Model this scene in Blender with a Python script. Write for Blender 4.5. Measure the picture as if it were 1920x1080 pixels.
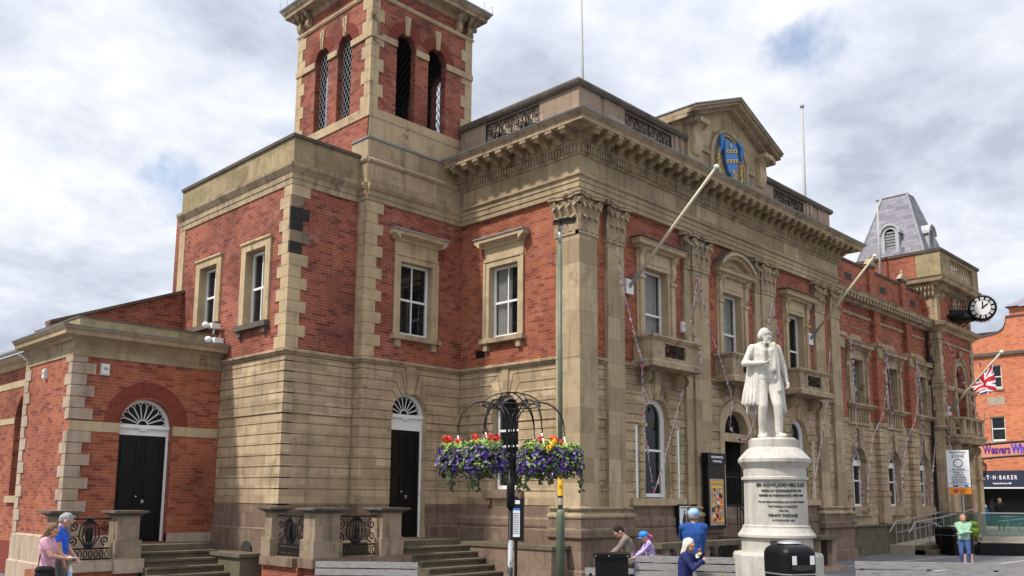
import bpy, bmesh, math, random
import numpy as np
from mathutils import Vector, Matrix, noise as mnoise
random.seed(7)
PI = math.pi
R = math.radians
for o in list(bpy.data.objects):
    bpy.data.objects.remove(o)
sc = bpy.context.scene
COL = sc.collection

# ------------------------------------------------------------------ camera
YAW, PITCH, ROLL = 0.79535798, 0.14707336, 0.00796389
CAM = Vector((-16.869, -14.161, 2.1))
FPX, CX, CY = 1664.6583, 960.0, 686.332
fwd = Vector((math.sin(YAW)*math.cos(PITCH), math.cos(YAW)*math.cos(PITCH), math.sin(PITCH)))
rt = Vector((math.cos(YAW), -math.sin(YAW), 0))
up = rt.cross(fwd)
c_, s_ = math.cos(ROLL), math.sin(ROLL)
r2 = rt*c_ + up*s_
u2 = up*c_ - rt*s_
cam = bpy.data.cameras.new("camera")
camo = bpy.data.objects.new("camera", cam)
COL.objects.link(camo)
camo.matrix_world = Matrix(((r2.x, u2.x, -fwd.x, CAM.x), (r2.y, u2.y, -fwd.y, CAM.y), (r2.z, u2.z, -fwd.z, CAM.z), (0, 0, 0, 1)))
cam.sensor_fit = 'HORIZONTAL'
cam.sensor_width = 36.0
cam.lens = FPX/1920*36.0
cam.shift_y = (CY-540.0)/1920.0
cam.clip_start = 0.1
cam.clip_end = 3000
sc.camera = camo

# ------------------------------------------------------------------ light
SUN_EL, SUN_DIR = R(52), Vector((-1.0, 0.30, 0)).normalized()
SUN_STR, SKY_STR, EXPO = 2.8, 0.10, 0.72
world = bpy.data.worlds.new("World")
sc.world = world
world.use_nodes = True
wt = world.node_tree
wt.nodes.clear()
def wn(t, **k):
    n = wt.nodes.new(t)
    for a, b in k.items():
        setattr(n, a, b)
    return n
wo = wn('ShaderNodeOutputWorld'); wb = wn('ShaderNodeBackground')
sky = wn('ShaderNodeTexSky'); sky.sky_type = 'NISHITA'; sky.sun_disc = False
sky.sun_elevation = SUN_EL
sky.sun_rotation = math.atan2(SUN_DIR.x, SUN_DIR.y)
tc = wn('ShaderNodeTexCoord'); sep = wn('ShaderNodeSeparateXYZ')
wt.links.new(tc.outputs['Generated'], sep.inputs[0])
ad = wn('ShaderNodeMath', operation='ADD'); ad.inputs[1].default_value = 0.22
mx0 = wn('ShaderNodeMath', operation='MAXIMUM'); mx0.inputs[1].default_value = 0.0
wt.links.new(sep.outputs[2], mx0.inputs[0]); wt.links.new(mx0.outputs[0], ad.inputs[0])
dv = []
for i in range(2):
    d = wn('ShaderNodeMath', operation='DIVIDE')
    wt.links.new(sep.outputs[i], d.inputs[0]); wt.links.new(ad.outputs[0], d.inputs[1]); dv.append(d)
cmb = wn('ShaderNodeCombineXYZ')
wt.links.new(dv[0].outputs[0], cmb.inputs[0]); wt.links.new(dv[1].outputs[0], cmb.inputs[1])
cmb.inputs[2].default_value = 3.7
n1 = wn('ShaderNodeTexNoise'); n1.inputs['Scale'].default_value = 2.1; n1.inputs['Detail'].default_value = 9; n1.inputs['Roughness'].default_value = .6; n1.inputs['Distortion'].default_value = .12
n2 = wn('ShaderNodeTexNoise'); n2.inputs['Scale'].default_value = 0.9; n2.inputs['Detail'].default_value = 5; n2.inputs['Roughness'].default_value = .55
wt.links.new(cmb.outputs[0], n1.inputs['Vector'])
mp = wn('ShaderNodeMapping'); mp.inputs['Location'].default_value = (4.1, -2.3, 1.7)
wt.links.new(cmb.outputs[0], mp.inputs[0]); wt.links.new(mp.outputs[0], n2.inputs['Vector'])
r1 = wn('ShaderNodeValToRGB')
e = r1.color_ramp.elements
e[0].position = .36; e[0].color = (3.3, 3.6, 4.3, 1)
e[1].position = .60; e[1].color = (6.1, 6.2, 6.4, 1)
m1 = r1.color_ramp.elements.new(.5); m1.color = (4.8, 5.1, 5.75, 1)
wt.links.new(n1.outputs['Fac'], r1.inputs[0])
r2n = wn('ShaderNodeValToRGB')
e = r2n.color_ramp.elements
e[0].position = .34; e[0].color = (0, 0, 0, 1)
e[1].position = .40; e[1].color = (1, 1, 1, 1)
wt.links.new(n2.outputs['Fac'], r2n.inputs[0])
mixc = wn('ShaderNodeMix', data_type='RGBA')
cover = r2n.outputs[0]
for d0, ra in (((.8018, .3829, .4589), .018), ((.3834, .8685, .3142), .012)):
    ds = wn('ShaderNodeVectorMath', operation='DISTANCE'); wt.links.new(tc.outputs['Generated'], ds.inputs[0]); ds.inputs[1].default_value = d0
    nz = wn('ShaderNodeTexNoise'); nz.inputs['Scale'].default_value = 22; nz.inputs['Detail'].default_value = 6; wt.links.new(tc.outputs['Generated'], nz.inputs['Vector'])
    mm = wn('ShaderNodeMath', operation='MULTIPLY_ADD'); wt.links.new(nz.outputs['Fac'], mm.inputs[0]); mm.inputs[1].default_value = .09; wt.links.new(ds.outputs['Value'], mm.inputs[2])
    mr_ = wn('ShaderNodeMapRange'); mr_.interpolation_type = 'SMOOTHSTEP'; mr_.inputs[1].default_value = ra+.035; mr_.inputs[2].default_value = ra+.07; mr_.inputs[3].default_value = .25; wt.links.new(mm.outputs[0], mr_.inputs[0])
    mu = wn('ShaderNodeMath', operation='MULTIPLY'); wt.links.new(cover, mu.inputs[0]); wt.links.new(mr_.outputs[0], mu.inputs[1]); cover = mu.outputs[0]
wt.links.new(cover, mixc.inputs[0])
skb = wn('ShaderNodeMix', data_type='RGBA', blend_type='MULTIPLY'); skb.inputs[0].default_value = 1
wt.links.new(sky.outputs[0], skb.inputs[6]); skb.inputs[7].default_value = (1.2, 1.2, 1.2, 1)
wt.links.new(skb.outputs[2], mixc.inputs[6]); wt.links.new(r1.outputs[0], mixc.inputs[7])
# an overcast sky is brighter overhead than near the horizon
zr = wn('ShaderNodeMapRange'); zr.interpolation_type = 'SMOOTHSTEP'
zr.inputs[1].default_value = .42; zr.inputs[2].default_value = .95; zr.inputs[3].default_value = 1.0; zr.inputs[4].default_value = 2.3
wt.links.new(sep.outputs[2], zr.inputs[0])
zm = wn('ShaderNodeVectorMath', operation='SCALE'); wt.links.new(mixc.outputs[2], zm.inputs[0]); wt.links.new(zr.outputs[0], zm.inputs[3])
wt.links.new(zm.outputs[0], wb.inputs[0]); wb.inputs[1].default_value = SKY_STR
wt.links.new(wb.outputs[0], wo.inputs[0])
sun = bpy.data.lights.new("sun", 'SUN'); sun.energy = SUN_STR; sun.angle = R(3.0); sun.color = (1, .95, .87)
suno = bpy.data.objects.new("sun", sun); COL.objects.link(suno)
sd = Vector((SUN_DIR.x*math.cos(SUN_EL), SUN_DIR.y*math.cos(SUN_EL), math.sin(SUN_EL)))
suno.rotation_euler = sd.to_track_quat('Z', 'Y').to_euler()
suno.location = (-20, 5, 40)
sc.view_settings.view_transform = 'Standard'
sc.view_settings.look = 'None'
sc.view_settings.exposure = EXPO
sc.view_settings.gamma = 1
sc.view_settings.use_curve_mapping = False
sc.cycles.max_bounces = 6
sc.cycles.transparent_max_bounces = 12

# ------------------------------------------------------------------ materials
def newmat(name):
    m = bpy.data.materials.new(name); m.use_nodes = True
    nt = m.node_tree
    b = nt.nodes['Principled BSDF']
    return m, nt, b
def N(nt, t, **k):
    n = nt.nodes.new(t)
    for a, b in k.items():
        if a in n.inputs.keys() if hasattr(n, 'inputs') else False:
            n.inputs[a].default_value = b
        else:
            setattr(n, a, b)
    return n
def mixn(nt, fac, a, b, mode='MIX'):
    m = nt.nodes.new('ShaderNodeMix'); m.data_type = 'RGBA'; m.blend_type = mode
    for s, v in ((0, fac), (6, a), (7, b)):
        if hasattr(v, 'is_linked') or hasattr(v, 'links'):
            nt.links.new(v, m.inputs[s])
        else:
            m.inputs[s].default_value = v if s == 0 else (*v, 1) if len(v) == 3 else v
    return m.outputs[2]
def noise_fac(nt, scale, lo, hi, detail=5, vec=None, rough=.6, stretch=None):
    t = nt.nodes.new('ShaderNodeTexNoise'); t.inputs['Scale'].default_value = scale
    t.inputs['Detail'].default_value = detail; t.inputs['Roughness'].default_value = rough
    g = nt.nodes.new('ShaderNodeNewGeometry')
    src = g.outputs['Position'] if vec is None else vec
    if stretch:
        mpn = nt.nodes.new('ShaderNodeMapping'); mpn.inputs['Scale'].default_value = stretch
        nt.links.new(src, mpn.inputs[0]); src = mpn.outputs[0]
    nt.links.new(src, t.inputs['Vector'])
    r = nt.nodes.new('ShaderNodeMapRange')
    r.inputs[1].default_value = lo; r.inputs[2].default_value = hi
    nt.links.new(t.outputs['Fac'], r.inputs[0])
    return r.outputs[0]
def bump(nt, b, h, strength, dist=.01):
    bp = nt.nodes.new('ShaderNodeBump'); bp.inputs['Strength'].default_value = strength; bp.inputs['Distance'].default_value = dist
    nt.links.new(h, bp.inputs['Height']); nt.links.new(bp.outputs[0], b.inputs['Normal'])
def plain(name, col, rough=.6, var=.0, metal=0, vs=8, spec=.5, bmp=0, dark=None):
    m, nt, b = newmat(name)
    b.inputs['Roughness'].default_value = rough; b.inputs['Metallic'].default_value = metal
    b.inputs['Specular IOR Level'].default_value = spec
    if var:
        f = noise_fac(nt, vs, .3, .7)
        c2 = dark or tuple(c*(1-var) for c in col)
        nt.links.new(mixn(nt, f, c2, col), b.inputs['Base Color'])
        if bmp:
            bump(nt, b, noise_fac(nt, vs*6, .2, .8), bmp)
    else:
        b.inputs['Base Color'].default_value = (*col, 1)
    return m
def brickmat(name, c1, c2, mortar, dark, w=.235, h=.078, grime=.5, pale=.35):
    m, nt, b = newmat(name)
    uv = nt.nodes.new('ShaderNodeUVMap')
    bt = nt.nodes.new('ShaderNodeTexBrick')
    nt.links.new(uv.outputs[0], bt.inputs['Vector'])
    bt.inputs['Scale'].default_value = 1; bt.inputs['Brick Width'].default_value = w; bt.inputs['Row Height'].default_value = h
    bt.inputs['Mortar Size'].default_value = .0075; bt.inputs['Mortar Smooth'].default_value = .2; bt.inputs['Bias'].default_value = -.15
    bt.inputs['Color1'].default_value = (*c1, 1); bt.inputs['Color2'].default_value = (*c2, 1); bt.inputs['Mortar'].default_value = (*mortar, 1)
    # single burnt bricks, by cell
    b2 = nt.nodes.new('ShaderNodeTexBrick'); nt.links.new(uv.outputs[0], b2.inputs['Vector'])
    b2.inputs['Scale'].default_value = 1; b2.inputs['Brick Width'].default_value = w; b2.inputs['Row Height'].default_value = h
    b2.inputs['Mortar Size'].default_value = 0; b2.inputs['Color1'].default_value = (0, 0, 0, 1); b2.inputs['Color2'].default_value = (1, 1, 1, 1)
    b2.offset = .5
    th = nt.nodes.new('ShaderNodeMapRange'); th.inputs[1].default_value = .66; th.inputs[2].default_value = 1.0
    nt.links.new(b2.outputs['Color'], th.inputs[0])
    big = noise_fac(nt, .55, .42, .68, detail=6)
    fine = noise_fac(nt, 5, .35, .75, detail=6)
    ml = nt.nodes.new('ShaderNodeMath'); ml.operation = 'MULTIPLY'
    nt.links.new(th.outputs[0], ml.inputs[0]); ml.inputs[1].default_value = .6
    c = mixn(nt, ml.outputs[0], bt.outputs['Color'], dark)
    mb_ = nt.nodes.new('ShaderNodeMath'); mb_.operation = 'MULTIPLY'; nt.links.new(big, mb_.inputs[0]); mb_.inputs[1].default_value = grime
    c = mixn(nt, mb_.outputs[0], c, tuple(x*.62 for x in dark))
    og = noise_fac(nt, .8, .5, .7, detail=7, rough=.65)
    om_ = nt.nodes.new('ShaderNodeMath'); om_.operation = 'MULTIPLY'; nt.links.new(og, om_.inputs[0]); om_.inputs[1].default_value = .3
    c = mixn(nt, om_.outputs[0], c, tuple(min(1, x*q) for x, q in zip(c1, (1.2, 1.55, 1.5))))
    pl = noise_fac(nt, 1.7, .55, .78, detail=8, rough=.7)
    mp_ = nt.nodes.new('ShaderNodeMath'); mp_.operation = 'MULTIPLY'; nt.links.new(pl, mp_.inputs[0]); mp_.inputs[1].default_value = pale
    c = mixn(nt, mp_.outputs[0], c, (.42, .27, .22))
    mf = nt.nodes.new('ShaderNodeMath'); mf.operation = 'MULTIPLY'; nt.links.new(fine, mf.inputs[0]); mf.inputs[1].default_value = .22
    c = mixn(nt, mf.outputs[0], c, tuple(x*.5 for x in dark))
    nt.links.new(c, b.inputs['Base Color'])
    b.inputs['Roughness'].default_value = .85; b.inputs['Specular IOR Level'].default_value = .2
    bump(nt, b, bt.outputs['Fac'], -.6, .008)
    return m
def stonemat(name, c1, c2, stain, joints=None, soot=.0, amount=.55, streak=.35, pinkmix=0, lichen=0):
    m, nt, b = newmat(name)
    f = noise_fac(nt, 1.3, .3, .7, detail=7, rough=.65)
    c = mixn(nt, f, c1, c2)
    if joints:
        uv = nt.nodes.new('ShaderNodeUVMap')
        bt = nt.nodes.new('ShaderNodeTexBrick'); nt.links.new(uv.outputs[0], bt.inputs['Vector'])
        bt.inputs['Scale'].default_value = 1; bt.inputs['Brick Width'].default_value = joints[0]; bt.inputs['Row Height'].default_value = joints[1]
        bt.inputs['Mortar Size'].default_value = .005; bt.inputs['Mortar Smooth'].default_value = .2
        bt.inputs['Color1'].default_value = (.0, .0, .0, 1); bt.inputs['Color2'].default_value = (1, 1, 1, 1); bt.inputs['Mortar'].default_value = (.5, .5, .5, 1)
        mr = nt.nodes.new('ShaderNodeMapRange'); mr.inputs[3].default_value = .0; mr.inputs[4].default_value = .95
        nt.links.new(bt.outputs['Color'], mr.inputs[0])
        c = mixn(nt, mr.outputs[0], c, tuple(x*.72 for x in c2))
        if pinkmix:
            pm = noise_fac(nt, .45, .5, .62, detail=2)
            pq = nt.nodes.new('ShaderNodeMath'); pq.operation = 'MULTIPLY'; nt.links.new(pm, pq.inputs[0]); pq.inputs[1].default_value = pinkmix
            c = mixn(nt, pq.outputs[0], c, (.36, .24, .19))
        jm = nt.nodes.new('ShaderNodeMath'); jm.operation = 'MULTIPLY'; nt.links.new(bt.outputs['Fac'], jm.inputs[0]); jm.inputs[1].default_value = .6
        c = mixn(nt, jm.outputs[0], c, tuple(x*.4 for x in c2))
        bump(nt, b, bt.outputs['Fac'], -.4, .006)
    st = noise_fac(nt, 2.2, .48, .74, detail=9, rough=.75)
    sm = nt.nodes.new('ShaderNodeMath'); sm.operation = 'MULTIPLY'; nt.links.new(st, sm.inputs[0]); sm.inputs[1].default_value = amount
    c = mixn(nt, sm.outputs[0], c, stain)
    if streak:
        sk = noise_fac(nt, 1.0, .50, .72, detail=8, stretch=(5, 5, .5), rough=.65)
        km = nt.nodes.new('ShaderNodeMath'); km.operation = 'MULTIPLY'; nt.links.new(sk, km.inputs[0]); km.inputs[1].default_value = streak
        c = mixn(nt, km.outputs[0], c, tuple(x*.6 for x in stain))
    if soot:
        so = noise_fac(nt, 1.1, .60, .70, detail=6, rough=.7, vec=None)
        om = nt.nodes.new('ShaderNodeMath'); om.operation = 'MULTIPLY'; nt.links.new(so, om.inputs[0]); om.inputs[1].default_value = soot
        c = mixn(nt, om.outputs[0], c, (.025, .022, .02))
    if lichen:
        li = noise_fac(nt, 3.1, .5, .66, detail=7, rough=.7)
        lm = nt.nodes.new('ShaderNodeMath'); lm.operation = 'MULTIPLY'; nt.links.new(li, lm.inputs[0]); lm.inputs[1].default_value = lichen
        c = mixn(nt, lm.outputs[0], c, (.13, .14, .06))
    nt.links.new(c, b.inputs['Base Color'])
    b.inputs['Roughness'].default_value = .9; b.inputs['Specular IOR Level'].default_value = .15
    if not joints:
        bump(nt, b, noise_fac(nt, 14, .2, .8, detail=6), .25, .01)
    return m
M = {}
M['brick'] = brickmat('red_brick', (.385, .110, .054), (.26, .066, .040), (.33, .19, .125), (.12, .032, .026))
M['brick_old'] = brickmat('weathered_red_brick', (.34, .088, .050), (.21, .050, .034), (.33, .21, .15), (.09, .028, .024), grime=.7, pale=.6)
M['brick_new'] = brickmat('orange_brick', (.62, .19, .085), (.50, .14, .065), (.50, .30, .2), (.33, .10, .06), grime=.15, pale=.3)
M['brick_arch'] = plain('arch_brick', (.22, .052, .035), .85, .35, vs=9, spec=.2, bmp=.3)
ST = (.50, .395, .25); ST2 = (.39, .295, .18); STN = (.13, .10, .065)
M['stone'] = stonemat('buff_sandstone', ST, ST2, STN, soot=.25, amount=.5)
M['ashlar'] = stonemat('buff_ashlar', ST, ST2, STN, joints=(1.1, .62), amount=.5, soot=.3, streak=.5)
M['rustic'] = stonemat('rusticated_sandstone', (.56, .435, .28), (.45, .335, .205), STN, joints=(.93, .262), amount=.6, soot=.5, streak=.5, pinkmix=.35)
M['plinth'] = stonemat('plinth_sandstone', (.24, .18, .125), (.23, .155, .115), (.055, .043, .032), joints=(.8, .42), amount=.7, soot=.3, streak=.6)
M['pink'] = stonemat('pink_sandstone', (.40, .30, .21), (.34, .245, .18), (.13, .10, .075), joints=(.9, .5), amount=.5, soot=.1)
M['mould'] = stonemat('moulded_sandstone', (.43, .33, .21), (.31, .235, .15), (.07, .055, .04), soot=.7, amount=.85, streak=.6)
M['quoin'] = stonemat('quoin_sandstone', (.50, .39, .23), (.40, .29, .18), (.12, .09, .06), soot=.8, amount=.5)
M['quoin_pink'] = stonemat('dressed_pinkish_stone', (.46, .365, .27), (.36, .27, .20), (.15, .115, .085), soot=.1, amount=.55, streak=.5)
M['pierstone'] = stonemat('porch_pier_stone', (.36, .26, .19), (.30, .23, .16), (.08, .06, .045), joints=(.9, .36), soot=.3, amount=.7, streak=.6, lichen=.3)
M['parapet'] = stonemat('parapet_sandstone', (.42, .33, .19), (.34, .26, .15), (.09, .08, .05), joints=(1.2, .5), soot=.4, amount=.6, lichen=.5)
M['coping'] = stonemat('dark_coping_stone', (.15, .12, .095), (.10, .085, .07), (.04, .035, .03), soot=.4, amount=.7)
M['lead'] = plain('lead_flashing', (.30, .31, .32), .5, .35, vs=3, spec=.4)
M['iron'] = plain('black_iron', (.008, .008, .009), .5, 0, spec=.25)
M['blackpaint'] = plain('black_gloss_paint', (.006, .0055, .006), .35, .3, vs=3, spec=.22)
M['white'] = plain('white_paint', (.78, .78, .76), .45, .12, vs=5)
M['interior'] = plain('dark_interior', (.03, .028, .026), .9)
M['curtain'] = plain('pale_curtain', (.80, .78, .70), .9, .2, vs=6)
M['steps'] = stonemat('worn_steps', (.15, .125, .085), (.11, .09, .06), (.05, .042, .03), soot=.4, amount=.7)
M['slate'] = brickmat('roof_slate', (.27, .25, .28), (.20, .19, .22), (.10, .095, .11), (.15, .14, .17), w=.32, h=.2, grime=.2, pale=0.3)
M['roofing'] = plain('flat_roof_felt', (.12, .12, .12), .9, .3)
M['marble'] = stonemat('white_marble', (.62, .59, .52), (.54, .505, .43), (.20, .18, .15), amount=.5, streak=.45, soot=0)
M['pedestal'] = stonemat('pale_pedestal_stone', (.52, .49, .43), (.44, .41, .355), (.19, .17, .145), amount=.45, streak=.5)
M['letter'] = plain('dark_lettering', (.04, .038, .036), .7)
M['silver'] = plain('galvanised_steel', (.42, .43, .43), .4, .2, metal=.7)
M['green'] = plain('sage_green_paint', (.125, .15, .09), .5, .35, vs=2.5, dark=(.07, .095, .065))
m, nt, b = newmat('peeling_pole_paint'); nt.links.new(mixn(nt, noise_fac(nt, 7, .5, .56, detail=6, stretch=(1, 1, .6)), (.34, .34, .37), (.015, .015, .016)), b.inputs['Base Color'])
M['worn'] = m
M['timber'] = None
m, nt, b = newmat('weathered_timber')
f = noise_fac(nt, 3, .3, .75, detail=8, stretch=(2.2, 2.2, 30))
nt.links.new(mixn(nt, f, (.16, .15, .145), (.38, .365, .355)), b.inputs['Base Color']); b.inputs['Roughness'].default_value = .8
bump(nt, b, noise_fac(nt, 9, .2, .8, stretch=(2, 2, 20)), .4)
M['timber'] = m
M['yellow'] = plain('yellow_sticker', (.85, .45, .02), .5)
M['paper'] = plain('white_paper', (.72, .73, .74), .6)
M['navy'] = plain('navy_sign', (.014, .02, .045), .5)
M['orange'] = plain('orange_sign', (.85, .25, .01), .5)
M['purple'] = plain('purple_letter', (.09, .02, .22), .5)
M['blue'] = plain('heraldic_blue', (.035, .20, .55), .5, .3, vs=10)
M['gold'] = plain('gilding', (.55, .38, .10), .45, .3, vs=10)
M['red'] = plain('flag_red', (.5, .01, .02), .7)
M['flagblue'] = plain('flag_blue', (.02, .02, .10), .7)
M['flagwhite'] = plain('flag_white', (.75, .72, .74), .7)
M['pinkflag'] = plain('faded_red_pennant', (.42, .06, .10), .8)
M['pinkwhite'] = plain('faded_pink_pennant', (.52, .36, .42), .8)
M['polegrey'] = plain('weathered_pole_paint', (.40, .39, .37), .6, .2)
M['poleivory'] = plain('cream_pole_paint', (.62, .55, .38), .5, .15)
M['polewhite'] = plain('off_white_pole_paint', (.70, .69, .65), .5, .1)
m, nt, b = newmat('window_glass')
b.inputs['Base Color'].default_value = (.015, .018, .022, 1); b.inputs['Roughness'].default_value = .03
b.inputs['Alpha'].default_value = .28; b.inputs['Specular IOR Level'].default_value = .9
M['glass'] = m
m, nt, b = newmat('green_tinted_glass')
b.inputs['Base Color'].default_value = (.05, .16, .13, 1); b.inputs['Roughness'].default_value = .04
b.inputs['Alpha'].default_value = .45; b.inputs['Specular IOR Level'].default_value = .8
M['bglass'] = m
# paving
m, nt, b = newmat('grey_paving')
g = nt.nodes.new('ShaderNodeNewGeometry')
bt = nt.nodes.new('ShaderNodeTexBrick'); nt.links.new(g.outputs['Position'], bt.inputs['Vector'])
bt.inputs['Scale'].default_value = 1; bt.inputs['Brick Width'].default_value = .6; bt.inputs['Row Height'].default_value = .4
bt.inputs['Mortar Size'].default_value = .006
bt.inputs['Color1'].default_value = (.10, .10, .112, 1); bt.inputs['Color2'].default_value = (.135, .132, .14, 1); bt.inputs['Mortar'].default_value = (.05, .05, .052, 1)
c = mixn(nt, noise_fac(nt, .8, .4, .75, detail=8), bt.outputs['Color'], (.16, .15, .145))
nt.links.new(c, b.inputs['Base Color']); b.inputs['Roughness'].default_value = .7
M['paving'] = m
M['pavingpale'] = plain('pale_paving_strip', (.42, .41, .40), .8, .2, vs=4)
M['ramp'] = plain('buff_paving', (.40, .33, .25), .85, .25, vs=3)

# ------------------------------------------------------------------ frames and builder
class Fr:
    def __init__(s, ox, oy, ux, uy, nx, ny):
        s.o = (ox, oy); s.u = (ux, uy); s.n = (nx, ny)
    def __call__(s, u, n, z):
        return Vector((s.o[0]+u*s.u[0]+n*s.n[0], s.o[1]+u*s.u[1]+n*s.n[1], z))
def front(y): return Fr(0, y, 1, 0, 0, -1)
def left(x): return Fr(x, 0, 0, 1, -1, 0)
def offset_poly(P, d):
    n = len(P); A = sum(P[i][0]*P[(i+1) % n][1]-P[(i+1) % n][0]*P[i][1] for i in range(n))
    s = 1 if A > 0 else -1; out = []
    for i in range(n):
        a, b, c = P[i-1], P[i], P[(i+1) % n]
        e1 = (b[0]-a[0], b[1]-a[1]); e2 = (c[0]-b[0], c[1]-b[1])
        l1 = math.hypot(*e1) or 1e-9; l2 = math.hypot(*e2) or 1e-9
        n1 = (-e1[1]/l1*s, e1[0]/l1*s); n2 = (-e2[1]/l2*s, e2[0]/l2*s)
        bx, by = n1[0]+n2[0], n1[1]+n2[1]; bl = bx*bx+by*by
        k = 2*d/bl if bl > .3 else d
        out.append((b[0]+bx*k, b[1]+by*k))
    return out
class MB:
    def __init__(s): s.bm = bmesh.new()
    def face(s, pts):
        try: return s.bm.faces.new([s.bm.verts.new(p) for p in pts])
        except Exception: return None
    def prism(s, F, P, n0, n1):
        a = [s.bm.verts.new(F(u, n0, z)) for u, z in P]; b = [s.bm.verts.new(F(u, n1, z)) for u, z in P]
        k = len(P)
        for q in (a, b):
            try: s.bm.faces.new(q)
            except Exception: pass
        for i in range(k):
            try: s.bm.faces.new((a[i], a[(i+1) % k], b[(i+1) % k], b[i]))
            except Exception: pass
    def rect(s, F, u0, u1, z0, z1, n0, n1): s.prism(F, [(u0, z0), (u1, z0), (u1, z1), (u0, z1)], n0, n1)
    def box(s, x0, x1, y0, y1, z0, z1):
        s.prism(Fr(0, 0, 1, 0, 0, 1), [(x0, z0), (x1, z0), (x1, z1), (x0, z1)], y0, y1)
    def plan(s, P, z0, z1):       # polygon in plan, extruded upward
        a = [s.bm.verts.new((x, y, z0)) for x, y in P]; b = [s.bm.verts.new((x, y, z1)) for x, y in P]
        s.bm.faces.new(a); s.bm.faces.new(b); k = len(P)
        for i in range(k): s.bm.faces.new((a[i], a[(i+1) % k], b[(i+1) % k], b[i]))
    def tube(s, pts, r, seg=6, closed=False, caps=True):
        pts = [Vector(p) for p in pts]; n = len(pts); rings = []
        rs = r if isinstance(r, (list, tuple)) else [r]*n
        prev = None
        for i, p in enumerate(pts):
            if closed: t = pts[(i+1) % n]-pts[i-1]
            else: t = pts[min(i+1, n-1)]-pts[max(i-1, 0)]
            if t.length < 1e-9: t = Vector((0, 0, 1))
            t.normalize()
            if prev is None:
                a = Vector((0, 0, 1)) if abs(t.z) < .9 else Vector((1, 0, 0))
                x = t.cross(a).normalized()
            else:
                x = (prev-t*prev.dot(t))
                x = x.normalized() if x.length > 1e-6 else t.orthogonal().normalized()
            prev = x; y = t.cross(x)
            rings.append([s.bm.verts.new(p+(x*math.cos(2*PI*k/seg)+y*math.sin(2*PI*k/seg))*rs[i]) for k in range(seg)])
        m = n if closed else n-1
        for i in range(m):
            A, B = rings[i], rings[(i+1) % n]
            for k in range(seg): s.bm.faces.new((A[k], A[(k+1) % seg], B[(k+1) % seg], B[k]))
        if caps and not closed:
            s.bm.faces.new(rings[0]); s.bm.faces.new(rings[-1])
    def lathe(s, prof, c, seg=24, a0=0, square=False):
        cx, cy, cz = c; rings = []
        for r, z in prof:
            ring = []
            for k in range(seg):
                a = a0+2*PI*k/seg
                ring.append(s.bm.verts.new((cx+r*math.cos(a), cy+r*math.sin(a), cz+z)))
            rings.append(ring)
        for i in range(len(rings)-1):
            for k in range(seg): s.bm.faces.new((rings[i][k], rings[i][(k+1) % seg], rings[i+1][(k+1) % seg], rings[i+1][k]))
        s.bm.faces.new(rings[0]); s.bm.faces.new(rings[-1])
    def sweep(s, path, prof, closed=False):
        """profile [(out, z)] swept along a plan polyline; out is to the right-hand side of travel"""
        n = len(path); rings = []
        for i in range(n):
            def dirv(a, b):
                v = Vector((b[0]-a[0], b[1]-a[1])); return v.normalized()
            if closed: d1 = dirv(path[i-1], path[i]); d2 = dirv(path[i], path[(i+1) % n])
            else:
                d1 = dirv(path[i-1], path[i]) if i > 0 else dirv(path[0], path[1])
                d2 = dirv(path[i], path[i+1]) if i < n-1 else d1
            n1 = Vector((d1.y, -d1.x)); n2 = Vector((d2.y, -d2.x)); bi = n1+n2; k = 2/bi.length_squared
            rings.append([s.bm.verts.new((path[i][0]+bi.x*k*o, path[i][1]+bi.y*k*o, z)) for o, z in prof])
        m = n if closed else n-1; q = len(prof)
        for i in range(m):
            A, B = rings[i], rings[(i+1) % n]
            for k in range(q): s.bm.faces.new((A[k], A[(k+1) % q], B[(k+1) % q], B[k]))
        if not closed:
            s.bm.faces.new(rings[0]); s.bm.faces.new(rings[-1])
    def ellipsoid(s, c, r, seg=12, rings=8, rot=None):
        g = bmesh.ops.create_uvsphere(s.bm, u_segments=seg, v_segments=rings, radius=1)
        Mx = Matrix.Diagonal((*r, 1))
        if rot is not None: Mx = rot.to_4x4() @ Mx
        Mx = Matrix.Translation(c) @ Mx
        bmesh.ops.transform(s.bm, matrix=Mx, verts=g['verts'])
    def build(s, name, mat, parent=None, smooth=False, local=False, recalc=True):
        bm = s.bm
        if recalc: bmesh.ops.recalc_face_normals(bm, faces=bm.faces)
        uv = bm.loops.layers.uv.new('UVMap')
        for f in bm.faces:
            n = f.normal; f.smooth = smooth
            for l in f.loops:
                p = l.vert.co
                if abs(n.z) > .75: l[uv].uv = (p.x, p.y)
                elif abs(n.x) > abs(n.y): l[uv].uv = (p.y, p.z)
                else: l[uv].uv = (p.x, p.z)
        me = bpy.data.meshes.new(name)
        if parent is not None and not local:
            L = world_loc(parent)
            bmesh.ops.translate(bm, verts=bm.verts, vec=-L)
        bm.to_mesh(me); bm.free()
        for mm in (mat if isinstance(mat, (list, tuple)) else [mat]): me.materials.append(mm)
        o = bpy.data.objects.new(name, me); COL.objects.link(o)
        if parent is not None: o.parent = parent
        return o
WL = {}
def world_loc(o):
    L = Vector((0, 0, 0))
    while o is not None:
        L += Vector(o.location); o = o.parent
    return L
def tag(o, label, cat, group=None):
    o['label'] = label; o['category'] = cat
    if group: o['group'] = group
    return o
def thing(name, label, cat, loc=(0, 0, 0), group=None, rz=0):
    o = bpy.data.objects.new(name, None); COL.objects.link(o); o.location = loc; o.rotation_euler.z = rz
    o.empty_display_size = .3
    return tag(o, label, cat, group)
def struct(o): o['kind'] = 'structure'; return o
def copy_tree(o, parent=None):
    c = o.copy(); COL.objects.link(c); c.parent = parent
    for ch in o.children: copy_tree(ch, c)
    return c
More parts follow.
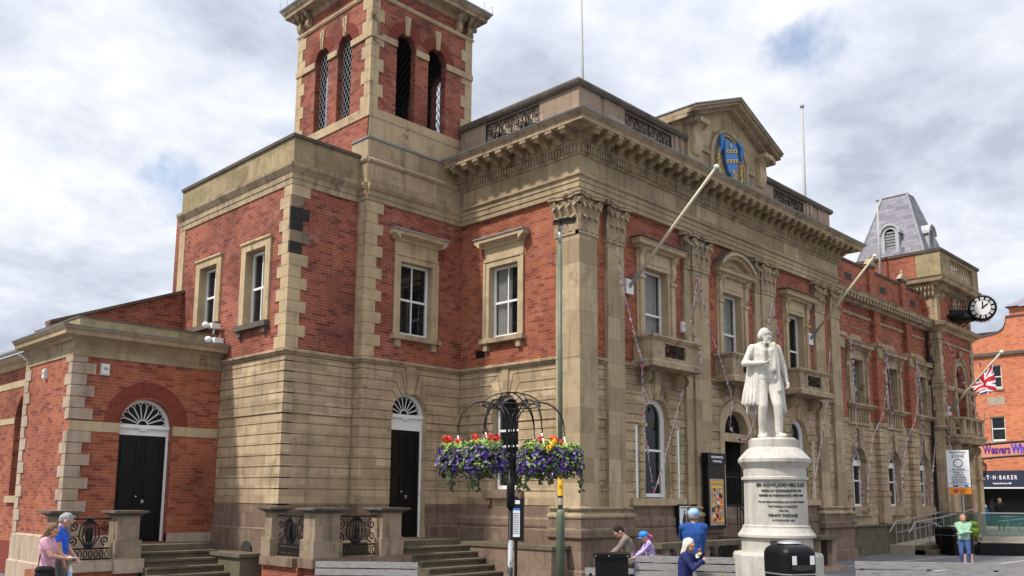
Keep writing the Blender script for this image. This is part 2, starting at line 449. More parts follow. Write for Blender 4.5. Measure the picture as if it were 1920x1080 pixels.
def text_mesh(s, size, extrude=.004, align='CENTER', bold=0):
    cu = bpy.data.curves.new('t', 'FONT'); cu.body = s; cu.size = size; cu.extrude = extrude; cu.align_x = align; cu.align_y = 'CENTER'; cu.resolution_u = 3; cu.offset = bold
    to = bpy.data.objects.new('t', cu); COL.objects.link(to)
    dg = bpy.context.evaluated_depsgraph_get(); dg.update()
    me = bpy.data.meshes.new_from_object(to.evaluated_get(dg))
    bpy.data.objects.remove(to); bpy.data.curves.remove(cu)
    return me
def text_on(F, u, n, z, s, size, name, mat, parent, flip=1, bold=0, sx=1, align='CENTER', width=None):
    """flat text on frame F; flip=-1 when u runs right-to-left for the viewer"""
    me = text_mesh(s, size, bold=bold, align=align); L = world_loc(parent) if parent else Vector()
    if width:
        xs = [v.co.x for v in me.vertices]; sx = width/(max(xs)-min(xs))
    for v in me.vertices:
        v.co = F(u+flip*v.co.x*sx, n+v.co.z, z+v.co.y)-L
    me.materials.clear(); me.materials.append(mat)
    o = bpy.data.objects.new(name, me); COL.objects.link(o); o.parent = parent
    return o
def bmtext(mb, F, u, n, z, s, size, flip=1, bold=0, sx=1):
    me = text_mesh(s, size, bold=bold)
    for v in me.vertices: v.co = F(u+flip*v.co.x*sx, n+v.co.z, z+v.co.y)
    mb.bm.from_mesh(me); bpy.data.meshes.remove(me)
def arc(c, zs, r, a0, a1, n=10):
    return [(c+r*math.cos(R(a0+(a1-a0)*i/n)), zs+r*math.sin(R(a0+(a1-a0)*i/n))) for i in range(n+1)]
def wall(mb, F, u0, u1, z0, z1, holes, n0, n1):
    """slab with openings [(a, b, za, zb, arched)] side by side in one row"""
    holes = sorted(holes); cur = u0
    for a, b, za, zb, ar in holes:
        if a > cur: mb.rect(F, cur, a, z0, z1, n0, n1)
        if za > z0: mb.rect(F, a, b, z0, za, n0, n1)
        if ar:
            P = arc((a+b)/2, zb, (b-a)/2, 180, 90, 10)
            mb.prism(F, P+[((a+b)/2, z1), (a, z1)], n0, n1)
            P = arc((a+b)/2, zb, (b-a)/2, 90, 0, 10)
            mb.prism(F, P+[(b, z1), ((a+b)/2, z1)], n0, n1)
        elif zb < z1: mb.rect(F, a, b, zb, z1, n0, n1)
        cur = b
    if cur < u1: mb.rect(F, cur, u1, z0, z1, n0, n1)
def rustic(mb, F, u0, u1, joints, z1, n0, n1, op=None, g=.028, key=True, jag=0):
    """grooved courses round one arched opening op=(centre, half width, z sill, z spring)"""
    J = list(joints)+[z1]; h = g/2
    if op is None:
        for a, b in zip(J[:-1], J[1:]): mb.rect(F, u0, u1, a+h, b-h, n0, n1)
        return
    c, hw, zb, zs = op
    above = [z for z in J if z > zs+.05 and z < z1-.01]; K = len(above)
    def pl(sgn, z, k):
        if k == 0: return [(c+sgn*hw, zs)]
        ph = R(k*80.0/(K+.35)); m = max((z-zs)/math.tan(ph), hw*math.cos(ph)+.02)
        return [(c+sgn*m, z), (c+sgn*hw*math.cos(ph), zs+hw*math.sin(ph))]
    for sgn, ue in ((-1, u0), (1, u1)):
        for a, b in zip(J[:-1], J[1:]):
            if a >= zs-.01: continue
            bb = min(b, zs) if b > zs+.05 else b
            if bb <= zb+.01: mb.rect(F, *sorted((ue, c)), a+h, bb-h, n0, n1)
            else: mb.rect(F, *sorted((ue, c+sgn*hw)), a+h, bb-h, n0, n1)
        zz = [zs]+above
        for k in range(len(zz)):
            lo = pl(sgn, zz[k], k)
            ph0 = 0 if k == 0 else k*80.0/(K+.35)
            if k+1 < len(zz):
                hi = pl(sgn, zz[k+1], k+1); ph1 = (k+1)*80.0/(K+.35)
                ar = [(c+sgn*hw*math.cos(R(t)), zs+hw*math.sin(R(t))) for t in (ph0+(ph1-ph0)*i/4 for i in range(1, 4))]
                P = [(ue, zz[k])]+lo+ar+hi[::-1]+[(ue, zz[k+1])]
            else:
                ph1 = 81
                ar = [(c+sgn*hw*math.cos(R(t)), zs+hw*math.sin(R(t))) for t in (ph0+(ph1-ph0)*i/4 for i in range(1, 5))]
                P = [(ue, zz[k])]+lo+ar+[(c+sgn*(hw*.26+.02), z1), (ue, z1)]
            Q = []
            for p in P:
                if not Q or math.hypot(p[0]-Q[-1][0], p[1]-Q[-1][1]) > .004: Q.append(p)
            mb.prism(F, offset_poly(Q, h), n0, n1)
    if key:
        zt = zs+hw*math.sin(R(81)); w0 = hw*math.cos(R(81))
        mb.prism(F, [(c-w0-.02, zt-.03), (c+w0+.02, zt-.03), (c+hw*.26, z1), (c-hw*.26, z1)], n0, n1+.035)
def spiral(F, cu, cz, r, turns, a0, d, n, k=26, shrink=.12):
    P = []
    for i in range(k+1):
        t = i/k; a = a0+d*2*PI*turns*t; rr = r*(1-t)+r*shrink*t
        P.append(F(cu+rr*math.cos(a), n, cz+rr*math.sin(a)))
    return P
def scroll_panel(mb, F, u0, u1, z0, z1, n, t=.018, reps=2):
    mb.tube([F(u0, n, z0), F(u1, n, z0), F(u1, n, z1), F(u0, n, z1)], t, 5, closed=True)
    W = (u1-u0); H = z1-z0; c = (u0+u1)/2
    for s in (-1, 1):
        for zz, rr in ((.73, .2), (.27, .2)):
            mb.tube(spiral(F, c+s*W*.37, z0+H*zz, min(H*.24, W*.13), 1.5, PI/2 if zz > .5 else -PI/2, s if zz > .5 else -s, n), t*.8, 5)
        mb.tube([F(c+s*W*.25, n, z0), F(c+s*W*.21, n, z0+H*.35), F(c+s*W*.10, n, z0+H*.6), F(c+s*W*.2, n, z0+H*.85), F(c+s*W*.3, n, z1)], t*.9, 5)
        mb.tube([F(c+s*W*.02, n, z0+.02), F(c+s*W*.13, n, z0+H*.25), F(c+s*W*.12, n, z0+H*.7), F(c+s*W*.01, n, z1-.02)], t, 5)
        mb.tube(spiral(F, c+s*W*.20, z0+H*.5, H*.14, 1.3, 0, s, n, 20), t*.7, 5)
    mb.tube([F(c, n, z0), F(c, n, z1)], t*.8, 5)
    mb.ellipsoid(F(c, n, z0+H*.5), (.05, .05, H*.16), 8, 6)

# ------------------------------------------------------------------ shared building parts
def sash(parent, F, c, hw, zb, zt, n, arch=False, curtain=0, mull=True, fan=False, depth=.9, sill=None, name='sash_frame', midz=None, shade=False, room=True):
    """white sash window set at n (recess); children pane, curtain, room lining"""
    mb = MB(); t = .065
    mb.rect(F, c-hw, c-hw+t, zb, zt, n-.07, n); mb.rect(F, c+hw-t, c+hw, zb, zt, n-.07, n)
    mb.rect(F, c-hw+t, c+hw-t, zb, zb+.1, n-.07, n-.002)
    mz = midz or (zb+zt+(hw*.5 if arch else 0))/2
    mb.rect(F, c-hw+t, c+hw-t, mz-.03, mz+.03, n-.06, n-.004)
    if arch:
        k = 14
        for i in range(k):
            a, b = R(180*i/k), R(180*(i+1)/k)
            P = [(c+r*math.cos(q), zt+r*math.sin(q)) for r, q in ((hw, a), (hw-t, a), (hw-t, b), (hw, b))]
            mb.prism(F, P, n-.07, n)
        if fan == 'bars':
            mb.rect(F, c-hw+t, c+hw-t, zt-.03, zt+.03, n-.06, n-.004)
    else: mb.rect(F, c-hw+t, c+hw-t, zt-t, zt, n-.07, n-.002)
    if mull:
        top = zt-t if not arch else (zt if fan == 'bars' else zt+hw-t)
        if mull == 'bars':
            for q in (-.33, .33): mb.rect(F, c+q*hw-.012, c+q*hw+.012, zb+.1, top, n-.05, n-.006)
            nz = 5
            for i in range(1, nz):
                zz = zb+(zt-zb)*i/nz
                mb.rect(F, c-hw+t, c+hw-t, zz-.012, zz+.012, n-.05, n-.008)
        else: mb.rect(F, c-.018, c+.018, zb+.1, top, n-.055, n-.006)
    fr = mb.build(name, M['white'], parent)
    mb = MB(); P = [(c-hw+.03, zb+.05), (c+hw-.03, zb+.05)]
    P += arc(c, zt, hw-.03, 0, 180, 12) if arch else [(c+hw-.03, zt-.03), (c-hw+.03, zt-.03)]
    mb.prism(F, P, n-.045, n-.035); mb.build('glass_pane', M['glass'], fr)
    if room:
        mb = MB(); zz = zt+(hw if arch else 0); a, b = c-hw-.1, c+hw+.1
        q = lambda u, nn, z: F(u, nn, z)
        d = n-depth; e0 = n-.08
        mb.face([q(a, d, zb-.05), q(b, d, zb-.05), q(b, d, zz+.05), q(a, d, zz+.05)])
        mb.face([q(a, d, zb-.05), q(a, e0, zb-.05), q(a, e0, zz+.05), q(a, d, zz+.05)])
        mb.face([q(b, d, zb-.05), q(b, e0, zb-.05), q(b, e0, zz+.05), q(b, d, zz+.05)])
        mb.face([q(a, d, zb-.05), q(b, d, zb-.05), q(b, e0, zb-.05), q(a, e0, zb-.05)])
        mb.face([q(a, d, zz+.05), q(b, d, zz+.05), q(b, e0, zz+.05), q(a, e0, zz+.05)])
        mb.build('room_lining', M['interior'], fr, recalc=False)
    if curtain:
        mb = MB(); m = 40
        u0, u1 = (c-hw+.05, c+hw-.05) if curtain == 1 else (c-hw+.05, c+hw*.35)
        if curtain == 3: u0, u1 = c-hw*.1, c+hw-.05
        pts = []
        for i in range(m+1):
            u = u0+(u1-u0)*i/m
            pts.append((u, n-.115+.02*math.sin(i*1.35)+.01*math.sin(i*.61)))
        for i in range(m):
            a, b = pts[i], pts[i+1]
            mb.face([F(a[0], a[1], zb+.08), F(b[0], b[1], zb+.08), F(b[0], b[1], zt+(hw*.7 if arch else 0)), F(a[0], a[1], zt+(hw*.7 if arch else 0))])
        mb.build('curtain', M['curtain'], fr, recalc=False)
    return fr
def flat_surround(parent, F, c, hw, zb, zt, hood=True, rec=.18):
    """stone architrave with frieze, flat hood and bracketed sill"""
    mb = MB(); o = hw+.2
    for s in (-1, 1):
        mb.rect(F, *sorted((c+s*hw, c+s*o)), zb, zt, -rec, .05)
        mb.rect(F, *sorted((c+s*(hw+.13), c+s*(o+.02))), zb, zt+.14, .05, .075)
    mb.rect(F, c-o, c+o, zt, zt+.2, -rec, .05)
    if hood:
        mb.rect(F, c-o, c+o, zt+.2, zt+.55, -.02, .04)
        mb.rect(F, c-o, c+o, zt+.16, zt+.22, .05, .08)
        mb.sweep([(F(c-o, 0, 0).x, F(c-o, 0, 0).y), (F(c+o, 0, 0).x, F(c+o, 0, 0).y)] if F.n[1] < 0 else [(F(c+o, 0, 0).x, F(c+o, 0, 0).y), (F(c-o, 0, 0).x, F(c-o, 0, 0).y)],
                 [(0, zt+.55), (.07, zt+.55), (.09, zt+.62), (.16, zt+.66), (.27, zt+.69), (.27, zt+.77), (.30, zt+.80), (0, zt+.80)])
        # returned ends of the hood
        for s in (-1, 1):
            mb.prism(F, [(c+s*o, zt+.55), (c+s*(o+.05), zt+.58), (c+s*(o+.14), zt+.66), (c+s*(o+.2), zt+.69), (c+s*(o+.2), zt+.795), (c+s*o, zt+.795)], 0, .27)
    w = mb.build('window', M['stone'], parent)
    if hood:
        mb = MB(); mb.rect(F, c-o-.21, c+o+.21, zt+.80, zt+.835, 0, .31); mb.build('lead_capping', M['lead'], w)
    mb = MB(); mb.rect(F, c-o-.08, c+o+.08, zb-.13, zb, -rec, .17)
    for s in (-1, 1): mb.rect(F, c+s*(o-.13)-.08, c+s*(o-.13)+.08, zb-.33, zb-.13, 0, .11)
    mb.build('sill', M['mould'], w)
    return w
def console(mb, F, u, w, z0, z1, p0, p1):
    """scrolled bracket: outline in the n-z plane, width w in u"""
    k = 12; pr = []
    for i in range(k+1):
        t = i/k; z = z0+(z1-z0)*t
        nn = p0+(p1-p0)*(t**1.5)+.05*math.sin(t*PI*2.0)*(p1-p0)/.2
        pr.append((max(nn, .01), z))
    pr = [(0, z0)]+pr+[(0, z1)]
    a = [mb.bm.verts.new(F(u-w/2, n, z)) for n, z in pr]; b = [mb.bm.verts.new(F(u+w/2, n, z)) for n, z in pr]
    mb.bm.faces.new(a); mb.bm.faces.new(b)
    for i in range(len(pr)): mb.bm.faces.new((a[i], a[(i+1) % len(pr)], b[(i+1) % len(pr)], b[i]))
    # volute cheeks
    r = (p1-p0)*.42
    for s in (-1, 1):
        c = F(u+s*w/2, p1*.55, z1-r*1.3); d = F(u+s*(w/2+.025), p1*.55, z1-r*1.3)
        mb.tube([c, d], r, 10)
def leaf(mb, F, u, w, zb, h, n0, curl, kk=7):
    """curling acanthus leaf with a mid rib"""
    prev = None
    for i in range(kk+1):
        t = i/kk
        z = zb+h*(math.sin(min(t, .86)/.86*PI/2)); 
        if t > .86: z -= (t-.86)*h*1.3
        n = n0+.02+curl*t**3
        ww = w*(.75+.25*math.sin(t*PI*1.2))*(1 if t < .8 else (1.15-t)/.35)*(1 + .12*(-1)**i)
        row = [F(u-ww/2, n-.015, z-.01), F(u-ww/5, n+.012, z), F(u, n-.006, z+.006), F(u+ww/5, n+.012, z), F(u+ww/2, n-.015, z-.01)]
        row = [mb.bm.verts.new(p) for p in row]
        if prev:
            for a in range(4): mb.bm.faces.new((prev[a], prev[a+1], row[a+1], row[a]))
        prev = row
def capital(mb, F, u0, u1, zb, zt, nf, ends=(True, True)):
    c = (u0+u1)/2; w = u1-u0; h = zt-zb
    mb.rect(F, u0, u1, zb, zt-.12, 0, nf)                       # bell
    mb.rect(F, u0-.03, u1+.03, zb-.04, zb+.03, 0, nf+.03)        # astragal
    A = [(u0-.16, nf+.16), (u0-.07, nf+.2), (c-.1, nf+.09), (c, nf+.14), (c+.1, nf+.09), (u1+.07, nf+.2), (u1+.16, nf+.16)]
    P = [(u0-.14, 0)]+A+[(u1+.14, 0)]
    for z0, z1, g in ((zt-.13, zt-.055, -.02), (zt-.052, zt, .0)):
        a = [mb.bm.verts.new(F(u, max(n+g, 0) if n else 0, z0)) for u, n in P]; b = [mb.bm.verts.new(F(u, max(n+g, 0) if n else 0, z1)) for u, n in P]
        mb.bm.faces.new(a); mb.bm.faces.new(b)
        for i in range(len(P)): mb.bm.faces.new((a[i], a[(i+1) % len(P)], b[(i+1) % len(P)], b[i]))
    k = 3 if w < .85 else 4
    for i in range(k): leaf(mb, F, u0+w*(i+.5)/k, w/k*1.02, zb+.02, h*.40, nf, .13)
    for i in range(k+1):
        u = u0+w*i/k
        leaf(mb, F, min(max(u, u0+.04), u1-.04), w/k*.9, zb+.05, h*.66, nf+.015, .17)
    for i in range(k): leaf(mb, F, u0+w*(i+.5)/k, w/k*.6, zb+.3, h*.5, nf+.0, .1)
    for s in (-1, 1):
        e = c+s*(w/2+.03)
        P = spiral(F, e, zt-.25, .115, 1.6, -PI/2, -s, nf+.1, 18, .1)
        mb.tube([F(c+s*.1, nf+.03, zb+h*.45), F(c+s*w*.3, nf+.05, zb+h*.68)]+P, .028, 6)
        mb.tube(spiral(F, c+s*.085, zt-.24, .07, 1.3, -PI/2, s, nf+.05, 12, .1), .02, 5)
    mb.ellipsoid(F(c, nf+.13, zt-.06), (.07, .07, .075), 8, 6)
def quoins(mb, Fa, ea, sa, Fb, eb, sb, z0, z1, h, long=.5, short=.3, proud=.025, gap=.005, skew=None):
    """alternating corner stones: edge coordinate e and direction s on each of two frames"""
    z = z0; i = 0
    while z < z1-.05:
        zz = min(z+h, z1); la, lb = (long, short) if i % 2 else (short, long)
        mb.rect(Fa, *sorted((ea-sa*proud, ea+sa*la)), z+gap, zz-gap, -.05, proud)
        mb.rect(Fb, *sorted((eb, eb+sb*lb)), z+gap, zz-gap, -.05, proud-.0015)
        z = zz; i += 1
LF = [(0.0, 0.0)]
JO = [1.90, 2.27, 2.54, 2.81, 3.08, 3.35, 3.61, 3.88, 4.10, 4.34, 4.61, 4.88, 5.14, 5.40]
BELT, EB = 5.58, 9.93
# fascia + cornice profiles (out, z)
ARCHI = [(-.3, EB), (.02, EB), (.02, EB+.13), (.045, EB+.135), (.045, EB+.28), (.07, EB+.285), (.07, EB+.40), (.13, EB+.43), (.13, EB+.47), (.02, EB+.5), (.02, 10.93), (-.3, 10.93)]

# ------------------------------------------------------------------ main hall
hall = thing('town_hall', 'red brick and sandstone town hall with giant pilasters and heavy cornice', 'building', (0, 0, 0))
FW = front(.12); FP = front(.12); SW = left(.1); ST_ = front(4.55); BK = front(4.9); BS = left(-5.4)
wc = [3.49, 7.6, 11.85]
# upper brick walls
mb = MB()
wall(mb, FW, .3, 15.1, BELT, EB+.1, [(c-.60, c+.60, 6.35, 8.55, False) for c in wc], -.4, 0)
wall(mb, SW, .3, 5.0, BELT, EB+.1, [(2.20, 3.40, 6.40, 8.55, False)], -.4, 0)
mb.rect(left(15.1), .1, 8, 0, EB+1, -.02, .3)
mb.build('brick_wall', M['brick'], hall)
# solid core behind the walls keeps daylight out
mb = MB()
for x0, x1, y0, y1, z0, z1 in ((1.3, 14.8, 1.7, 10.5, 0, 11.6), (-4.3, .5, 6.3, 10.6, 0, 10.4), (-3.1, .4, 5.9, 8.4, 9.0, 12.3)): mb.box(x0, x1, y0, y1, z0, z1)
mb.build('inner_mass', M['interior'], hall)
# ground floor backing wall with openings, then courses on it
gops = [(3.45, .57, 2.12, 4.28), (7.6, .72, .9, 4.1), (11.8, .57, 2.12, 4.28)]
mb = MB()
wall(mb, FW, .3, 15.1, 0, BELT, [(c-h, c+h, a, b, True) for c, h, a, b in gops], -.4, -.03)
wall(mb, SW, .3, 5.0, 0, BELT, [(2.22, 3.22, 2.3, 4.36, True)], -.4, -.03)
mb.build('ground_floor_wall', M['stone'], hall)
mb = MB()
segs = [(.72, 5.3), (5.3, 9.9), (9.9, 15.1)]
for (a, b), o in zip(segs, gops): rustic(mb, FW, a, b, JO, BELT-.02, -.03, 0, o, key=True)
rustic(mb, SW, .6, 4.56, JO, BELT-.02, -.03, 0, (2.72, .5, 2.3, 4.36))
# projecting impost band
for (a, b), o in zip(segs, gops):
    for u, v in ((a, o[0]-o[1]-.0), (o[0]+o[1], b)): mb.rect(FW, u, v, 4.12, 4.33, 0, .03)
for u, v in ((.6, 2.22), (3.22, 4.53)): mb.rect(SW, u, v, 4.12, 4.33, 0, .03)
mb.build('rusticated_courses', M['rustic'], hall)
# plinth courses
mb = MB()
mb.sweep([(.1, 4.55), (.1, .12), (15.1, .12)], [(-.2, 0), (.06, 0), (.06, 1.30), (.0, 1.34), (-.2, 1.34)])
mb.sweep([(.1, 4.55), (.1, .12), (15.1, .12)], [(-.2, 1.34), (.03, 1.342), (.05, 1.40), (.05, 1.55), (.0, 1.60), (.0, 1.88), (-.2, 1.88)])
mb.build('plinth', M['plinth'], hall)
# belt course
mb = MB()
mb.sweep([(.1, 4.55), (.1, .12), (15.1, .12)], [(-.05, BELT-.02), (.03, BELT-.02), (.05, BELT+.02), (.11, BELT+.05), (.11, BELT+.10), (.0, BELT+.14), (-.05, BELT+.14)])
mb.build('belt_course', M['mould'], hall)
# entablature
path = [(.02, 4.6), (.02, .02), (15.16, .02), (15.16, 5)]
mb = MB(); mb.sweep(path, ARCHI); mb.build('architrave_and_frieze', M['ashlar'], hall)
mb = MB()
mb.sweep(path, [(-.3, 10.93), (.06, 10.93), (.10, 10.97), (.10, 11.17), (.16, 11.20), (.16, 11.24), (.20, 11.27), (.20, 11.48), (.72, 11.485), (.72, 11.60), (.77, 11.64), (.83, 11.70), (-.3, 11.76)])
mb.build('cornice', M['mould'], hall)
mb = MB()
def along(path, step, half, z0, z1, p0, p1, mb, shape=None, inset=.0):
    for (x0, y0), (x1, y1) in zip(path[:-1], path[1:]):
        dx, dy = x1-x0, y1-y0; L = math.hypot(dx, dy); dx /= L; dy /= L
        F = Fr(x0, y0, dx, dy, dy, -dx); k = int((L-2*inset)/step); off = (L-k*step)/2
        for i in range(k+1):
            u = off+i*step
            if shape: shape(F, u)
            else: mb.rect(F, u-half, u+half, z0, z1, p0, p1)
along(path[:3], .105, .032, 10.99, 11.16, .09, .155, mb)
mb.build('dentil_pattern', M['mould'], hall)
mb = MB()
def modillion(F, u):
    pr = [(.19, 11.47), (.19, 11.25), (.27, 11.24), (.34, 11.29), (.42, 11.35), (.52, 11.35), (.60, 11.30), (.66, 11.33), (.68, 11.40), (.68, 11.47)]
    a = [mb.bm.verts.new(F(u-.085, n, z)) for n, z in pr]; b = [mb.bm.verts.new(F(u+.085, n, z)) for n, z in pr]
    mb.bm.faces.new(a); mb.bm.faces.new(b)
    for i in range(len(pr)): mb.bm.faces.new((a[i], a[(i+1) % len(pr)], b[(i+1) % len(pr)], b[i]))
    mb.rect(F, u-.11, u+.11, 11.40, 11.482, .20, .71)
along(path[:3], .46, .1, 0, 0, 0, 0, mb, modillion, inset=-.1)
for (x, y, a, b) in ((.02, .02, -1, -1),): pass
mb.build('modillion', stonemat('sooty_stone', (.40, .30, .17), (.22, .16, .095), (.06, .048, .035), soot=.5, amount=.8), hall)
mb = MB(); mb.sweep(path, [(-.3, 11.755), (.84, 11.702), (.86, 11.735), (-.3, 11.80)]); mb.build('lead_flashing', M['lead'], hall)
mb = MB(); mb.box(.2, 15, .3, 10.4, 11.5, 11.62); mb.build('flat_roof', M['roofing'], hall)
# parapet
def parapet_run(F, u0, u1, ops, zt=12.88, zb=11.72):
    mb = MB(); cur = u0
    for a, b in ops:
        mb.rect(F, cur, a, zb, zt, -.25, 0); mb.rect(F, a, b, zb, 11.98, -.25, -.02); mb.rect(F, a, b, 12.80, zt, -.25, -.02); cur = b
    mb.rect(F, cur, u1, zb, zt, -.25, 0)
    return mb
pF, pS = front(.12), left(.1)
mb = parapet_run(pS, .36, 4.7, [(1.5, 3.6)]); mb.build('parapet', M['pink'], hall)
mb = parapet_run(pF, .1, 5.15, [(2.15, 4.4)]); 
for u in (.1, 1.15): mb.rect(pF, u, u+.9, 11.72, 12.88, 0, .035)
for u in (4.55, 4.85): mb.rect(pF, u, u+.16, 11.72, 12.88, 0, .035)
mb.build('parapet', M['pink'], hall)
mb = parapet_run(pF, 9.95, 14.9, [(10.6, 12.8)]); mb.rect(left(14.9), .13, 5, 11.72, 12.88, -.01, .24)
for u in (13.0, 13.3, 13.95): mb.rect(pF, u, u+.2 if u < 13.9 else 14.88, 11.72, 12.88, 0, .035)
mb.build('parapet', M['pink'], hall)
CP = [(-.32, 12.88), (.08, 12.88), (.12, 12.93), (.14, 12.99), (.12, 13.05), (-.0, 13.10), (-.32, 13.10)]
mb = MB(); mb.sweep([(.1, 4.7), (.1, .12), (5.15, .12)], CP); mb.build('parapet_coping', M['coping'], hall)
mb = MB(); mb.sweep([(9.95, .12), (14.9, .12), (14.9, 5)], CP); mb.build('parapet_coping', M['coping'], hall)
for F, a, b in ((pS, 1.5, 3.6), (pF, 2.15, 4.4), (pF, 10.6, 12.8)):
    mb = MB(); w = (b-a)/2
    mb.tube([F(a, -.03, 11.99), F(b, -.03, 11.99)], .015, 5)
    for i in range(2): scroll_panel(mb, F, a+i*w+.01, a+(i+1)*w-.01, 12.0, 12.79, .0, .02)
    mb.build('iron_grille', M['iron'], hall)
    mb = MB(); mb.rect(F, a+.001, b-.001, 11.98, 12.80, -.10, -.07); mb.build('grille_backing', M['quoin_pink'], hall)
# pediment block with the coat of arms
pe = []
mb = MB(); PF = front(.05)
mb.prism(PF, [(5.2, 11.75), (9.9, 11.75), (9.9, 13.62), (7.55, 14.62), (5.2, 13.62)], -.9, 0)
ped = mb.build('pediment', M['ashlar'], hall)
mb = MB()
for s in (-1, 1):
    e, a = 7.55+s*2.72, 7.55
    for dz, nn, th in ((0, .42, .10), (.10, .50, .07), (-.12, .22, .13)):
        P = [(a, 14.72+dz), (e, 13.60+dz), (e, 13.60+dz+th), (a, 14.72+dz+th)]
        mb.prism(PF, P, -.95, nn)
    mb.rect(PF, *sorted((7.55+s*2.30, 7.55+s*2.5)), 13.42, 13.58, -.9, .35)
mb.build('raking_cornice', M['mould'], ped)
mb = MB()
for s in (-1, 1):
    e, a = 7.55+s*2.75, 7.55
    mb.prism(PF, [(a, 14.895), (e, 13.775), (e, 13.81), (a, 14.93)], -.97, .53)
mb.build('lead_flashing', M['lead'], ped)
mb = MB()
for s in (-1, 1):
    console(mb, PF, 7.55+s*1.98, .42, 12.55, 13.62, .05, .34)
    mb.rect(PF, 7.55+s*1.98-.26, 7.55+s*1.98+.26, 13.46, 13.60, 0, .40)
    console(mb, left(5.2) if s < 0 else Fr(9.9, 0, 0, 1, 1, 0), .35, .3, 12.75, 13.6, .05, .25)
mb.build('console', M['stone'], ped)
mb = MB()
for r0, r1, nn in ((1.02, 1.14, .09), (.92, 1.02, .05)):
    k = 18
    for i in range(k):
        a, b = R(180*i/k), R(180*(i+1)/k)
        mb.prism(PF, [(7.5+r*math.cos(q), 12.75+r*math.sin(q)) for r, q in ((r0, a), (r1, a), (r1, b), (r0, b))], 0, nn)
    for s in (-1, 1): mb.rect(PF, *sorted((7.5+s*r0, 7.5+s*r1)), 11.8, 12.75, 0, nn)
for s in (-1, 1): mb.rect(PF, *sorted((7.5+s*1.14, 7.5+s*1.62)), 12.78, 12.9, 0, .06)
mb.build('arch_moulding', M['mould'], ped)
arms = thing('coat_of_arms', 'painted blue shield with two gold bands inside the pediment arch', 'coat of arms', (7.5, 0, 12.9))
mb = MB()
S = [(u*.76, z*.80) for u, z in ((-.48, .62), (-.2, .70), (0, .62), (.2, .70), (.48, .62), (.52, .2), (.44, -.25), (.25, -.6), (0, -.78), (-.25, -.6), (-.44, -.25), (-.52, .2))]
mb.prism(PF, [(7.5+u, 12.95+z) for u, z in S], .06, .14); sh_ = mb.build('shield', M['blue'], arms)
mb = MB()
for zz in (.18, -.15):
    mb.prism(PF, [(7.5-.35, 12.95+zz-.11), (7.5+.35, 12.95+zz+.09), (7.5+.35, 12.95+zz+.21), (7.5-.35, 12.95+zz+.0)], .14, .165)
mb.ellipsoid(PF(7.5-.05, .15, 13.34), (.08, .03, .08), 10, 6); mb.ellipsoid(PF(7.5+.08, .15, 12.5), (.08, .03, .08), 10, 6)
mb.build('gold_band', M['gold'], arms)
mb = MB()
for zz in (.18, -.15):
    for uu in (-.2, .0, .2):
        mb.ellipsoid(PF(7.5+uu, .165, 12.95+zz+.045+uu*.28), (.035, .02, .035), 8, 5)
mb.build('roundel', M['navy'], arms)
mb = MB(); random.seed(3)
for s in (-1, 1):
    for i in range(26):
        t = i/25; a = -1.45+1.9*t
        u = 7.5+s*(.70+.02*math.sin(i))*math.cos(a*.62)*1.0; z = 12.75+.78*math.sin(a)
        mb.ellipsoid(PF(u+random.uniform(-.05, .05), .09, z), (.075, .03, .045), 7, 4, Matrix.Rotation(random.uniform(-1, 1), 3, 'Y'))
mb.build('gilded_foliage', M['gold'], arms)
mb = MB()
for s in (-1, 1):
    mb.tube([PF(7.5+s*.45, .1, 13.6), PF(7.5+s*.62, .14, 13.45), PF(7.5+s*.6, .12, 13.15), PF(7.5+s*.7, .1, 12.95)], [.05, .09, .07, .03], 7)
mb.build('mantling', M['blue'], arms)
mb = MB(); mb.rect(PF, 6.75, 8.3, 11.98, 12.16, .03, .07); rb = mb.build('motto_ribbon', M['stone'], arms)
# pilasters
def pilaster(u0, u1, nf, backing=0, side=None):
    mb = MB()
    mb.rect(FW, u0, u1, 1.88, 8.86, 0, nf)
    if backing: mb.rect(FW, u0-backing, u0, 1.88, 8.86, 0, nf-.07)
    if side: mb.rect(SW, .12, side, 1.88, 8.86, .0, .1)
    p = mb.build('pilaster', M['ashlar'], hall)
    mb = MB()
    capital(mb, FW, u0, u1, 8.86, EB, nf)
    if backing: capital(mb, FW, u0-backing, u0-.02, 8.86, EB-.01, nf-.07)
    if side: capital(mb, SW, .02, side, 8.86, EB-.004, .1)
    mb.build('capital', M['mould'], p)
pilaster(0, .72, .12, side=.8)
pilaster(1.15, 1.87, .12)
pilaster(5.15, 6.0, .17, .36); pilaster(9.25, 10.1, .17, .36)
pilaster(13.15, 13.87, .12); pilaster(14.42, 15.14, .12)
# pilaster bases and pedestals
def pedestal(path, name='pedestal'):
    mb = MB()
    for q in ([(-.3, 0), (.20, 0), (.20, .34), (.14, .38), (-.3, .38)], [(-.3, .38), (.12, .382), (.12, 1.12), (-.3, 1.12)],
              [(-.3, 1.12), (.17, 1.122), (.19, 1.15), (.19, 1.33), (.14, 1.37), (-.3, 1.37)],
              [(-.3, 1.37), (.12, 1.372), (.12, 1.59), (-.3, 1.59)]): mb.sweep(path, q)
    p = mb.build(name, M['plinth'], hall)
    mb = MB()
    mb.sweep(path, [(-.3, 1.59), (.10, 1.592), (.145, 1.61), (.16, 1.655), (.145, 1.70), (.10, 1.725), (.05, 1.73), (.04, 1.80), (.10, 1.82), (.11, 1.86), (.03, 1.90), (-.3, 1.90)])
    mb.build('base_moulding', M['mould'], p)
pedestal([(-.0, .95), (-.0, -.0), (1.92, -.0), (1.92, .12)])
pedestal([(4.72, .12), (4.72, -.04), (6.05, -.04), (6.05, .12)]); pedestal([(8.85, .12), (8.85, -.04), (10.15, -.04), (10.15, .12)])
pedestal([(13.1, .12), (13.1, -.0), (15.2, -.0), (15.2, .6)])
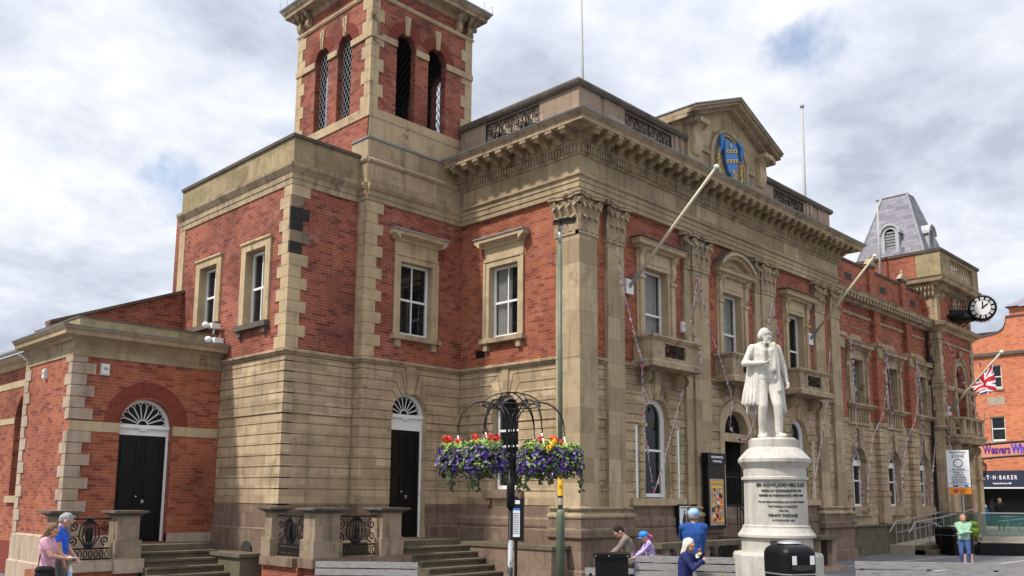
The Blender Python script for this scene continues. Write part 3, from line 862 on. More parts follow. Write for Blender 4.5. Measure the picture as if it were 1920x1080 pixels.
# first-floor windows of the front with hoods and balconies
for i, c in enumerate(wc):
    mb = MB(); hw = .56
    for s in (-1, 1):
        mb.rect(FW, *sorted((c+s*hw, c+s*.92)), 6.4, 8.5, -.28, .03)
        mb.rect(FW, *sorted((c+s*.66, c+s*.84)), 6.4, 8.15, .03, .09)
        mb.rect(FW, *sorted((c+s*.63, c+s*.88)), 8.15, 8.24, .03, .13)
        console(mb, FW, c+s*.77, .19, 8.3, 8.98, .05, .24)
    mb.rect(FW, c-.92, c+.92, 8.5, 9.0, -.28, .05)
    mb.rect(FW, c-.56, c+.56, 8.62, 8.92, .05, .07)
    p0, p1 = (c-.92, .12), (c+.92, .12)
    mb.sweep([(c-.92, .115), (c-.92, .02), (c+.92, .02), (c+.92, .115)], [(-.06, 8.98), (.04, 8.98), (.07, 9.03), (.20, 9.07), (.20, 9.15), (.26, 9.20), (-.06, 9.22)])
    if i == 1:
        r = 1.35; zc = 9.28-math.sqrt(r*r-.98**2); a1 = math.degrees(math.acos(.98/r)); k = 16
        for j in range(k):
            a, b = R(a1+(180-2*a1)*j/k), R(a1+(180-2*a1)*(j+1)/k)
            for ra, rb_, nn in ((r-.10, r+.0, .22), (r, r+.11, .33)):
                mb.prism(FW, [(c+q*math.cos(t), zc+q*math.sin(t)) for q, t in ((ra, a), (rb_, a), (rb_, b), (ra, b))], 0, nn)
            mb.prism(FW, [(c+q*math.cos(t), zc+q*math.sin(t)) for q, t in ((r-.3, a), (r-.1, a), (r-.1, b), (r-.3, b))], 0, .04)
    w = mb.build('window', M['stone'], hall)
    mb = MB()
    if i == 1:
        for j in range(k):
            a, b = R(a1+(180-2*a1)*j/k), R(a1+(180-2*a1)*(j+1)/k)
            mb.prism(FW, [(c+q*math.cos(t), zc+q*math.sin(t)) for q, t in ((r+.112, a), (r+.15, a), (r+.15, b), (r+.112, b))], 0, .36)
    else: mb.box(c-1.2, c+1.2, -.26, .12, 9.222, 9.255)
    mb.build('lead_capping', M['coping'], w)
    sash(w, FW, c, .56, 6.42, 8.5, -.22, curtain=(1, 1, 2)[i], mull=False, midz=7.25)
    # balcony
    mb = MB(); bx0, bx1, yo = c-1.1, c+1.1, -.5
    mb.sweep([(bx0, .115), (bx0, yo), (bx1, yo), (bx1, .115)], [(-.1, 5.72), (.02, 5.72), (.06, 5.66), (.10, 5.60), (.10, 5.74), (.04, 5.80), (-.1, 5.80)])
    mb.box(bx0, bx1, yo, .115, 5.60, 5.76)
    for s in (-1, 1):
        console(mb, FW, c+s*.78, .2, 5.18, 5.61, .06, .5)
        mb.box(*sorted((c+s*1.1, c+s*.95)), yo, .115, 5.8, 6.33)
        mb.box(*sorted((c+s*1.098, c+s*.5)), yo-.0015, yo+.14, 5.8, 6.33)
    mb.box(bx0+.1, bx1-.1, yo+.003, yo+.137, 5.8, 5.90); mb.box(bx0+.1, bx1-.1, yo+.003, yo+.137, 6.27, 6.33)
    mb.sweep([(bx0, .115), (bx0, yo), (bx1, yo), (bx1, .115)], [(-.17, 6.33), (.02, 6.33), (.05, 6.37), (.09, 6.42), (.07, 6.47), (-.17, 6.47)])
    b = mb.build('balcony', M['mould'], hall)
    mb = MB(); FB = front(yo+.07); scroll_panel(mb, FB, c-.49, c+.49, 5.91, 6.26, 0, .013)
    for q in range(9): mb.tube(spiral(FB, c-.44+.11*q, 6.02+.12*(q % 2), .07, 1.2, q, 1, .01, 12), .012, 4)
    mb.build('iron_grille', M['iron'], b)
# ground-floor arched windows with side lights
for c in (3.45, 11.8):
    w = sash(hall, FW, c, .50, 2.14, 4.28, -.2, arch=True, mull=False, midz=3.42, name='window', curtain=0)
    mb = MB()
    for s in (-1, 1):
        mb.rect(FW, *sorted((c+s*.57, c+s*.49)), 2.12, 4.28, -.3, -.17)
    k = 14
    for i in range(k):
        a, b = R(180*i/k), R(180*(i+1)/k)
        mb.prism(FW, [(c+r*math.cos(q), 4.28+r*math.sin(q)) for r, q in ((.58, a), (.49, a), (.49, b), (.58, b))], -.3, -.17)
    mb.build('frame_surround', M['white'], w)
    mb = MB()
    for s in (-1, 1):
        mb.rect(FW, c+s*.98-.045, c+s*.98+.045, 2.12, 4.05, .0, .02)
    mb.build('side_light', M['white'], w)
    mb = MB()
    mb.rect(FW, c-1.25, c+1.25, 1.92, 2.11, -.3, .10)
    for s in (-1, 1):
        for zz in range(8):
            mb.tube([FW(c+s*.77, .02, 2.12+zz*.24), FW(c+s*.77, .02, 2.12+zz*.24+.215)], .10, 12)
        mb.rect(FW, c+s*.77-.13, c+s*.77+.13, 4.03, 4.12, -.05, .13)
    mb.build('sill', M['stone'], w)
# side window
w = flat_surround(hall, SW, 2.80, .56, 6.45, 8.5); sash(w, SW, 2.80, .56, 6.47, 8.5, -.16, curtain=3)
w = sash(hall, SW, 2.72, .47, 2.32, 4.36, -.2, arch=True, mull=False, midz=3.9, name='window')
mb = MB(); mb.rect(SW, 2.0, 3.42, 2.08, 2.29, -.3, .12); mb.rect(SW, 2.1, 2.25, 1.9, 2.08, 0, .08); mb.rect(SW, 3.2, 3.35, 1.9, 2.08, 0, .08); mb.build('sill', M['plinth'], w)
mb = MB(); mb.rect(SW, 2.28, 3.16, 3.45, 3.50, -.2, -.18); mb.build('glazing_bar', M['white'], w)
mb = MB(); mb.rect(SW, 3.55, 3.9, 5.97, 6.17, -.02, .012)
for i in range(4): mb.rect(SW, 3.56, 3.89, 5.99+i*.045, 6.005+i*.045, .012, .02)
mb.build('air_vent', M['iron'], hall)
# front entrance
mb = MB()
k = 16; c = 7.6
for r0, r1, nn in ((.70, .98, .05), (.98, 1.06, .09)):
    for i in range(k):
        a, b = R(180*i/k), R(180*(i+1)/k)
        mb.prism(FW, [(c+r*math.cos(q), 4.1+r*math.sin(q)) for r, q in ((r0, a), (r1, a), (r1, b), (r0, b))], -.3, nn)
for s in (-1, 1): mb.rect(FW, *sorted((c+s*.70, c+s*.95)), .9, 4.1, -.3, .04)
mb.rect(FW, c-.72, c+.72, 3.86, 4.12, -.25, -.05)
mb.build('entrance_surround', M['stone'], hall)
mb = MB()
for i in range(11):
    a = R(i*18); mb.tube([FW(c, -.2, 4.13), FW(c+.68*math.cos(a), -.2, 4.13+.68*math.sin(a))], .012, 4)
for r in (.22, .45): mb.tube([FW(c+r*math.cos(R(t)), -.2, 4.13+r*math.sin(R(t))) for t in range(0, 181, 15)], .01, 4)
mb.rect(FW, c-.7, c+.7, 4.1, 4.82, -.3, -.26)
mb.build('fanlight', M['iron'], hall)
gate = MB()
for i in range(11):
    u = c-.66+i*.132
    gate.tube([FW(u, -.1, .9), FW(u, -.1, 2.85)], .016, 5); gate.tube([FW(u, -.1, 2.85), FW(u, -.1, 2.98)], [.03, .002], 5)
for z in (1.0, 1.9, 2.75): gate.rect(FW, c-.7, c+.7, z, z+.05, -.12, -.09)
gate.build('entrance_gate', M['iron'], hall)
mb = MB(); mb.rect(FW, c-.74, c+.74, .5, 4.1, -1.3, -1.25)
for s in (-1, 1): mb.rect(FW, *sorted((c+s*.74, c+s*.70)), .5, 4.1, -1.3, -.26)
mb.build('dark_porch_lining', M['interior'], hall)

# stair block -----------------------------------------------------------------
mb = MB()
wall(mb, ST_, -3.35, .12, BELT, EB+.1, [(-2.22, -1.02, 6.38, 8.52, False)], -.4, 0)
wall(mb, BK, -5.4, -3.2, BELT, EB+.1, [], -.3, 0)
wall(mb, BS, 4.92, 11.1, BELT, EB+.1, [(5.92, 7.03, 6.45, 8.55, False), (8.52, 9.63, 6.75, 8.55, False)], -.4, 0)
mb.rect(left(-3.35), 4.6, 5.2, BELT, EB+.1, -.3, -.002)
mb.rect(front(11.1), -5.4, 0, 0, 10.5, -.3, 0)
mb.build('stair_block_brick_wall', M['brick_old'], hall)
mb = MB()
sdoor = (-1.72, .60, 1.02, 4.28)
wall(mb, ST_, -3.318, .12, 0, BELT, [(sdoor[0]-sdoor[1], sdoor[0]+sdoor[1], sdoor[2], sdoor[3], True)], -.4, -.03)
wall(mb, BK, -5.37, -3.2, 0, BELT, [], -.3, -.03)
wall(mb, BS, 4.93, 11.1, 0, BELT, [], -.3, -.03)
mb.rect(left(-3.35), 4.6, 5.2, 0, BELT, -.3, -.03)
mb.build('stair_block_wall', M['stone'], hall)
mb = MB()
rustic(mb, ST_, -3.35, .09, JO, BELT-.02, -.03, 0, sdoor)
rustic(mb, BK, -5.4, -3.38, JO, BELT-.02, -.03, 0)
rustic(mb, BS, 4.93, 8.06, JO, BELT-.02, -.03, 0)
rustic(mb, left(-3.35), 4.58, 4.9, JO, BELT-.02, -.03, 0)
sp = [(-5.4, 8.06), (-5.4, 4.9), (-3.35, 4.9), (-3.35, 4.55), (.1, 4.55)]
for a, b in ((-3.35, sdoor[0]-.6), (sdoor[0]+.6, .07)): mb.rect(ST_, a, b, 4.12, 4.33, 0, .03)
mb.rect(BK, -5.43, -3.38, 4.12, 4.33, 0, .03); mb.rect(BS, 4.9, 8.06, 4.12, 4.33, 0, .03)
mb.build('stair_block_courses', M['rustic'], hall)
mb = MB(); mb.sweep(sp[:-1]+[(-2.4, 4.55)], [(-.2, 0), (.07, 0), (.07, 1.30), (0, 1.34), (-.2, 1.34)]); mb.sweep([(-1.06, 4.55), (.1, 4.55)], [(-.2, 0), (.07, 0), (.07, 1.30), (0, 1.34), (-.2, 1.34)])
mb.sweep(sp[:-1]+[(-2.34, 4.55)], [(-.2, 1.34), (.01, 1.342), (.01, 1.88), (-.2, 1.88)]); mb.sweep([(-1.10, 4.55), (.1, 4.55)], [(-.2, 1.34), (.01, 1.342), (.01, 1.88), (-.2, 1.88)])
mb.build('stair_block_plinth', M['plinth'], hall)
mb = MB(); mb.sweep(sp, [(-.05, BELT-.02), (.03, BELT-.02), (.05, BELT+.02), (.10, BELT+.05), (.10, BELT+.10), (.0, BELT+.14), (-.05, BELT+.14)])
mb.build('stair_block_belt', M['mould'], hall)
sp2 = [(-5.4, 11.1), (-5.4, 4.9), (-3.35, 4.9), (-3.35, 4.55), (.1, 4.55)]
mb = MB(); mb.sweep(sp2[3:], [(-.3, EB), (.03, EB), (.03, EB+.13), (.05, EB+.135), (.05, EB+.28), (.08, EB+.30), (.12, EB+.40), (.12, EB+.45), (.02, EB+.48), (.02, 10.98), (.06, 11.0), (.09, 11.06), (.06, 11.1), (.02, 11.14), (.02, 11.66), (-.3, 11.66)])
mb.sweep([(-3.35, 5.3), (-3.35, 4.552)], [(-.3, EB+.001), (.03, EB+.001), (.03, EB+.13), (.05, EB+.135), (.05, EB+.28), (.08, EB+.30), (.12, EB+.40), (.12, EB+.45), (.02, EB+.48), (.02, 10.98), (.06, 11.0), (.09, 11.06), (.06, 11.1), (.02, 11.14), (.02, 11.659), (-.3, 11.659)])
mb.build('stair_block_entablature', M['ashlar'], hall)
mb = MB(); mb.sweep([(-3.35, 5.3), (-3.35, 4.55), (-.8, 4.55)], [(-.3, 11.66), (.05, 11.66), (.06, 11.71), (-.3, 11.74)]); mb.build('lead_flashing', M['lead'], hall)
mb = MB(); mb.sweep(sp2[:3], [(-.3, EB-.02), (.03, EB-.02), (.03, EB+.13), (.05, EB+.135), (.05, EB+.26), (.08, EB+.30), (.16, EB+.42), (.17, EB+.5), (.02, EB+.56), (.02, EB+.58), (-.3, EB+.58)])
mb.build('stair_block_cornice', M['mould'], hall)
mb = MB(); mb.sweep(sp2[:3], [(-.3, 10.51), (.0, 10.51), (.0, 11.16), (-.3, 11.16)]); mb.build('stair_block_parapet', M['parapet'], hall)
mb = MB(); mb.sweep(sp2[:3], [(-.34, 11.16), (.05, 11.16), (.06, 11.24), (-.34, 11.25)]); mb.build('stair_block_coping', M['coping'], hall)
mb = MB(); mb.box(-5.2, -.1, 5.1, 11, 10.5, 10.6); mb.build('stair_block_roof', M['roofing'], hall)
mb = MB()
quoins(mb, BK, -5.4, 1, BS, 4.9, 1, BELT+.14, EB-.02, .30, .52, .34, .02)
quoins(mb, ST_, -3.35, 1, left(-3.35), 4.55, 1, BELT+.14, EB, .30, .55, .36, .02)
mb.rect(BS, 10.75, 11.1, BELT+.14, EB, -.05, .02)
mb.build('quoin', M['quoin'], hall)
w = flat_surround(hall, ST_, -1.62, .56, 6.42, 8.47); sash(w, ST_, -1.62, .56, 6.44, 8.47, -.16)
for c, z0 in ((6.475, 6.5), (9.075, 6.8)):
    mb = MB(); o = .74
    for s in (-1, 1): mb.rect(BS, *sorted((c+s*.50, c+s*o)), z0, 8.5, -.3, .06)
    mb.rect(BS, c-o, c+o, 8.5, 8.72, -.3, .06); mb.rect(BS, c-o-.02, c+o+.02, 8.70, 8.76, -.02, .10)
    w = mb.build('window', M['quoin'], hall)
    mb = MB(); mb.rect(BS, c-o-.06, c+o+.06, z0-.14, z0, -.3, .16)
    for s in (-1, 1): mb.rect(BS, c+s*.62-.08, c+s*.62+.08, z0-.3, z0-.14, 0, .1)
    mb.build('sill', M['coping'], w)
    sash(w, BS, c, .50, z0+.02, 8.48, -.17, curtain=(2 if c < 8 else 0))
def fan_door(parent, F, c, hw, zb, zl, zs, n, name='door'):
    """black double door, white transom and petal fanlight"""
    mb = MB()
    mb.rect(F, c-hw+.06, c-.004, zb, zl, n-.08, n); mb.rect(F, c+.004, c+hw-.06, zb, zl, n-.08, n)
    H = zl-zb
    for s in (-1, 1):
        a, b = sorted((c+s*.1, c+s*(hw-.16)))
        for z0, z1 in ((.06, .26), (.32, .58), (.64, .95)):
            A, B = zb+z0*H, zb+z1*H
            mb.rect(F, a, b, A, A+.03, n, n+.02); mb.rect(F, a, b, B-.03, B, n, n+.02)
            mb.rect(F, a, a+.03, A+.03, B-.03, n, n+.02); mb.rect(F, b-.03, b, A+.03, B-.03, n, n+.02)
    d = mb.build(name, M['blackpaint'], parent)
    mb = MB(); mb.ellipsoid(F(c-.08, n+.05, zb+.42*H), (.03, .03, .03), 10, 8); mb.rect(F, c+.07, c+.13, zb+.36*H, zb+.39*H, n, n+.03); mb.build('handle', M['silver'], d)
    mb = MB()
    for s in (-1, 1): mb.rect(F, *sorted((c+s*hw, c+s*(hw-.06))), zb, zs, n-.1, n+.03)
    mb.rect(F, c-hw+.06, c+hw-.06, zl, zs-.06, n-.09, n+.01); mb.rect(F, c-hw, c+hw, zs-.07, zs+.02, n-.09, n+.07)
    mb.rect(F, c-.09, c+.09, zs-.12, zs-.06, n, n+.06)
    k = 16; r0 = hw
    for i in range(k):
        a, b = R(180*i/k), R(180*(i+1)/k)
        mb.prism(F, [(c+r*math.cos(q), zs+r*math.sin(q)) for r, q in ((r0, a), (r0-.08, a), (r0-.08, b), (r0, b))], n-.09, n+.03)
    rr = hw-.08
    mb.tube([F(c+.13*math.cos(R(t)), n-.02, zs+.02+.13*math.sin(R(t))) for t in range(0, 181, 15)], .014, 5)
    P = 9
    for j in range(P):
        a0, a1 = 180*j/P, 180*(j+1)/P; am = (a0+a1)/2
        pts = [(.13, a0+1)]; wr = rr-.10
        pts = [(.13, a0), (wr, a0+.8)]+[(wr+.095*math.sin(R(180*t/6)), a0+.8+(a1-a0-1.6)*t/6) for t in range(1, 6)]+[(wr, a1-.8), (.13, a1)]
        mb.tube([F(c+q*math.cos(R(t)), n-.02, zs+.02+q*math.sin(R(t))) for q, t in pts], .013, 4)
    fr = mb.build('fanlight_frame', M['white'], d)
    mb = MB(); mb.prism(F, arc(c, zs, hw-.04, 0, 180, 14), n-.06, n-.05); mb.build('glass_pane', M['blackpaint'], d)
    mb = MB(); mb.rect(F, c-hw-.02, c+hw+.02, zb-.1, zs+hw, n-.4, n-.38); mb.build('dark_lining', M['interior'], d)
    return d
fan_door(hall, ST_, -1.72, .60, 1.03, 3.88, 4.28, -.22)

# bell tower --------------------------------------------------------------------
TF, TL = front(4.79), left(-3.2); TB = Fr(0, 8.54, 1, 0, 0, 1); TR = Fr(.56, 0, 0, 1, 1, 0)
tow = MB(); fo = [(-2.31, -1.63), (-1.15, -.47)]; lo = [(5.72, 6.40), (6.88, 7.56)]
for F, u0, u1, ho in ((TF, -3.2, .56, fo), (TB, -3.2, .56, fo), (TL, 4.79+.22, 8.54-.22, lo), (TR, 4.79+.22, 8.54-.22, lo)):
    wall(tow, F, u0, u1, 12.65, 16.52, [(a, b, 12.7, 14.92, True) for a, b in ho], -.22, 0)
    tow.rect(F, u0, u1, 11.0, 12.65, -.22, 0)
tower = tow.build('bell_tower_wall', M['brick_old'], hall)
tow = MB()
for F, u0, u1, ho in ((TF, -2.97, .33, fo), (TB, -2.97, .33, fo), (TL, 5.03, 8.30, lo), (TR, 5.03, 8.30, lo)):
    wall(tow, F, u0, u1, 12.55, 16.2, [(a-.01, b+.01, 12.66, 14.92, True) for a, b in ho], -.245, -.222)
tow.box(-2.95, .31, 5.04, 8.29, 16.18, 16.2); tow.box(-2.95, .31, 5.04, 8.29, 12.5, 12.52)
tow.build('belfry_shade_shell', M['interior'], tower)  # added dark shell over the inner brick: the belfry's shade put into colour
mb = MB()
for F, u0, u1 in ((TF, -3.2, .56), (TL, 4.79, 8.54), (TB, -3.2, .56), (TR, 4.79, 8.54)): pass
TP = [(-3.2, 8.54), (-3.2, 4.79), (.56, 4.79), (.56, 8.54)]
mb.sweep(TP, [(-.02, 12.42), (.03, 12.42), (.03, 12.68), (-.02, 12.68)], closed=True)
for F, u0, u1, ho in ((TF, -3.2, .56, fo), (TL, 4.79, 8.54, lo)):
    mb.rect(F, u0, u1, 11.5, 12.42, -.05, .015) if F is TF else None
    cuts = [u0]+[x for a, b in ho for x in (a, b)]+[u1]
    for a, b in zip(cuts[::2], cuts[1::2]): mb.rect(F, a-(.04 if a == u0 else -.0), b+(.04 if b == u1 else 0), 14.74, 14.92, -.02, .05)
mb.sweep(TP, [(-.02, 16.0), (.03, 16.0), (.06, 16.05), (.06, 16.1), (-.02, 16.14)], closed=True)
quoins(mb, TF, -3.2, 1, TL, 4.79, 1, 12.68, 16.0, .37, .42, .26, .02)
quoins(mb, TF, .56, -1, TR, 4.79, 1, 12.68, 16.0, .37, .42, .26, .02)
quoins(mb, TL, 8.54, -1, TB, -3.2, 1, 11.5, 16.0, .37, .42, .26, .02)
mb.build('tower_stone_dressing', M['quoin'], tower)
for F, ho in ((TF, fo), (TL, lo)):
    for a, b in ho:
        mb = MB(); c = (a+b)/2; k = 18; r0, r1 = .34, .66
        for i in range(k):
            q, t = R(180*i/k+.8), R(180*(i+1)/k-.8)
            P = [(c+r*math.cos(x), 14.92+r*math.sin(x)) for r, x in ((r0, q), (r1, q), (r1, t), (r0, t))]
            if (c < (ho[0][0]+ho[1][1])/2 and P[1][0] > (ho[0][0]+ho[1][1])/2) or (c > (ho[0][0]+ho[1][1])/2 and P[1][0] < (ho[0][0]+ho[1][1])/2): continue
            mb.prism(F, P, -.03, .012)
        mb.build('brick_arch_ring', M['brick_arch'], tower)
        mb = MB(); mb.prism(F, [(c-.06, 15.22), (c+.06, 15.22), (c+.11, 15.80), (c-.11, 15.80)], -.03, .05)
        for i in range(6): mb.ellipsoid(F(c+random.uniform(-.03, .03), .05, 15.28+i*.09), (.05, .02, .04), 6, 4)
        mb.build('keystone', M['quoin'], tower)
for F, ho in ((TF, fo), (TL, lo), (TB, fo), (TR, lo)):
    for a, b in ho:
        mb = MB(); c = (a+b)/2; st = .16; H0, H1 = 12.7, 15.26
        def inside(u, z): return a < u < b and H0 < z < (14.92+math.sqrt(max(0, .34**2-(u-c)**2)))
        for s in (-1, 1):
            j = -20
            while j < 40:
                # z = z0 + s*1.9*(u-c)
                z0 = H0+j*st*1.0; pts = []
                for i in range(15):
                    u = a+(b-a)*i/14; z = z0+s*1.75*(u-c)
                    if inside(u, z): pts.append(F(u, -.14, z))
                if len(pts) > 1: mb.tube([pts[0], pts[-1]], .008, 3, caps=False)
                j += 1.6
        mb.build('wire_lattice', M['silver'] if F in (TL,) else M['iron'], tower)
# overhanging eaves
mb = MB()
mb.sweep(TP, [(-.3, 16.5), (.0, 16.5), (.03, 16.55), (.06, 16.57), (.06, 16.66), (.34, 16.67), (.35, 16.76), (.40, 16.82), (.44, 16.90), (-.3, 16.96)], closed=True)
mb.build('tower_cornice', M['mould'], tower)
mb = MB()
for F, u0, u1 in ((TF, -3.2, .56), (TL, 4.79, 8.54), (TB, -3.2, .56), (TR, 4.79, 8.54)):
    for u in (u0+.16, u0+.58, u1-.58, u1-.16): console(mb, F, u, .18, 16.1, 16.66, .04, .30)
mb.build('tower_bracket', M['mould'], tower)
mb = MB(); mb.sweep(TP, [(.1, 16.94), (.45, 16.90), (.48, 16.95), (.1, 17.02)], closed=True)
ap = (-1.32, 6.66, 18.0); cs = [(-3.6, 8.95), (-3.6, 4.4), (.95, 4.4), (.95, 8.95)]
for i in range(4):
    a, b = cs[i], cs[(i+1) % 4]; mb.face([(a[0], a[1], 16.98), (b[0], b[1], 16.98), ap])
mb.build('tower_roof', M['lead'], tower)
mb = MB()
for p, q in (((.56+.45, 4.79-.45), (-.35, .0)), ((-3.2-.45, 4.79-.45), (.4, 0)), ((-3.2-.45, 8.54+.45), (0, -.4))):
    for k in range(2):
        x, y = p[0]+q[0]*k, p[1]+q[1]*k
        mb.tube([(x, y, 16.94), (x, y, 17.25)], .012, 4)
    mb.tube([(p[0], p[1], 17.2), (p[0]+q[0], p[1]+q[1], 16.95)], .006, 3)
mb.build('netting_post', M['silver'], tower)

# ------------------------------------------------------------------ low side wing (annex)
annex = thing('side_wing', 'low brick side wing with quoined corner, fanlight door and flat stone cornice', 'building', (-7.3, 8.06, 0))
AF, AL = front(8.06), left(-9.2)
ad = (-7.33, .67, .93, 3.82)
mb = MB()
wall(mb, AF, -9.2, -5.4, .0, 5.42, [(ad[0]-ad[1], ad[0]+ad[1], ad[2], ad[3], True)], -.35, 0)
mb.rect(AL, 8.41, 11.4, 0, 5.42, -.35, 0)
mb.build('brick_wall', M['brick'], annex)
mb = MB(); mb.box(-8.7, -5.5, 9.6, 11.3, 0, 6.1); mb.build('inner_mass', M['interior'], annex)
mb = MB(); mb.sweep([(-9.2, 11.4), (-9.2, 8.06), (-8.0, 8.06)], [(-.1, 0), (.10, 0), (.10, .42), (.05, .46), (.05, 1.08), (.0, 1.12), (-.1, 1.12)])
mb.rect(AF, -6.66, -5.42, .9, 1.14, -.1, .03)
mb.build('base_course', M['quoin_pink'], annex)
mb = MB()
mb.sweep([(-9.2, 11.4), (-9.2, 8.06), (-5.42, 8.06)], [(-.1, 5.40), (.03, 5.40), (.03, 5.50), (.015, 5.51), (.015, 5.74), (.05, 5.76), (.10, 5.78), (.13, 5.84), (.34, 5.86), (.35, 5.95), (.40, 6.0), (.42, 6.04), (-.1, 6.07)])
mb.build('cornice', M['ashlar'], annex)
mb = MB(); mb.sweep([(-9.2, 11.4), (-9.2, 8.06), (-5.42, 8.06)], [(-.1, 6.07), (.43, 6.045), (.44, 6.075), (-.1, 6.11)]); mb.build('lead_flashing', M['lead'], annex)
mb = MB(); mb.sweep([(-9.1, 11.3), (-9.1, 8.16), (-5.55, 8.16)], [(-.3, 6.08), (0, 6.08), (0, 6.36), (-.3, 6.36)]); mb.build('parapet', M['parapet'], annex)
mb = MB(); mb.sweep([(-9.1, 11.3), (-9.1, 8.16), (-5.55, 8.16)], [(-.32, 6.36), (.03, 6.36), (.03, 6.40), (-.32, 6.42)]); mb.box(-9, -5.5, 8.3, 11.3, 6.1, 6.2); mb.build('coping', M['coping'], annex)
mb = MB()
z = 1.12; i = 0
while z < 5.35:
    zz = min(z+.275, 5.40); lf, ll = ((.52, .22), (.32, .42))[i % 2]; pr = .035
    if not (3.55 < (z+zz)/2 < 3.86):
        mb.rect(AF, -9.2-pr, -9.2+lf, z+.008, zz-.008, -.05, pr)
        mb.rect(AL, 8.06, 8.06+ll, z+.008, zz-.008, -.05, pr-.0015)
    z = zz; i += 1
z = 1.12; i = 0
while z < 5.35:
    zz = min(z+.3, 5.40); mb.rect(AL, 11.4-(.3, .45)[i % 2], 11.4, z+.008, zz-.008, -.05, .03); z = zz; i += 1
mb.build('quoin', M['quoin_pink'], annex)
mb = MB(); mb.rect(AF, -9.2, ad[0]-ad[1], 3.60, 3.84, 0, .02); mb.rect(AF, ad[0]+ad[1], -5.42, 3.60, 3.84, 0, .02); mb.build('impost_band', M['stone'], annex)
mb = MB(); c = ad[0]; k = 40
for i in range(k):
    q, t = R(180*i/k+.35), R(180*(i+1)/k-.35)
    mb.prism(AF, [(c+r*math.cos(x), 3.85+r*math.sin(x)) for r, x in ((.67, q), (1.06, q), (1.06, t), (.67, t))], -.08, .004)
mb.build('brick_arch_ring', M['brick_arch'], annex)
fan_door(annex, AF, ad[0], ad[1], .94, 3.58, 3.82, -.24)
mb = MB()
for i in range(8): mb.tube([AF(-5.95+.09*math.cos(i*PI/4), .012, 5.6+.09*math.sin(i*PI/4)), AF(-5.95+.09*math.cos(i*PI/4), .02, 5.6+.09*math.sin(i*PI/4))], .018, 6)
mb.build('air_vent', M['iron'], annex)
# raking brick gable wall behind the wing
gab = thing('gable_wall', 'raking brick gable wall with stone capping rising behind the side wing', 'wall', (-7, 10.8, 0))
mb = MB(); GF = front(10.6)
mb.prism(GF, [(-9.0, 5.8), (-5.42, 5.8), (-5.42, 7.98), (-9.0, 6.55)], -.3, 0); mb.build('brick_wall', M['brick_old'], gab)
mb = MB(); mb.prism(GF, [(-9.0, 6.55), (-5.42, 7.98), (-5.42, 8.06), (-9.0, 6.63)], -.35, .05); mb.build('capping', M['coping'], gab)
# rear wing running back on the far left
rear = thing('rear_wing', 'long red brick rear wing with arched white windows and slate eaves', 'building', (-9, 15, 0))
RL = left(-8.95)
ac = [12.25+2.9*i for i in range(5)]
mb = MB(); wall(mb, RL, 11.4, 26, 0, 5.55, [(c-.62, c+.62, 2.05, 4.15, True) for c in ac], -.35, 0); mb.rect(RL, 11.4, 26, 0, .0+.01, 0, .01)
mb.build('brick_wall', M['brick'], rear)
mb = MB(); mb.rect(RL, 11.4, 26, 5.02, 5.2, -.1, .02)
for c in ac: mb.rect(RL, c-.72, c+.72, 1.86, 2.04, -.3, .08)
for a, b in zip([11.4]+[c+.62 for c in ac], [c-.62 for c in ac]+[26]):
    mb.rect(RL, a, b, 4.02, 4.18, 0, .02)
mb.build('stone_band', M['stone'], rear)
mb = MB(); mb.sweep([(-8.95, 26), (-8.95, 11.42)], [(-.3, 5.55), (.05, 5.55), (.12, 5.65), (.30, 5.72), (.32, 5.85), (-.3, 5.87)]); mb.build('eaves_cornice', M['stone'], rear)
mb = MB(); mb.face([(-9.35, 11.42, 5.88), (-9.35, 26, 5.88), (-5.2, 26, 8.2), (-5.2, 11.42, 8.2)]); mb.face([(-9.35, 11.42, 5.86), (-9.35, 11.42, 5.88), (-5.2, 11.42, 8.2), (-5.2, 11.42, 5.86)]); mb.build('slate_roof', M['slate'], rear)
mb = MB(); mb.tube([(-9.38, 11.42, 5.9), (-9.38, 26, 5.9)], .07, 8); mb.build('gutter', M['silver'], rear)
mb = MB(); mb.tube([(-9.38, 11.6, 5.8), (-9.1, 11.55, 5.6), (-9.05, 11.55, 4.85)], .04, 8); mb.build('downpipe', M['white'], rear)
mb = MB(); mb.box(-9.13, -8.97, 11.46, 11.64, 4.65, 4.85); mb.build('rainwater_hopper', M['iron'], rear)
for c in ac: sash(rear, RL, c, .60, 2.05, 4.15, -.22, arch=True, mull='bars', name='window')
mb = MB(); mb.rect(RL, 11.6, 26, .02, .85, -.1, .06); mb.build('plinth', M['brick_arch'], rear)

# ------------------------------------------------------------------ entrance steps and balustrades
def pier(mb, mc, x0, x1, y0, y1, zb, zt):
    mb.box(x0-.05, x1+.05, y0-.05, y1+.05, zb, zb+.42); mb.box(x0, x1, y0, y1, zb+.42, zt-.1)
    cx, cy = (x0+x1)/2, (y0+y1)/2
    for k, (o, z0, z1) in enumerate(((.04, zt-.1, zt-.06), (.10, zt-.06, zt-.03), (.15, zt-.03, zt+.02))): mc.box(x0-o, x1+o, y0-o, y1+o, z0, z1)
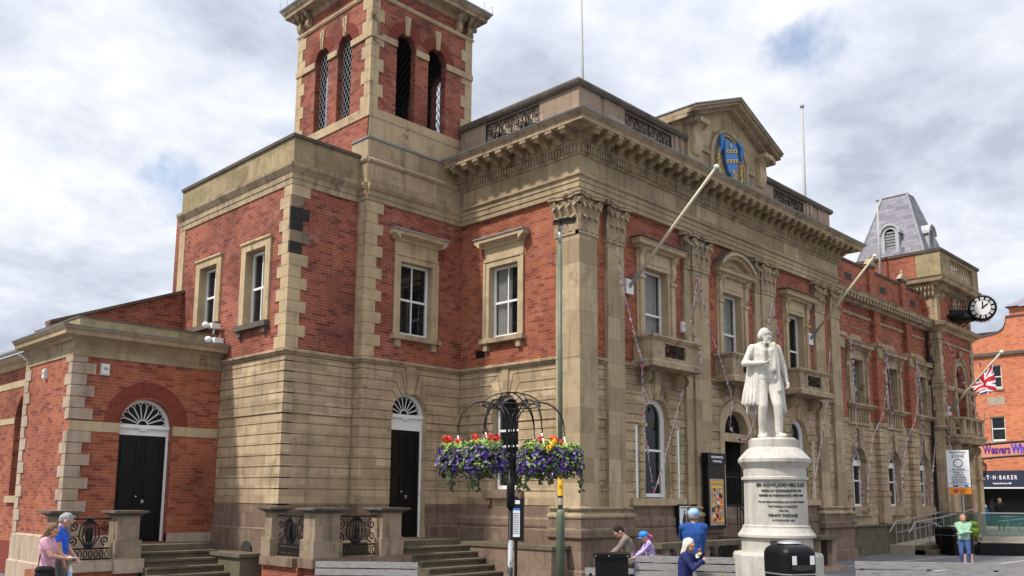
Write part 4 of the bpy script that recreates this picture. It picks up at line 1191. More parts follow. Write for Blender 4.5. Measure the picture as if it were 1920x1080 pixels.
# steps to the block door
st = thing('entrance_steps', 'weathered stone steps with iron balustrade below the tall black block door', 'steps', (-2.5, 3, 0))
mb = MB(); 
mb.box(-5.0, -.8, 3.45, 4.48, 0, 1.02)
for i in range(6):
    z = .87-.15*i; y = 3.45-.31*i
    mb.box(-2.9, -.8+.04*i, y-.31, y-.0005, 0, z); mb.box(-2.91, -.79+.04*i, y-.35, y-.001, z-.045, z+.002)
mb.build('step', M['steps'], st)
mb = MB(); mb.box(-.78+.0, -.2, .25, 4.42, 0, .86); mb.build('side_wall', M['plinth'], st)
mb = MB(); mb.box(-.82, -.0, .2, 4.45, .86, .95); mb.build('side_wall_coping', M['steps'], st)
mb = MB(); mb.box(-5.6, -2.9, 2.92, 3.38, 0, .52); mb.box(-5.75, -5.35, 3.38, 4.9, 0, .52); mb.build('brick_base', M['brick_old'], st)
mb = MB(); mb.box(-5.72, -2.86, 2.84, 3.46, .52, .72); mb.box(-5.85, -5.28, 3.46, 4.86, .52, .719); mb.build('base_coping', M['plinth'], st)
mb, mc = MB(), MB()
pier(mb, mc, -5.62, -4.95, 2.95, 3.4, .72, 1.82)
pier(mb, mc, -3.75, -3.18, 2.95, 3.4, .72, 1.82)
pier(mb, mc, -5.75, -5.42, 4.55, 4.85, .72, 1.82)
mb.build('pier', M['pierstone'], st); mc.build('pier_cap', M['coping'], st)
mb = MB()
def porch_panel(mb, F, u0, u1, z0, z1):
    c = (u0+u1)/2; H = z1-z0; W = u1-u0
    for z in (z0+.02, z0+H*.27, z1-.02): mb.tube([F(u0, 0, z), F(u1, 0, z)], .02, 5)
    k = int(W/.11)
    for i in range(k):
        u = u0+W*(i+.5)/k; mb.tube([F(u+.04*math.cos(R(t)), 0, z0+H*.14+H*.09*math.sin(R(t))) for t in range(0, 360, 45)], .012, 4, closed=True)
    for q in (-1, -.66, -.33, 0, .33, .66, 1):
        mb.tube([F(c+q*W*.06, 0, z0+H*.28), F(c+q*W*.24, 0, z0+H*.55), F(c+q*W*.20, 0, z0+H*.8), F(c+q*W*.03, 0, z1-.03)], .017, 5)
    for s in (-1, 1):
        mb.tube(spiral(F, c+s*W*.38, z0+H*.78, W*.11, 1.4, PI/2, s, 0, 18), .016, 4)
        mb.tube(spiral(F, c+s*W*.38, z0+H*.46, W*.11, 1.4, -PI/2, -s, 0, 18), .016, 4)
    mb.ellipsoid(F(c, 0, z0+H*.6), (.06, .03, H*.2), 8, 6)
porch_panel(mb, front(3.17), -4.93, -3.77, .74, 1.66); porch_panel(mb, left(-5.58), 3.42, 4.54, .74, 1.66)
mb.build('iron_panel', M['iron'], st)
# low stone area-light box by the block's flank
mb = MB(); mb.box(-6.15, -5.48, 5.2, 7.3, 0, .66)
lw = thing('area_wall', 'low mossy stone box built against the foot of the rusticated flank', 'wall', (-5.9, 6.2, 0))
mb.build('stone_block', M['steps'], lw); mb = MB(); mb.box(-6.22, -5.475, 5.14, 7.36, .66, .74); mb.build('capping', M['steps'], lw)
mb = MB(); mb.prism(left(-5.5), arc(6.1, .76, .24, 0, 180, 12), 0, .03); mb.build('basement_opening', M['interior'], lw)
# steps to the side-wing door
st = thing('entrance_steps', 'worn stone steps beside a stone pier leading up to the side wing door', 'steps', (-7.3, 7, 0))
mb = MB(); mb.box(-8.05, -6.0, 6.95, 8.0, 0, .92)
for i in range(5):
    z = .77-.155*i; y = 6.95-.32*i
    mb.box(-8.0, -6.0+.05*i, y-.32, y-.0005, 0, z); mb.box(-8.01, -5.99+.05*i, y-.36, y-.001, z-.045, z+.002)
mb.build('step', M['steps'], st)
mb = MB(); mb.box(-9.9, -8.05, 6.3, 6.75, 0, .42); mb.box(-9.9, -9.5, 6.75, 8.0, 0, .42); mb.build('brick_base', M['brick'], st)
mb = MB(); mb.box(-9.95, -8.66, 6.24, 6.8, .42, .62); mb.box(-8.655, -7.99, 6.16, 6.85, .36, .66); mb.build('base_coping', M['quoin_pink'], st)
mb, mc = MB(), MB(); pier(mb, mc, -8.60, -8.10, 6.28, 6.76, .66, 1.72); pier(mb, mc, -9.95, -9.6, 6.28, 6.7, .62, 1.72)
mb.build('pier', M['pierstone'], st); mc.build('pier_cap', M['coping'], st)
mb = MB(); porch_panel(mb, front(6.5), -9.58, -8.66, .66, 1.58); mb.build('iron_panel', M['iron'], st)
mb = MB(); mb.box(-9.6, -8.62, 6.46, 6.54, .62, .66); mb.build('panel_sill', M['quoin_pink'], st)
# stone ramp wall in front of the main entrance
rw = thing('ramp_wall', 'low stone wall with iron hoops in front of the main entrance', 'wall', (3, -1.6, 0))
mb = MB(); mb.box(.9, 6.2, -1.75, -1.45, .92, 1.05); mb.box(6.0, 6.25, -1.75, -.1, .92, 1.049); mb.build('coping', M['steps'], rw)
mb = MB()
for x in (1.0, 2.75, 4.5, 5.9): mb.box(x, x+.3, -1.7, -1.5, 0, .92)
mb.box(1.0, 6.15, -1.69, -1.51, 0, .35); mb.build('pier', M['plinth'], rw)
mb = MB()
for x in (1.3, 3.05, 4.8):
    F = front(-1.6)
    for i in range(3 if x < 4.5 else 2):
        u = x+.25+.48*i
        mb.tube([F(u+.2*math.cos(R(t)), 0, .36+.52*math.sin(R(t))) for t in range(0, 181, 20)], .02, 5)
        mb.tube([F(u+.1*math.cos(R(t)), 0, .36+.4*math.sin(R(t))) for t in range(0, 181, 20)], .015, 5); mb.tube([F(u, 0, .36), F(u, 0, .9)], .015, 5)
mb.build('iron_hoop', M['iron'], rw)
mb = MB()
for i in range(9):
    mb.tube([(6.35+.16*i, -.6-.0*i, .3), (6.35+.16*i, -.6, 1.95-.09*i)], .016, 5)
mb.tube([(6.3, -.6, 2.0), (7.7, -.6, 1.15)], .025, 6)
mb.build('iron_handrail', M['iron'], rw)
st = thing('doorway_steps', 'stone doorway steps rising between iron rails to the main arched entrance', 'steps', (7.6, -.8, 0))
mb = MB()
for i in range(5): mb.box(6.5, 8.7, -.15-.32*(5-i), -.06, .17*i, .17*(i+1))
mb.build('step', M['steps'], st)
rw = thing('stone_shelter', 'low stone entrance wall with dark openings behind the statue pedestal', 'wall', (9.6, -1.6, 0))
mb = MB(); mb.plan([(8.9, -1.9), (9.5, -2.1), (10.3, -1.9), (10.5, -1.4), (10.5, -.1), (8.9, -.1)], .92, 1.02)
mb.build('coping', M['steps'], rw)
mb = MB()
for x, y in ((9.0, -1.75), (9.6, -1.9), (10.15, -1.7), (10.3, -1.0), (10.3, -.3), (9.0, -.9)): mb.box(x, x+.16, y, y+.16, .1, .92)
mb.plan([(8.85, -2.0), (9.5, -2.2), (10.4, -2.0), (10.6, -1.4), (10.6, -.1), (8.85, -.1)], 0, .12)
mb.build('post', M['pink'], rw); mb = MB(); mb.box(9.2, 10.1, -1.5, -.1, .12, .9); mb.build('dark_recess', M['interior'], rw)

# ------------------------------------------------------------------ long extension with clock tower
ext = thing('extension_building', 'ornate brick and stone extension with slotted parapet beyond the main hall', 'building', (20, .5, 0))
EF = front(.5); ec = [17.5, 20.95, 24.3]; XE = 25.35
mb = MB(); wall(mb, EF, 15.1, XE, 5.25, 10.0, [(c-.60, c+.60, 5.80, 7.68, False) for c in ec], -.5, 0)
mb.rect(EF, 15.1, XE, 10.2, 11.6, -.4, -.05)
mb.build('brick_wall', M['brick'], ext)
mb = MB(); mb.box(15.3, XE, 2.1, 8, 0, 11.4); mb.build('inner_mass', M['interior'], ext)
mb = MB()
for c in ec:
    for a, b in ((c-1.72, c-1.12),): pass
for u in (15.55, 19.2, 22.65): mb.rect(EF, u, u+.62, 5.25, 9.9, 0, .2)
mb.rect(EF, 24.9+.3, XE, 5.25, 9.9, 0, .1)
for u in (15.6, 19.25, 22.7): mb.rect(EF, u, u+.5, 10.3, 11.75, -.05, .06)
mb.build('brick_pier', M['brick'], ext)
mb = MB(); EJ = [1.5, 1.75, 2.0, 2.24, 2.48, 2.72, 2.96, 3.2, 3.44, 3.66, 3.9, 4.14, 4.38, 4.62, 4.86]
wall(mb, EF, 15.1, XE, 0, 5.25, [(c-.62, c+.62, 1.85, 3.56, True) for c in ec], -.45, -.03); mb.build('ground_floor_wall', M['stone'], ext)
mb = MB()
for (a, b), c in zip(((15.1, 19.2), (19.2, 22.65), (22.65, XE)), ec):
    rustic(mb, EF, a, b, EJ, 5.1, -.03, .0, (c, .62, 1.85, 3.56), g=.03)
for u in (15.5, 19.15, 22.6):
    for a, b in zip(EJ[4:], EJ[5:]+[5.1]): mb.rect(EF, u, u+.72, a+.012, b-.012, 0, .18)
mb.build('rusticated_courses', M['rustic'], ext)
mb = MB()
for c in ec:
    for j in range(3): 
        r0, r1 = .60+.13*j, .60+.13*(j+1)
        for i in range(13):
            q, t = R(180*i/13), R(180*(i+1)/13)
            P = [(c+r*math.cos(x), 3.56+r*math.sin(x)) for r, x in ((r0, q), (r1, q), (r1, t), (r0, t))]
            if j < 1: mb.prism(EF, P, -.3, .03)
    mb.rect(EF, c-.95, c+.95, 1.5, 1.83, -.3, .12)
    mb.prism(EF, [(c-.1, 4.1), (c+.1, 4.1), (c+.2, 4.75), (c-.2, 4.75)], 0, .14)
    mb.tube([EF(c, 0, 4.82), EF(c, .13, 4.82)], .13, 10)
    mb.rect(EF, c-1.1, c+1.1, 5.02, 5.12, 0, .1)
    for i in range(8): mb.rect(EF, c-.9+.25*i-.04, c-.9+.25*i+.04, 5.16, 5.62, 0, .1)
    mb.rect(EF, c-1.15, c+1.15, 5.12, 5.66, -.05, .05)
for u in (15.5, 19.15, 22.6): mb.rect(EF, u-.06, u+.78, 2.28, 2.46, 0, .24); mb.rect(EF, u-.02, u+.74, 1.2, 2.28, 0, .2); mb.rect(EF, u-.05, u+.77, 5.05, 5.22, 0, .23)
mb.build('stone_dressing', M['mould'], ext)
for i, c in enumerate(ec):
    mb = MB(); hw = .55
    for s in (-1, 1):
        mb.rect(EF, *sorted((c+s*hw, c+s*.95)), 5.85, 7.62, -.35, .10)
        mb.rect(EF, *sorted((c+s*.72, c+s*.9)), 5.85, 7.3, .10, .18)
        console(mb, EF, c+s*.8, .2, 7.45, 8.0, .1, .34)
        mb.prism(EF, [(c+s*.95, 5.85), (c+s*1.25, 5.85), (c+s*1.05, 6.1), (c+s*.95, 6.6)], -.02, .08)
    mb.rect(EF, c-.95, c+.95, 7.62, 8.0, -.35, .12)
    mb.sweep([(c-.95, .49), (c-.95, .38), (c+.95, .38), (c+.95, .49)], [(-.05, 8.0), (.05, 8.0), (.08, 8.06), (.22, 8.10), (.22, 8.2), (.28, 8.27), (-.05, 8.3)])
    mb.prism(EF, [(c-.9, 8.3), (c+.9, 8.3), (c+.5, 8.5), (c+.3, 8.62), (c-.3, 8.62), (c-.5, 8.5)], 0, .1)
    mb.sweep([(c-1.15, .49), (c-1.15, .4), (c+1.15, .4), (c+1.15, .49)], [(-.05, 5.66), (.05, 5.66), (.12, 5.72), (.2, 5.78), (.2, 5.84), (-.05, 5.85)])
    w = mb.build('window', M['mould'], ext)
    sash(w, EF, c, .55, 5.87, 7.62, -.3, mull=False, curtain=0)
    w = sash(ext, EF, c, .60, 1.86, 3.56, -.25, arch=True, fan='bars', name='window')
    mb = MB(); mb.rect(EF, c-.57, c+.57, 3.44, 3.66, -.3, -.2); mb.tube([EF(c, -.22, 3.66), EF(c-.28, -.22, 4.03)], .02, 4); mb.tube([EF(c, -.22, 3.66), EF(c+.28, -.22, 4.03)], .02, 4); mb.build('transom', M['white'], w)
mb = MB()
ep = [(15.1, .5), (XE, .5)]
mb.sweep(ep, [(-.05, 9.40), (.05, 9.40), (.07, 9.46), (.05, 9.52), (-.05, 9.52)]); mb.sweep(ep, [(-.05, 8.9), (.02, 8.9), (.04, 8.94), (-.05, 8.97)])
mb.sweep(ep, [(-.05, 9.85), (.22, 9.85), (.24, 9.93), (.24, 10.08), (.50, 10.09), (.52, 10.2), (.58, 10.27), (-.05, 10.31)])
for i in range(34): mb.rect(EF, 15.25+.3*i-.06, 15.25+.3*i+.06, 9.93, 10.085, .23, .48)
mb.build('cornice', M['mould'], ext)
mb = MB(); mb.sweep(ep, [(-.45, 11.6), (.0, 11.6), (.02, 11.68), (-.45, 11.7)])
for u in (15.6, 19.25, 22.7):
    mb.rect(EF, u-.06, u+.56, 11.75, 11.85, -.1, .12)
mb.build('coping', M['coping'], ext)
mb = MB()
for u in (15.85, 19.5, 22.95):
    mb.prism(EF, [(u-.42, 11.85), (u+.42, 11.85), (u+.15, 12.08), (u, 12.15), (u-.15, 12.08)], -.1, .1); mb.ellipsoid(EF(u, 0, 12.2), (.07, .07, .14), 8, 6)
for u, zt in ((15.58, 8.45), (19.22, 8.45), (22.67, 8.45)):
    mb.rect(EF, u, u+.58, 7.9, 8.35, .2, .24); mb.rect(EF, u-.05, u+.63, 8.35, 8.5, .0, .32)
mb.build('stone_finial', M['mould'], ext)
mb = MB()
for c in ec: mb.rect(EF, c-.42, c+.22, 10.85, 11.15, -.06, -.045)
mb.build('parapet_slot', M['interior'], ext)
mb = MB(); mb.tube([(XE-.14, .36, 0), (XE-.14, .36, 8.0)], .07, 8); mb.ellipsoid((XE-.16, .3, 8.3), (.2, .2, .3), 10, 8); mb.tube([(XE-.14, .36, 8.2), (XE-.14, .36, 9.8)], .06, 8); mb.build('drainpipe', M['iron'], ext)
# clock tower at its corner
ct = thing('clock_tower', 'square brick corner tower with corbelled balustrade and slate mansard roof', 'tower', (27.7, 0, 0))
CF = front(-.1); CLf = left(XE); X1 = 29.9
mb = MB(); wall(mb, CF, XE, X1, 5.4, 12.2, [(27.2, 28.5, 5.9, 7.7, True)], -.5, 0); mb.rect(CLf, .4, 4, 5.4, 12.2, -.4, 0); mb.rect(Fr(X1, 0, 0, 1, 1, 0), -.1, 4, 0, 12.2, -.4, -.001)
mb.rect(CLf, .6, 4.2, 12.25, 13.5, -.3, .42)
mb.build('brick_wall', M['brick'], ct)
mb = MB(); wall(mb, CF, XE, X1, 0, 5.4, [(27.0, 28.6, .3, 3.0, True)], -.5, -.0); mb.rect(CLf, .4, .9, 0, 5.4, -.4, 0); mb.build('stone_base', M['rustic'], ct)
mb = MB(); mb.box(XE+.6, X1-.5, 1.2, 4, 0, 12.6); mb.build('inner_mass', M['interior'], ct)
mb = MB()
cp = [(XE, 1.2), (XE, -.1), (X1, -.1), (X1, 2)]
cpb = [(XE, .49), (XE, -.1), (X1, -.1), (X1, 2)]
mb.sweep(cpb, [(-.05, 5.3), (.08, 5.3), (.12, 5.4), (.05, 5.5), (-.05, 5.5)])
mb.sweep(cpb, [(-.05, 7.15), (.05, 7.15), (.10, 7.25), (.10, 7.35), (-.05, 7.4)]); mb.sweep(cpb, [(-.05, 9.3), (.04, 9.3), (.06, 9.4), (-.05, 9.45)])
mb.sweep(cpb, [(-.05, 9.85), (.1, 9.85), (.14, 9.98), (.35, 10.05), (.42, 10.2), (-.05, 10.3)])
for z0, z1 in ((5.5, 7.15), (7.4, 9.3), (9.45, 9.85), (10.3, 11.9)): quoins(mb, CF, XE, 1, CLf, -.1, 1, z0, z1, .33, .4, .3, .03); quoins(mb, CF, X1, -1, Fr(X1, 0, 0, 1, 1, 0), -.1, 1, z0, z1, .33, .4, .3, .03)
# corbelled gallery
mb.sweep(cp, [(-.1, 11.95), (.1, 11.95), (.15, 12.05), (.42, 12.1), (.46, 12.25), (.52, 12.32), (-.1, 12.34)])
for q in range(6):
    for F, e0, s in ((CF, XE+.1, 1), (CF, X1-.1, -1)): 
        if q < 4: console(mb, F, e0+s*.17*q, .11, 11.35-.0*q, 11.98, .03, .36)
    if q < 5: console(mb, CLf, .0+.17*q, .11, 11.35, 11.98, .03, .36)
for q in range(7): console(mb, CF, XE+1.1+.45*q, .1, 11.6, 11.98, .03, .3)
# hood over arched window
for r0, r1, nn in ((.66, .9, .06), (.9, .98, .12)):
    for i in range(14):
        q, t = R(180*i/14), R(180*(i+1)/14)
        mb.prism(CF, [(27.85+r*math.cos(x), 7.7+r*math.sin(x)*1.15) for r, x in ((r0, q), (r1, q), (r1, t), (r0, t))], -.2, nn)
    for s in (-1, 1): mb.rect(CF, *sorted((27.85+s*r0, 27.85+s*r1)), 5.6, 7.7, -.2, nn)
mb.ellipsoid(CF(27.85, .1, 8.95), (.12, .1, .22), 8, 6)
for i in range(14):
    q, t = R(180*i/14), R(180*(i+1)/14)
    mb.prism(CF, [(28.0+r*math.cos(x)*.9, 10.9+r*math.sin(x)*1.5) for r, x in ((.5, q), (.66, q), (.66, t), (.5, t))], -.02, .06)
mb.prism(CF, [(27.5, 10.3), (28.5, 10.3), (28.5, 11.0), (28.3, 11.5), (28.0, 11.62), (27.7, 11.5), (27.5, 11.0)], -.02, .02)
mb.build('stone_dressing', M['mould'], ct)
gx0, gy0 = XE-.42, -.52
mb = MB()
mb.box(gx0, gx0+.5, gy0+.0, gy0+1.1, 12.34, 13.45); mb.box(gx0+.5, gx0+1.3, gy0, gy0+.3, 12.34, 13.45); mb.box(X1-.5, X1+.3, gy0, gy0+.4, 12.34, 13.45); mb.box(gx0+1.3, X1-.5, gy0, gy0+.3, 12.34, 12.5); mb.box(gx0+1.3, X1-.5, gy0, gy0+.3, 13.3, 13.45)
mb.box(gx0, X1+.3, 4, 4.3, 12.3, 13.45)
mb.build('parapet', M['parapet'], ct)
mb = MB()
for i in range(9):
    x = gx0+1.55+i*.33
    if x < X1-.6: mb.lathe([(.05, 0), (.09, .05), (.10, .2), (.04, .5), (.05, .7), (.08, .8)], (x, gy0+.15, 12.5), 8)
mb.build('baluster', M['stone'], ct)
mb = MB(); mb.sweep([(gx0, 4.2), (gx0, gy0), (X1+.3, gy0), (X1+.3, 3)], [(-.35, 13.45), (.06, 13.45), (.08, 13.58), (-.35, 13.6)]); mb.build('coping', M['coping'], ct)
# mansard roof
bz, tz = 13.0, 17.25
B = [(25.65, .25), (29.4, .25), (29.4, 4.0), (25.65, 4.0)]; T = [(27.25, 1.6), (28.1, 1.6), (28.1, 2.85), (27.25, 2.85)]
mb = MB()
for i in range(4):
    j = (i+1) % 4; mb.face([(*B[i], bz), (*B[j], bz), (*T[j], tz), (*T[i], tz)])
mb.face([(*p, tz) for p in T]); rf = mb.build('slate_roof', M['slate'], ct)
mb = MB()
for i in range(4): mb.tube([(*B[i], bz), (*T[i], tz)], .06, 6)
mb.tube([(*p, tz+.03) for p in T], .06, 6, closed=True); mb.build('lead_hip', M['lead'], rf)
def dormer(F, c, nf):
    mb = MB()
    for s in (-1, 1): mb.rect(F, *sorted((c+s*.26, c+s*.42)), 13.6, 15.0, -.9, nf)
    mb.rect(F, c-.42, c+.42, 13.5, 13.75, -.9, nf+.04); mb.rect(F, c-.26, c+.26, 13.75, 15.3, -.9, nf-.12)
    for i in range(12):
        q, t = R(180*i/12), R(180*(i+1)/12)
        for r0, r1, nn in ((.26, .42, nf), (.42, .52, nf+.08), (.0, .26, nf-.12)): mb.prism(F, [(c+r*math.cos(x), 15.0+r*math.sin(x)) for r, x in ((r0, q), (r1, q), (r1, t), (r0+.0, t))], -.9, nn)
    d = mb.build('dormer', plain('pale_lead_dormer', (.44, .45, .46), .6, .3), ct)
    mb = MB()
    for i in range(9): mb.rect(F, c-.25, c+.25, 13.85+i*.15, 13.93+i*.15, nf-.12, nf-.07)
    mb.build('louvre', M['lead'], d)
dormer(left(26.3), 2.1, .25); dormer(front(.95), 27.55, .3)
sash(ct, CF, 27.85, .6, 5.9, 7.7, -.3, arch=True, name='window', mull=False)
# stone balcony over the tower door
mb = MB()
mb.sweep([(25.5, -.11), (25.5, -.5), (25.85, -.8), (28.5, -.8), (28.85, -.5), (28.85, -.11)], [(-.3, 4.7), (0, 4.7), (.05, 4.85), (.15, 4.95), (.15, 5.05), (-.3, 5.05)])
mb.plan([(25.5, -.11), (25.5, -.5), (25.85, -.8), (28.5, -.8), (28.85, -.5), (28.85, -.11)], 4.72, 5.04)
mb.sweep([(25.5, -.11), (25.5, -.5), (25.85, -.8), (28.5, -.8), (28.85, -.5), (28.85, -.11)], [(-.2, 5.75), (.04, 5.75), (.08, 5.86), (-.2, 5.88)])
for x in (26.0, 27.2, 28.3): console(mb, CF, x, .3, 3.9, 4.72, .1, .62)
for x, y in ((25.6, -.4), (25.95, -.72), (26.8, -.73), (27.6, -.73), (28.4, -.73)): mb.box(x-.12, x+.12, y-.08, y+.1, 5.05, 5.75)
for i in range(10): mb.lathe([(.04, 0), (.08, .1), (.03, .4), (.05, .7)], (26.1+.25*i, -.72, 5.05), 8)
mb.build('balcony', M['mould'], ct)
mb = MB()
for u in (25.6, 29.3): mb.rect(CF, u, u+.5, 0, 4.6, 0, .15); mb.rect(CF, u-.08, u+.58, 3.1, 3.25, 0, .22)
mb.build('pilaster', M['stone'], ct)
mb = MB(); mb.rect(CF, 27.0, 28.6, .3, 3.8, -.45, -.4); mb.build('door', M['interior'], ct)

# ------------------------------------------------------------------ brick shop building far right
shop = thing('shop_building', 'orange brick shop building with curved parapet and sash windows behind the tower', 'building', (45, 0, 0))
SH = left(45.0)
sw = [(3.2, 9.25, 10.75), (3.2, 5.9, 7.5), (-.2, 9.25, 10.75), (-.2, 5.9, 7.5), (-3.4, 9.25, 10.75), (-3.4, 5.9, 7.5)]
mb = MB()
wall(mb, SH, -14, 9, 8.4, 11.35, [(c-.42, c+.42, 9.25, 10.75, False) for c in (-6.8, -3.4, -.2, 3.2)], -.4, 0)
wall(mb, SH, -14, 9, 4.0, 8.4, [(c-.42, c+.42, 5.9, 7.45, False) for c in (-6.8, -3.4, -.2, 3.2)], -.4, 0)
P = [(9, 11.55), (9, 12.5), (4.2, 12.5), (3.9, 12.62), (3.5, 12.66), (2.8, 12.8), (2.5, 13.0), (2.35, 13.4), (2.3, 13.75), (-14, 13.75), (-14, 11.55)]
mb.prism(SH, P, -.4, 0); mb.rect(SH, -1.0, 2.1, 13.75, 14.4, -1.5, -.1)
mb.build('brick_wall', M['brick_new'], shop)
mb = MB(); mb.rect(SH, -14, 9, 11.35, 11.55, -.4, .16)
mb.rect(SH, -14, 2.3, 13.75, 13.85, -.4, .06)
for a, b in zip(P[1:8], P[2:9]): mb.prism(SH, [a, b, (b[0]-.0, b[1]+.12), (a[0], a[1]+.12)], -.42, .05)
mb.build('parapet_coping', M['coping'], shop)
mb = MB(); mb.face([(44.8, 2.3, 14.4), (44.8, -1.2, 14.4), (46.5, -.4, 15.2), (46.5, 1.5, 15.2)]); mb.face([(44.8, 2.3, 14.4), (46.5, 1.5, 15.2), (46.8, 2.3, 14.4)]); mb.build('roof', M['slate'], shop)
mb = MB(); mb.box(46.6, 55, -13, 9, 0, 13.2); mb.build('inner_mass', M['interior'], shop)
mb = MB(); 
for q in (10.9,): mb.rect(SH, -14, 1.4, 10.95, 11.15, -.02, .02)
for c in (-3.4, -.2, 3.2): mb.rect(SH, c-.5, c+.5, 8.2, 8.7, -.02, .01); mb.rect(SH, c-.5, c+.5, 9.12, 9.24, -.02, .08); mb.rect(SH, c-.5, c+.5, 5.78, 5.9, -.02, .08)
mb.build('stone_band', M['ramp'], shop)
for c in (-6.8, -3.4, -.2, 3.2):
    for z0, z1 in ((9.25, 10.75), (5.9, 7.45)):
        sash(shop, SH, c, .42, z0, z1, -.12, mull=False, name='window', depth=.6)
mb = MB()
for a, b in ((9, 4.75), (1.55, 1.3), (-2.2, -2.6), (-14, -9)): mb.rect(SH, *sorted((a, b)), 0, 4.0, -.4, 0)
mb.build('shopfront_pier', M['blackpaint'], shop)
mb = MB(); mb.rect(SH, -9, 4.75, 0, 2.9, -.35, -.3); mb.build('shop_window', M['glass'], shop)
mb = MB(); mb.rect(SH, -9, 4.75, 0, 3.9, -1.4, -1.35); mb.build('shop_interior', M['interior'], shop)
sg = thing('shop_sign', 'dark blue fascia sign lettered in white over the jewellery shopfront', 'sign', (44.8, 2.9, 3.5))
SG = left(44.78)
mb = MB(); mb.rect(SG, 1.5, 4.6, 2.98, 4.02, -.2, .06); mb.build('fascia_panel', M['navy'], sg)
mb = MB(); mb.rect(SG, 1.45, 4.65, 2.90, 2.98, -.2, .1); mb.build('light_strip', M['polewhite'], sg)
text_on(SG, 3.12, .065, 3.58, 'T \u00b7 H \u00b7 B A K E R', .36, 'lettering', M['flagwhite'], sg, flip=-1, bold=.008, width=1.75)
text_on(SG, 3.12, .065, 3.22, 'Family Jewellers Since 1888', .13, 'lettering', M['flagwhite'], sg, flip=-1, bold=.004, width=1.05)
# arched gateway sign
ag = thing('gateway_sign', 'curved gateway sign with purple letters on an orange panel over the shopping street', 'sign', (38, 0, 0))
AG = left(38.0)
mb = MB()
P0 = [(2.45-.31*i, 5.25+.16*math.sin(PI*i/20)-.0*i) for i in range(21)]; P1 = [(u, z-.78) for u, z in P0]
for a in (P0, P1): mb.tube([AG(u, 0, z) for u, z in a], .07, 6)
for u in (2.45, -3.75): mb.rect(AG, u-.09, u+.09, 0, 5.3, -.09, .09)
mb.build('steel_frame', M['iron'], ag)
mb = MB()
for i in range(20): mb.prism(AG, [P0[i], P0[i+1], P1[i+1], P1[i]], -.02, .02)
mb.build('sign_panel', plain('peach_panel', (.62, .24, .15), .6), ag)
text_on(AG, 1.38, .03, 4.96, 'Weavers', .66, 'lettering', M['purple'], ag, flip=-1, bold=.02, width=1.42)
text_on(AG, .08, .03, 4.98, 'Wharf', .70, 'lettering', plain('blue_letter', (.06, .05, .45), .5), ag, flip=-1, bold=.03, width=1.15)
lt = thing('wall_lantern', 'black tapered glass lantern hanging below the gateway sign', 'lantern', (37.7, 2.05, 3.6))
mb = MB(); LC = (37.7, 2.05, 3.6)
for i in range(4):
    a = PI/4+i*PI/2; mb.tube([(LC[0]+.1*math.cos(a), LC[1]+.1*math.sin(a), 3.62), (LC[0]+.2*math.cos(a), LC[1]+.2*math.sin(a), 4.1)], .02, 4)
mb.lathe([(.22, .5), (.2, .53), (.05, .68), (.02, .8)], LC, 8); mb.lathe([(.06, -.05), (.1, 0), (.1, .03)], LC, 8); mb.tube([(37.7, 2.05, 3.55), (37.7, 2.05, 3.2), (38, 2.4, 3.1)], .03, 5)
mb.build('lantern_frame', M['iron'], lt)
mb = MB(); mb.lathe([(.08, .04), (.17, .49)], LC, 4, PI/4); mb.build('lantern_glass', M['glass'], lt)

# ------------------------------------------------------------------ ground
mb = MB(); mb.face([(-300, -300, -.004), (400, -300, -.004), (400, 400, -.004), (-300, 400, -.004)])
struct(mb.build('ground', plain('asphalt', (.07, .07, .072), .85, .3, vs=1.2)))
mb = MB(); mb.face([(-60, -40, 0), (60, -40, 0), (60, 40, 0), (-60, 40, 0)]); struct(mb.build('pavement', M['paving']))
mb = MB()
for q in range(5):
    y = -1.2-2.6*q; mb.face([(7, y, .004), (43, y-2.0, .004), (43, y-2.16, .004), (7, y-.12, .004)])
struct(mb.build('paving_stripe', M['pavingpale']))
random.seed(5)
mb = MB()
for i in range(26):
    x, y = random.uniform(11, 22), random.uniform(-3.5, 1.0); a = random.uniform(0, PI); l = random.uniform(.15, .5)
    dx, dy = math.cos(a)*l, math.sin(a)*l
    mb.face([(x-dx, y-dy, .008), (x+dy*.15, y-dx*.15, .008), (x+dx, y+dy, .008), (x-dy*.15, y+dx*.15, .008)])
struct(mb.build('paving_inlay', M['pavingpale']))
# ramp and terrace by the extension
tr = thing('access_ramp', 'buff access ramp and steps with tubular handrails along the extension', 'ramp', (21, -.5, 0))
mb = MB(); mb.prism(front(-.6), [(19.6, 0), (27.2, 0), (27.2, .72), (20.1, .37), (19.6, .365)], -1.0, 0)
mb.build('ramp_slab', M['ramp'], tr)
mb = MB()
for i in range(2): mb.box(19.7+.0*i, 24.3, -1.3+.32*i, -.598, .0, .18*(i+1))
mb.build('step', M['steps'], tr)
mb = MB(); mb.rect(front(.35), 15.4, 25.3, 0, 1.1, -.1, 0); mb.rect(front(.3), 15.4, 25.3, 1.1, 1.16, -.1, .03); mb.build('retaining_wall', M['steps'], tr)
mb = MB()
pts = [(19.3, -.55, .85), (20.0, -.55, 1.25), (23, -.55, 1.42), (27.2, -.55, 1.75)]
mb.tube(pts, .028, 6); mb.tube([(p[0], p[1]+.75, p[2]+.02) for p in pts], .028, 6); mb.tube([(p[0], p[1]+.75, p[2]-.42) for p in pts[1:]], .02, 6)
for i in range(12):
    x = 20.0+i*.64; h = 1.25+(x-20)*.07
    mb.tube([(x, .2, .3+.05*i*.5), (x, .2, h)], .02, 5)
    if i in (0, 5, 11): mb.tube([(x, -.55, .1), (x, -.55, h)], .025, 5)
for x in (21.6,):
    mb.tube([(x, -1.35, 0), (x, -1.35, .9), (x-.2, -1.3, .95), (x-.25, -.6, 1.3), (x-.25, -.6, .35)], .026, 6)
mb.build('handrail', M['silver'], tr)
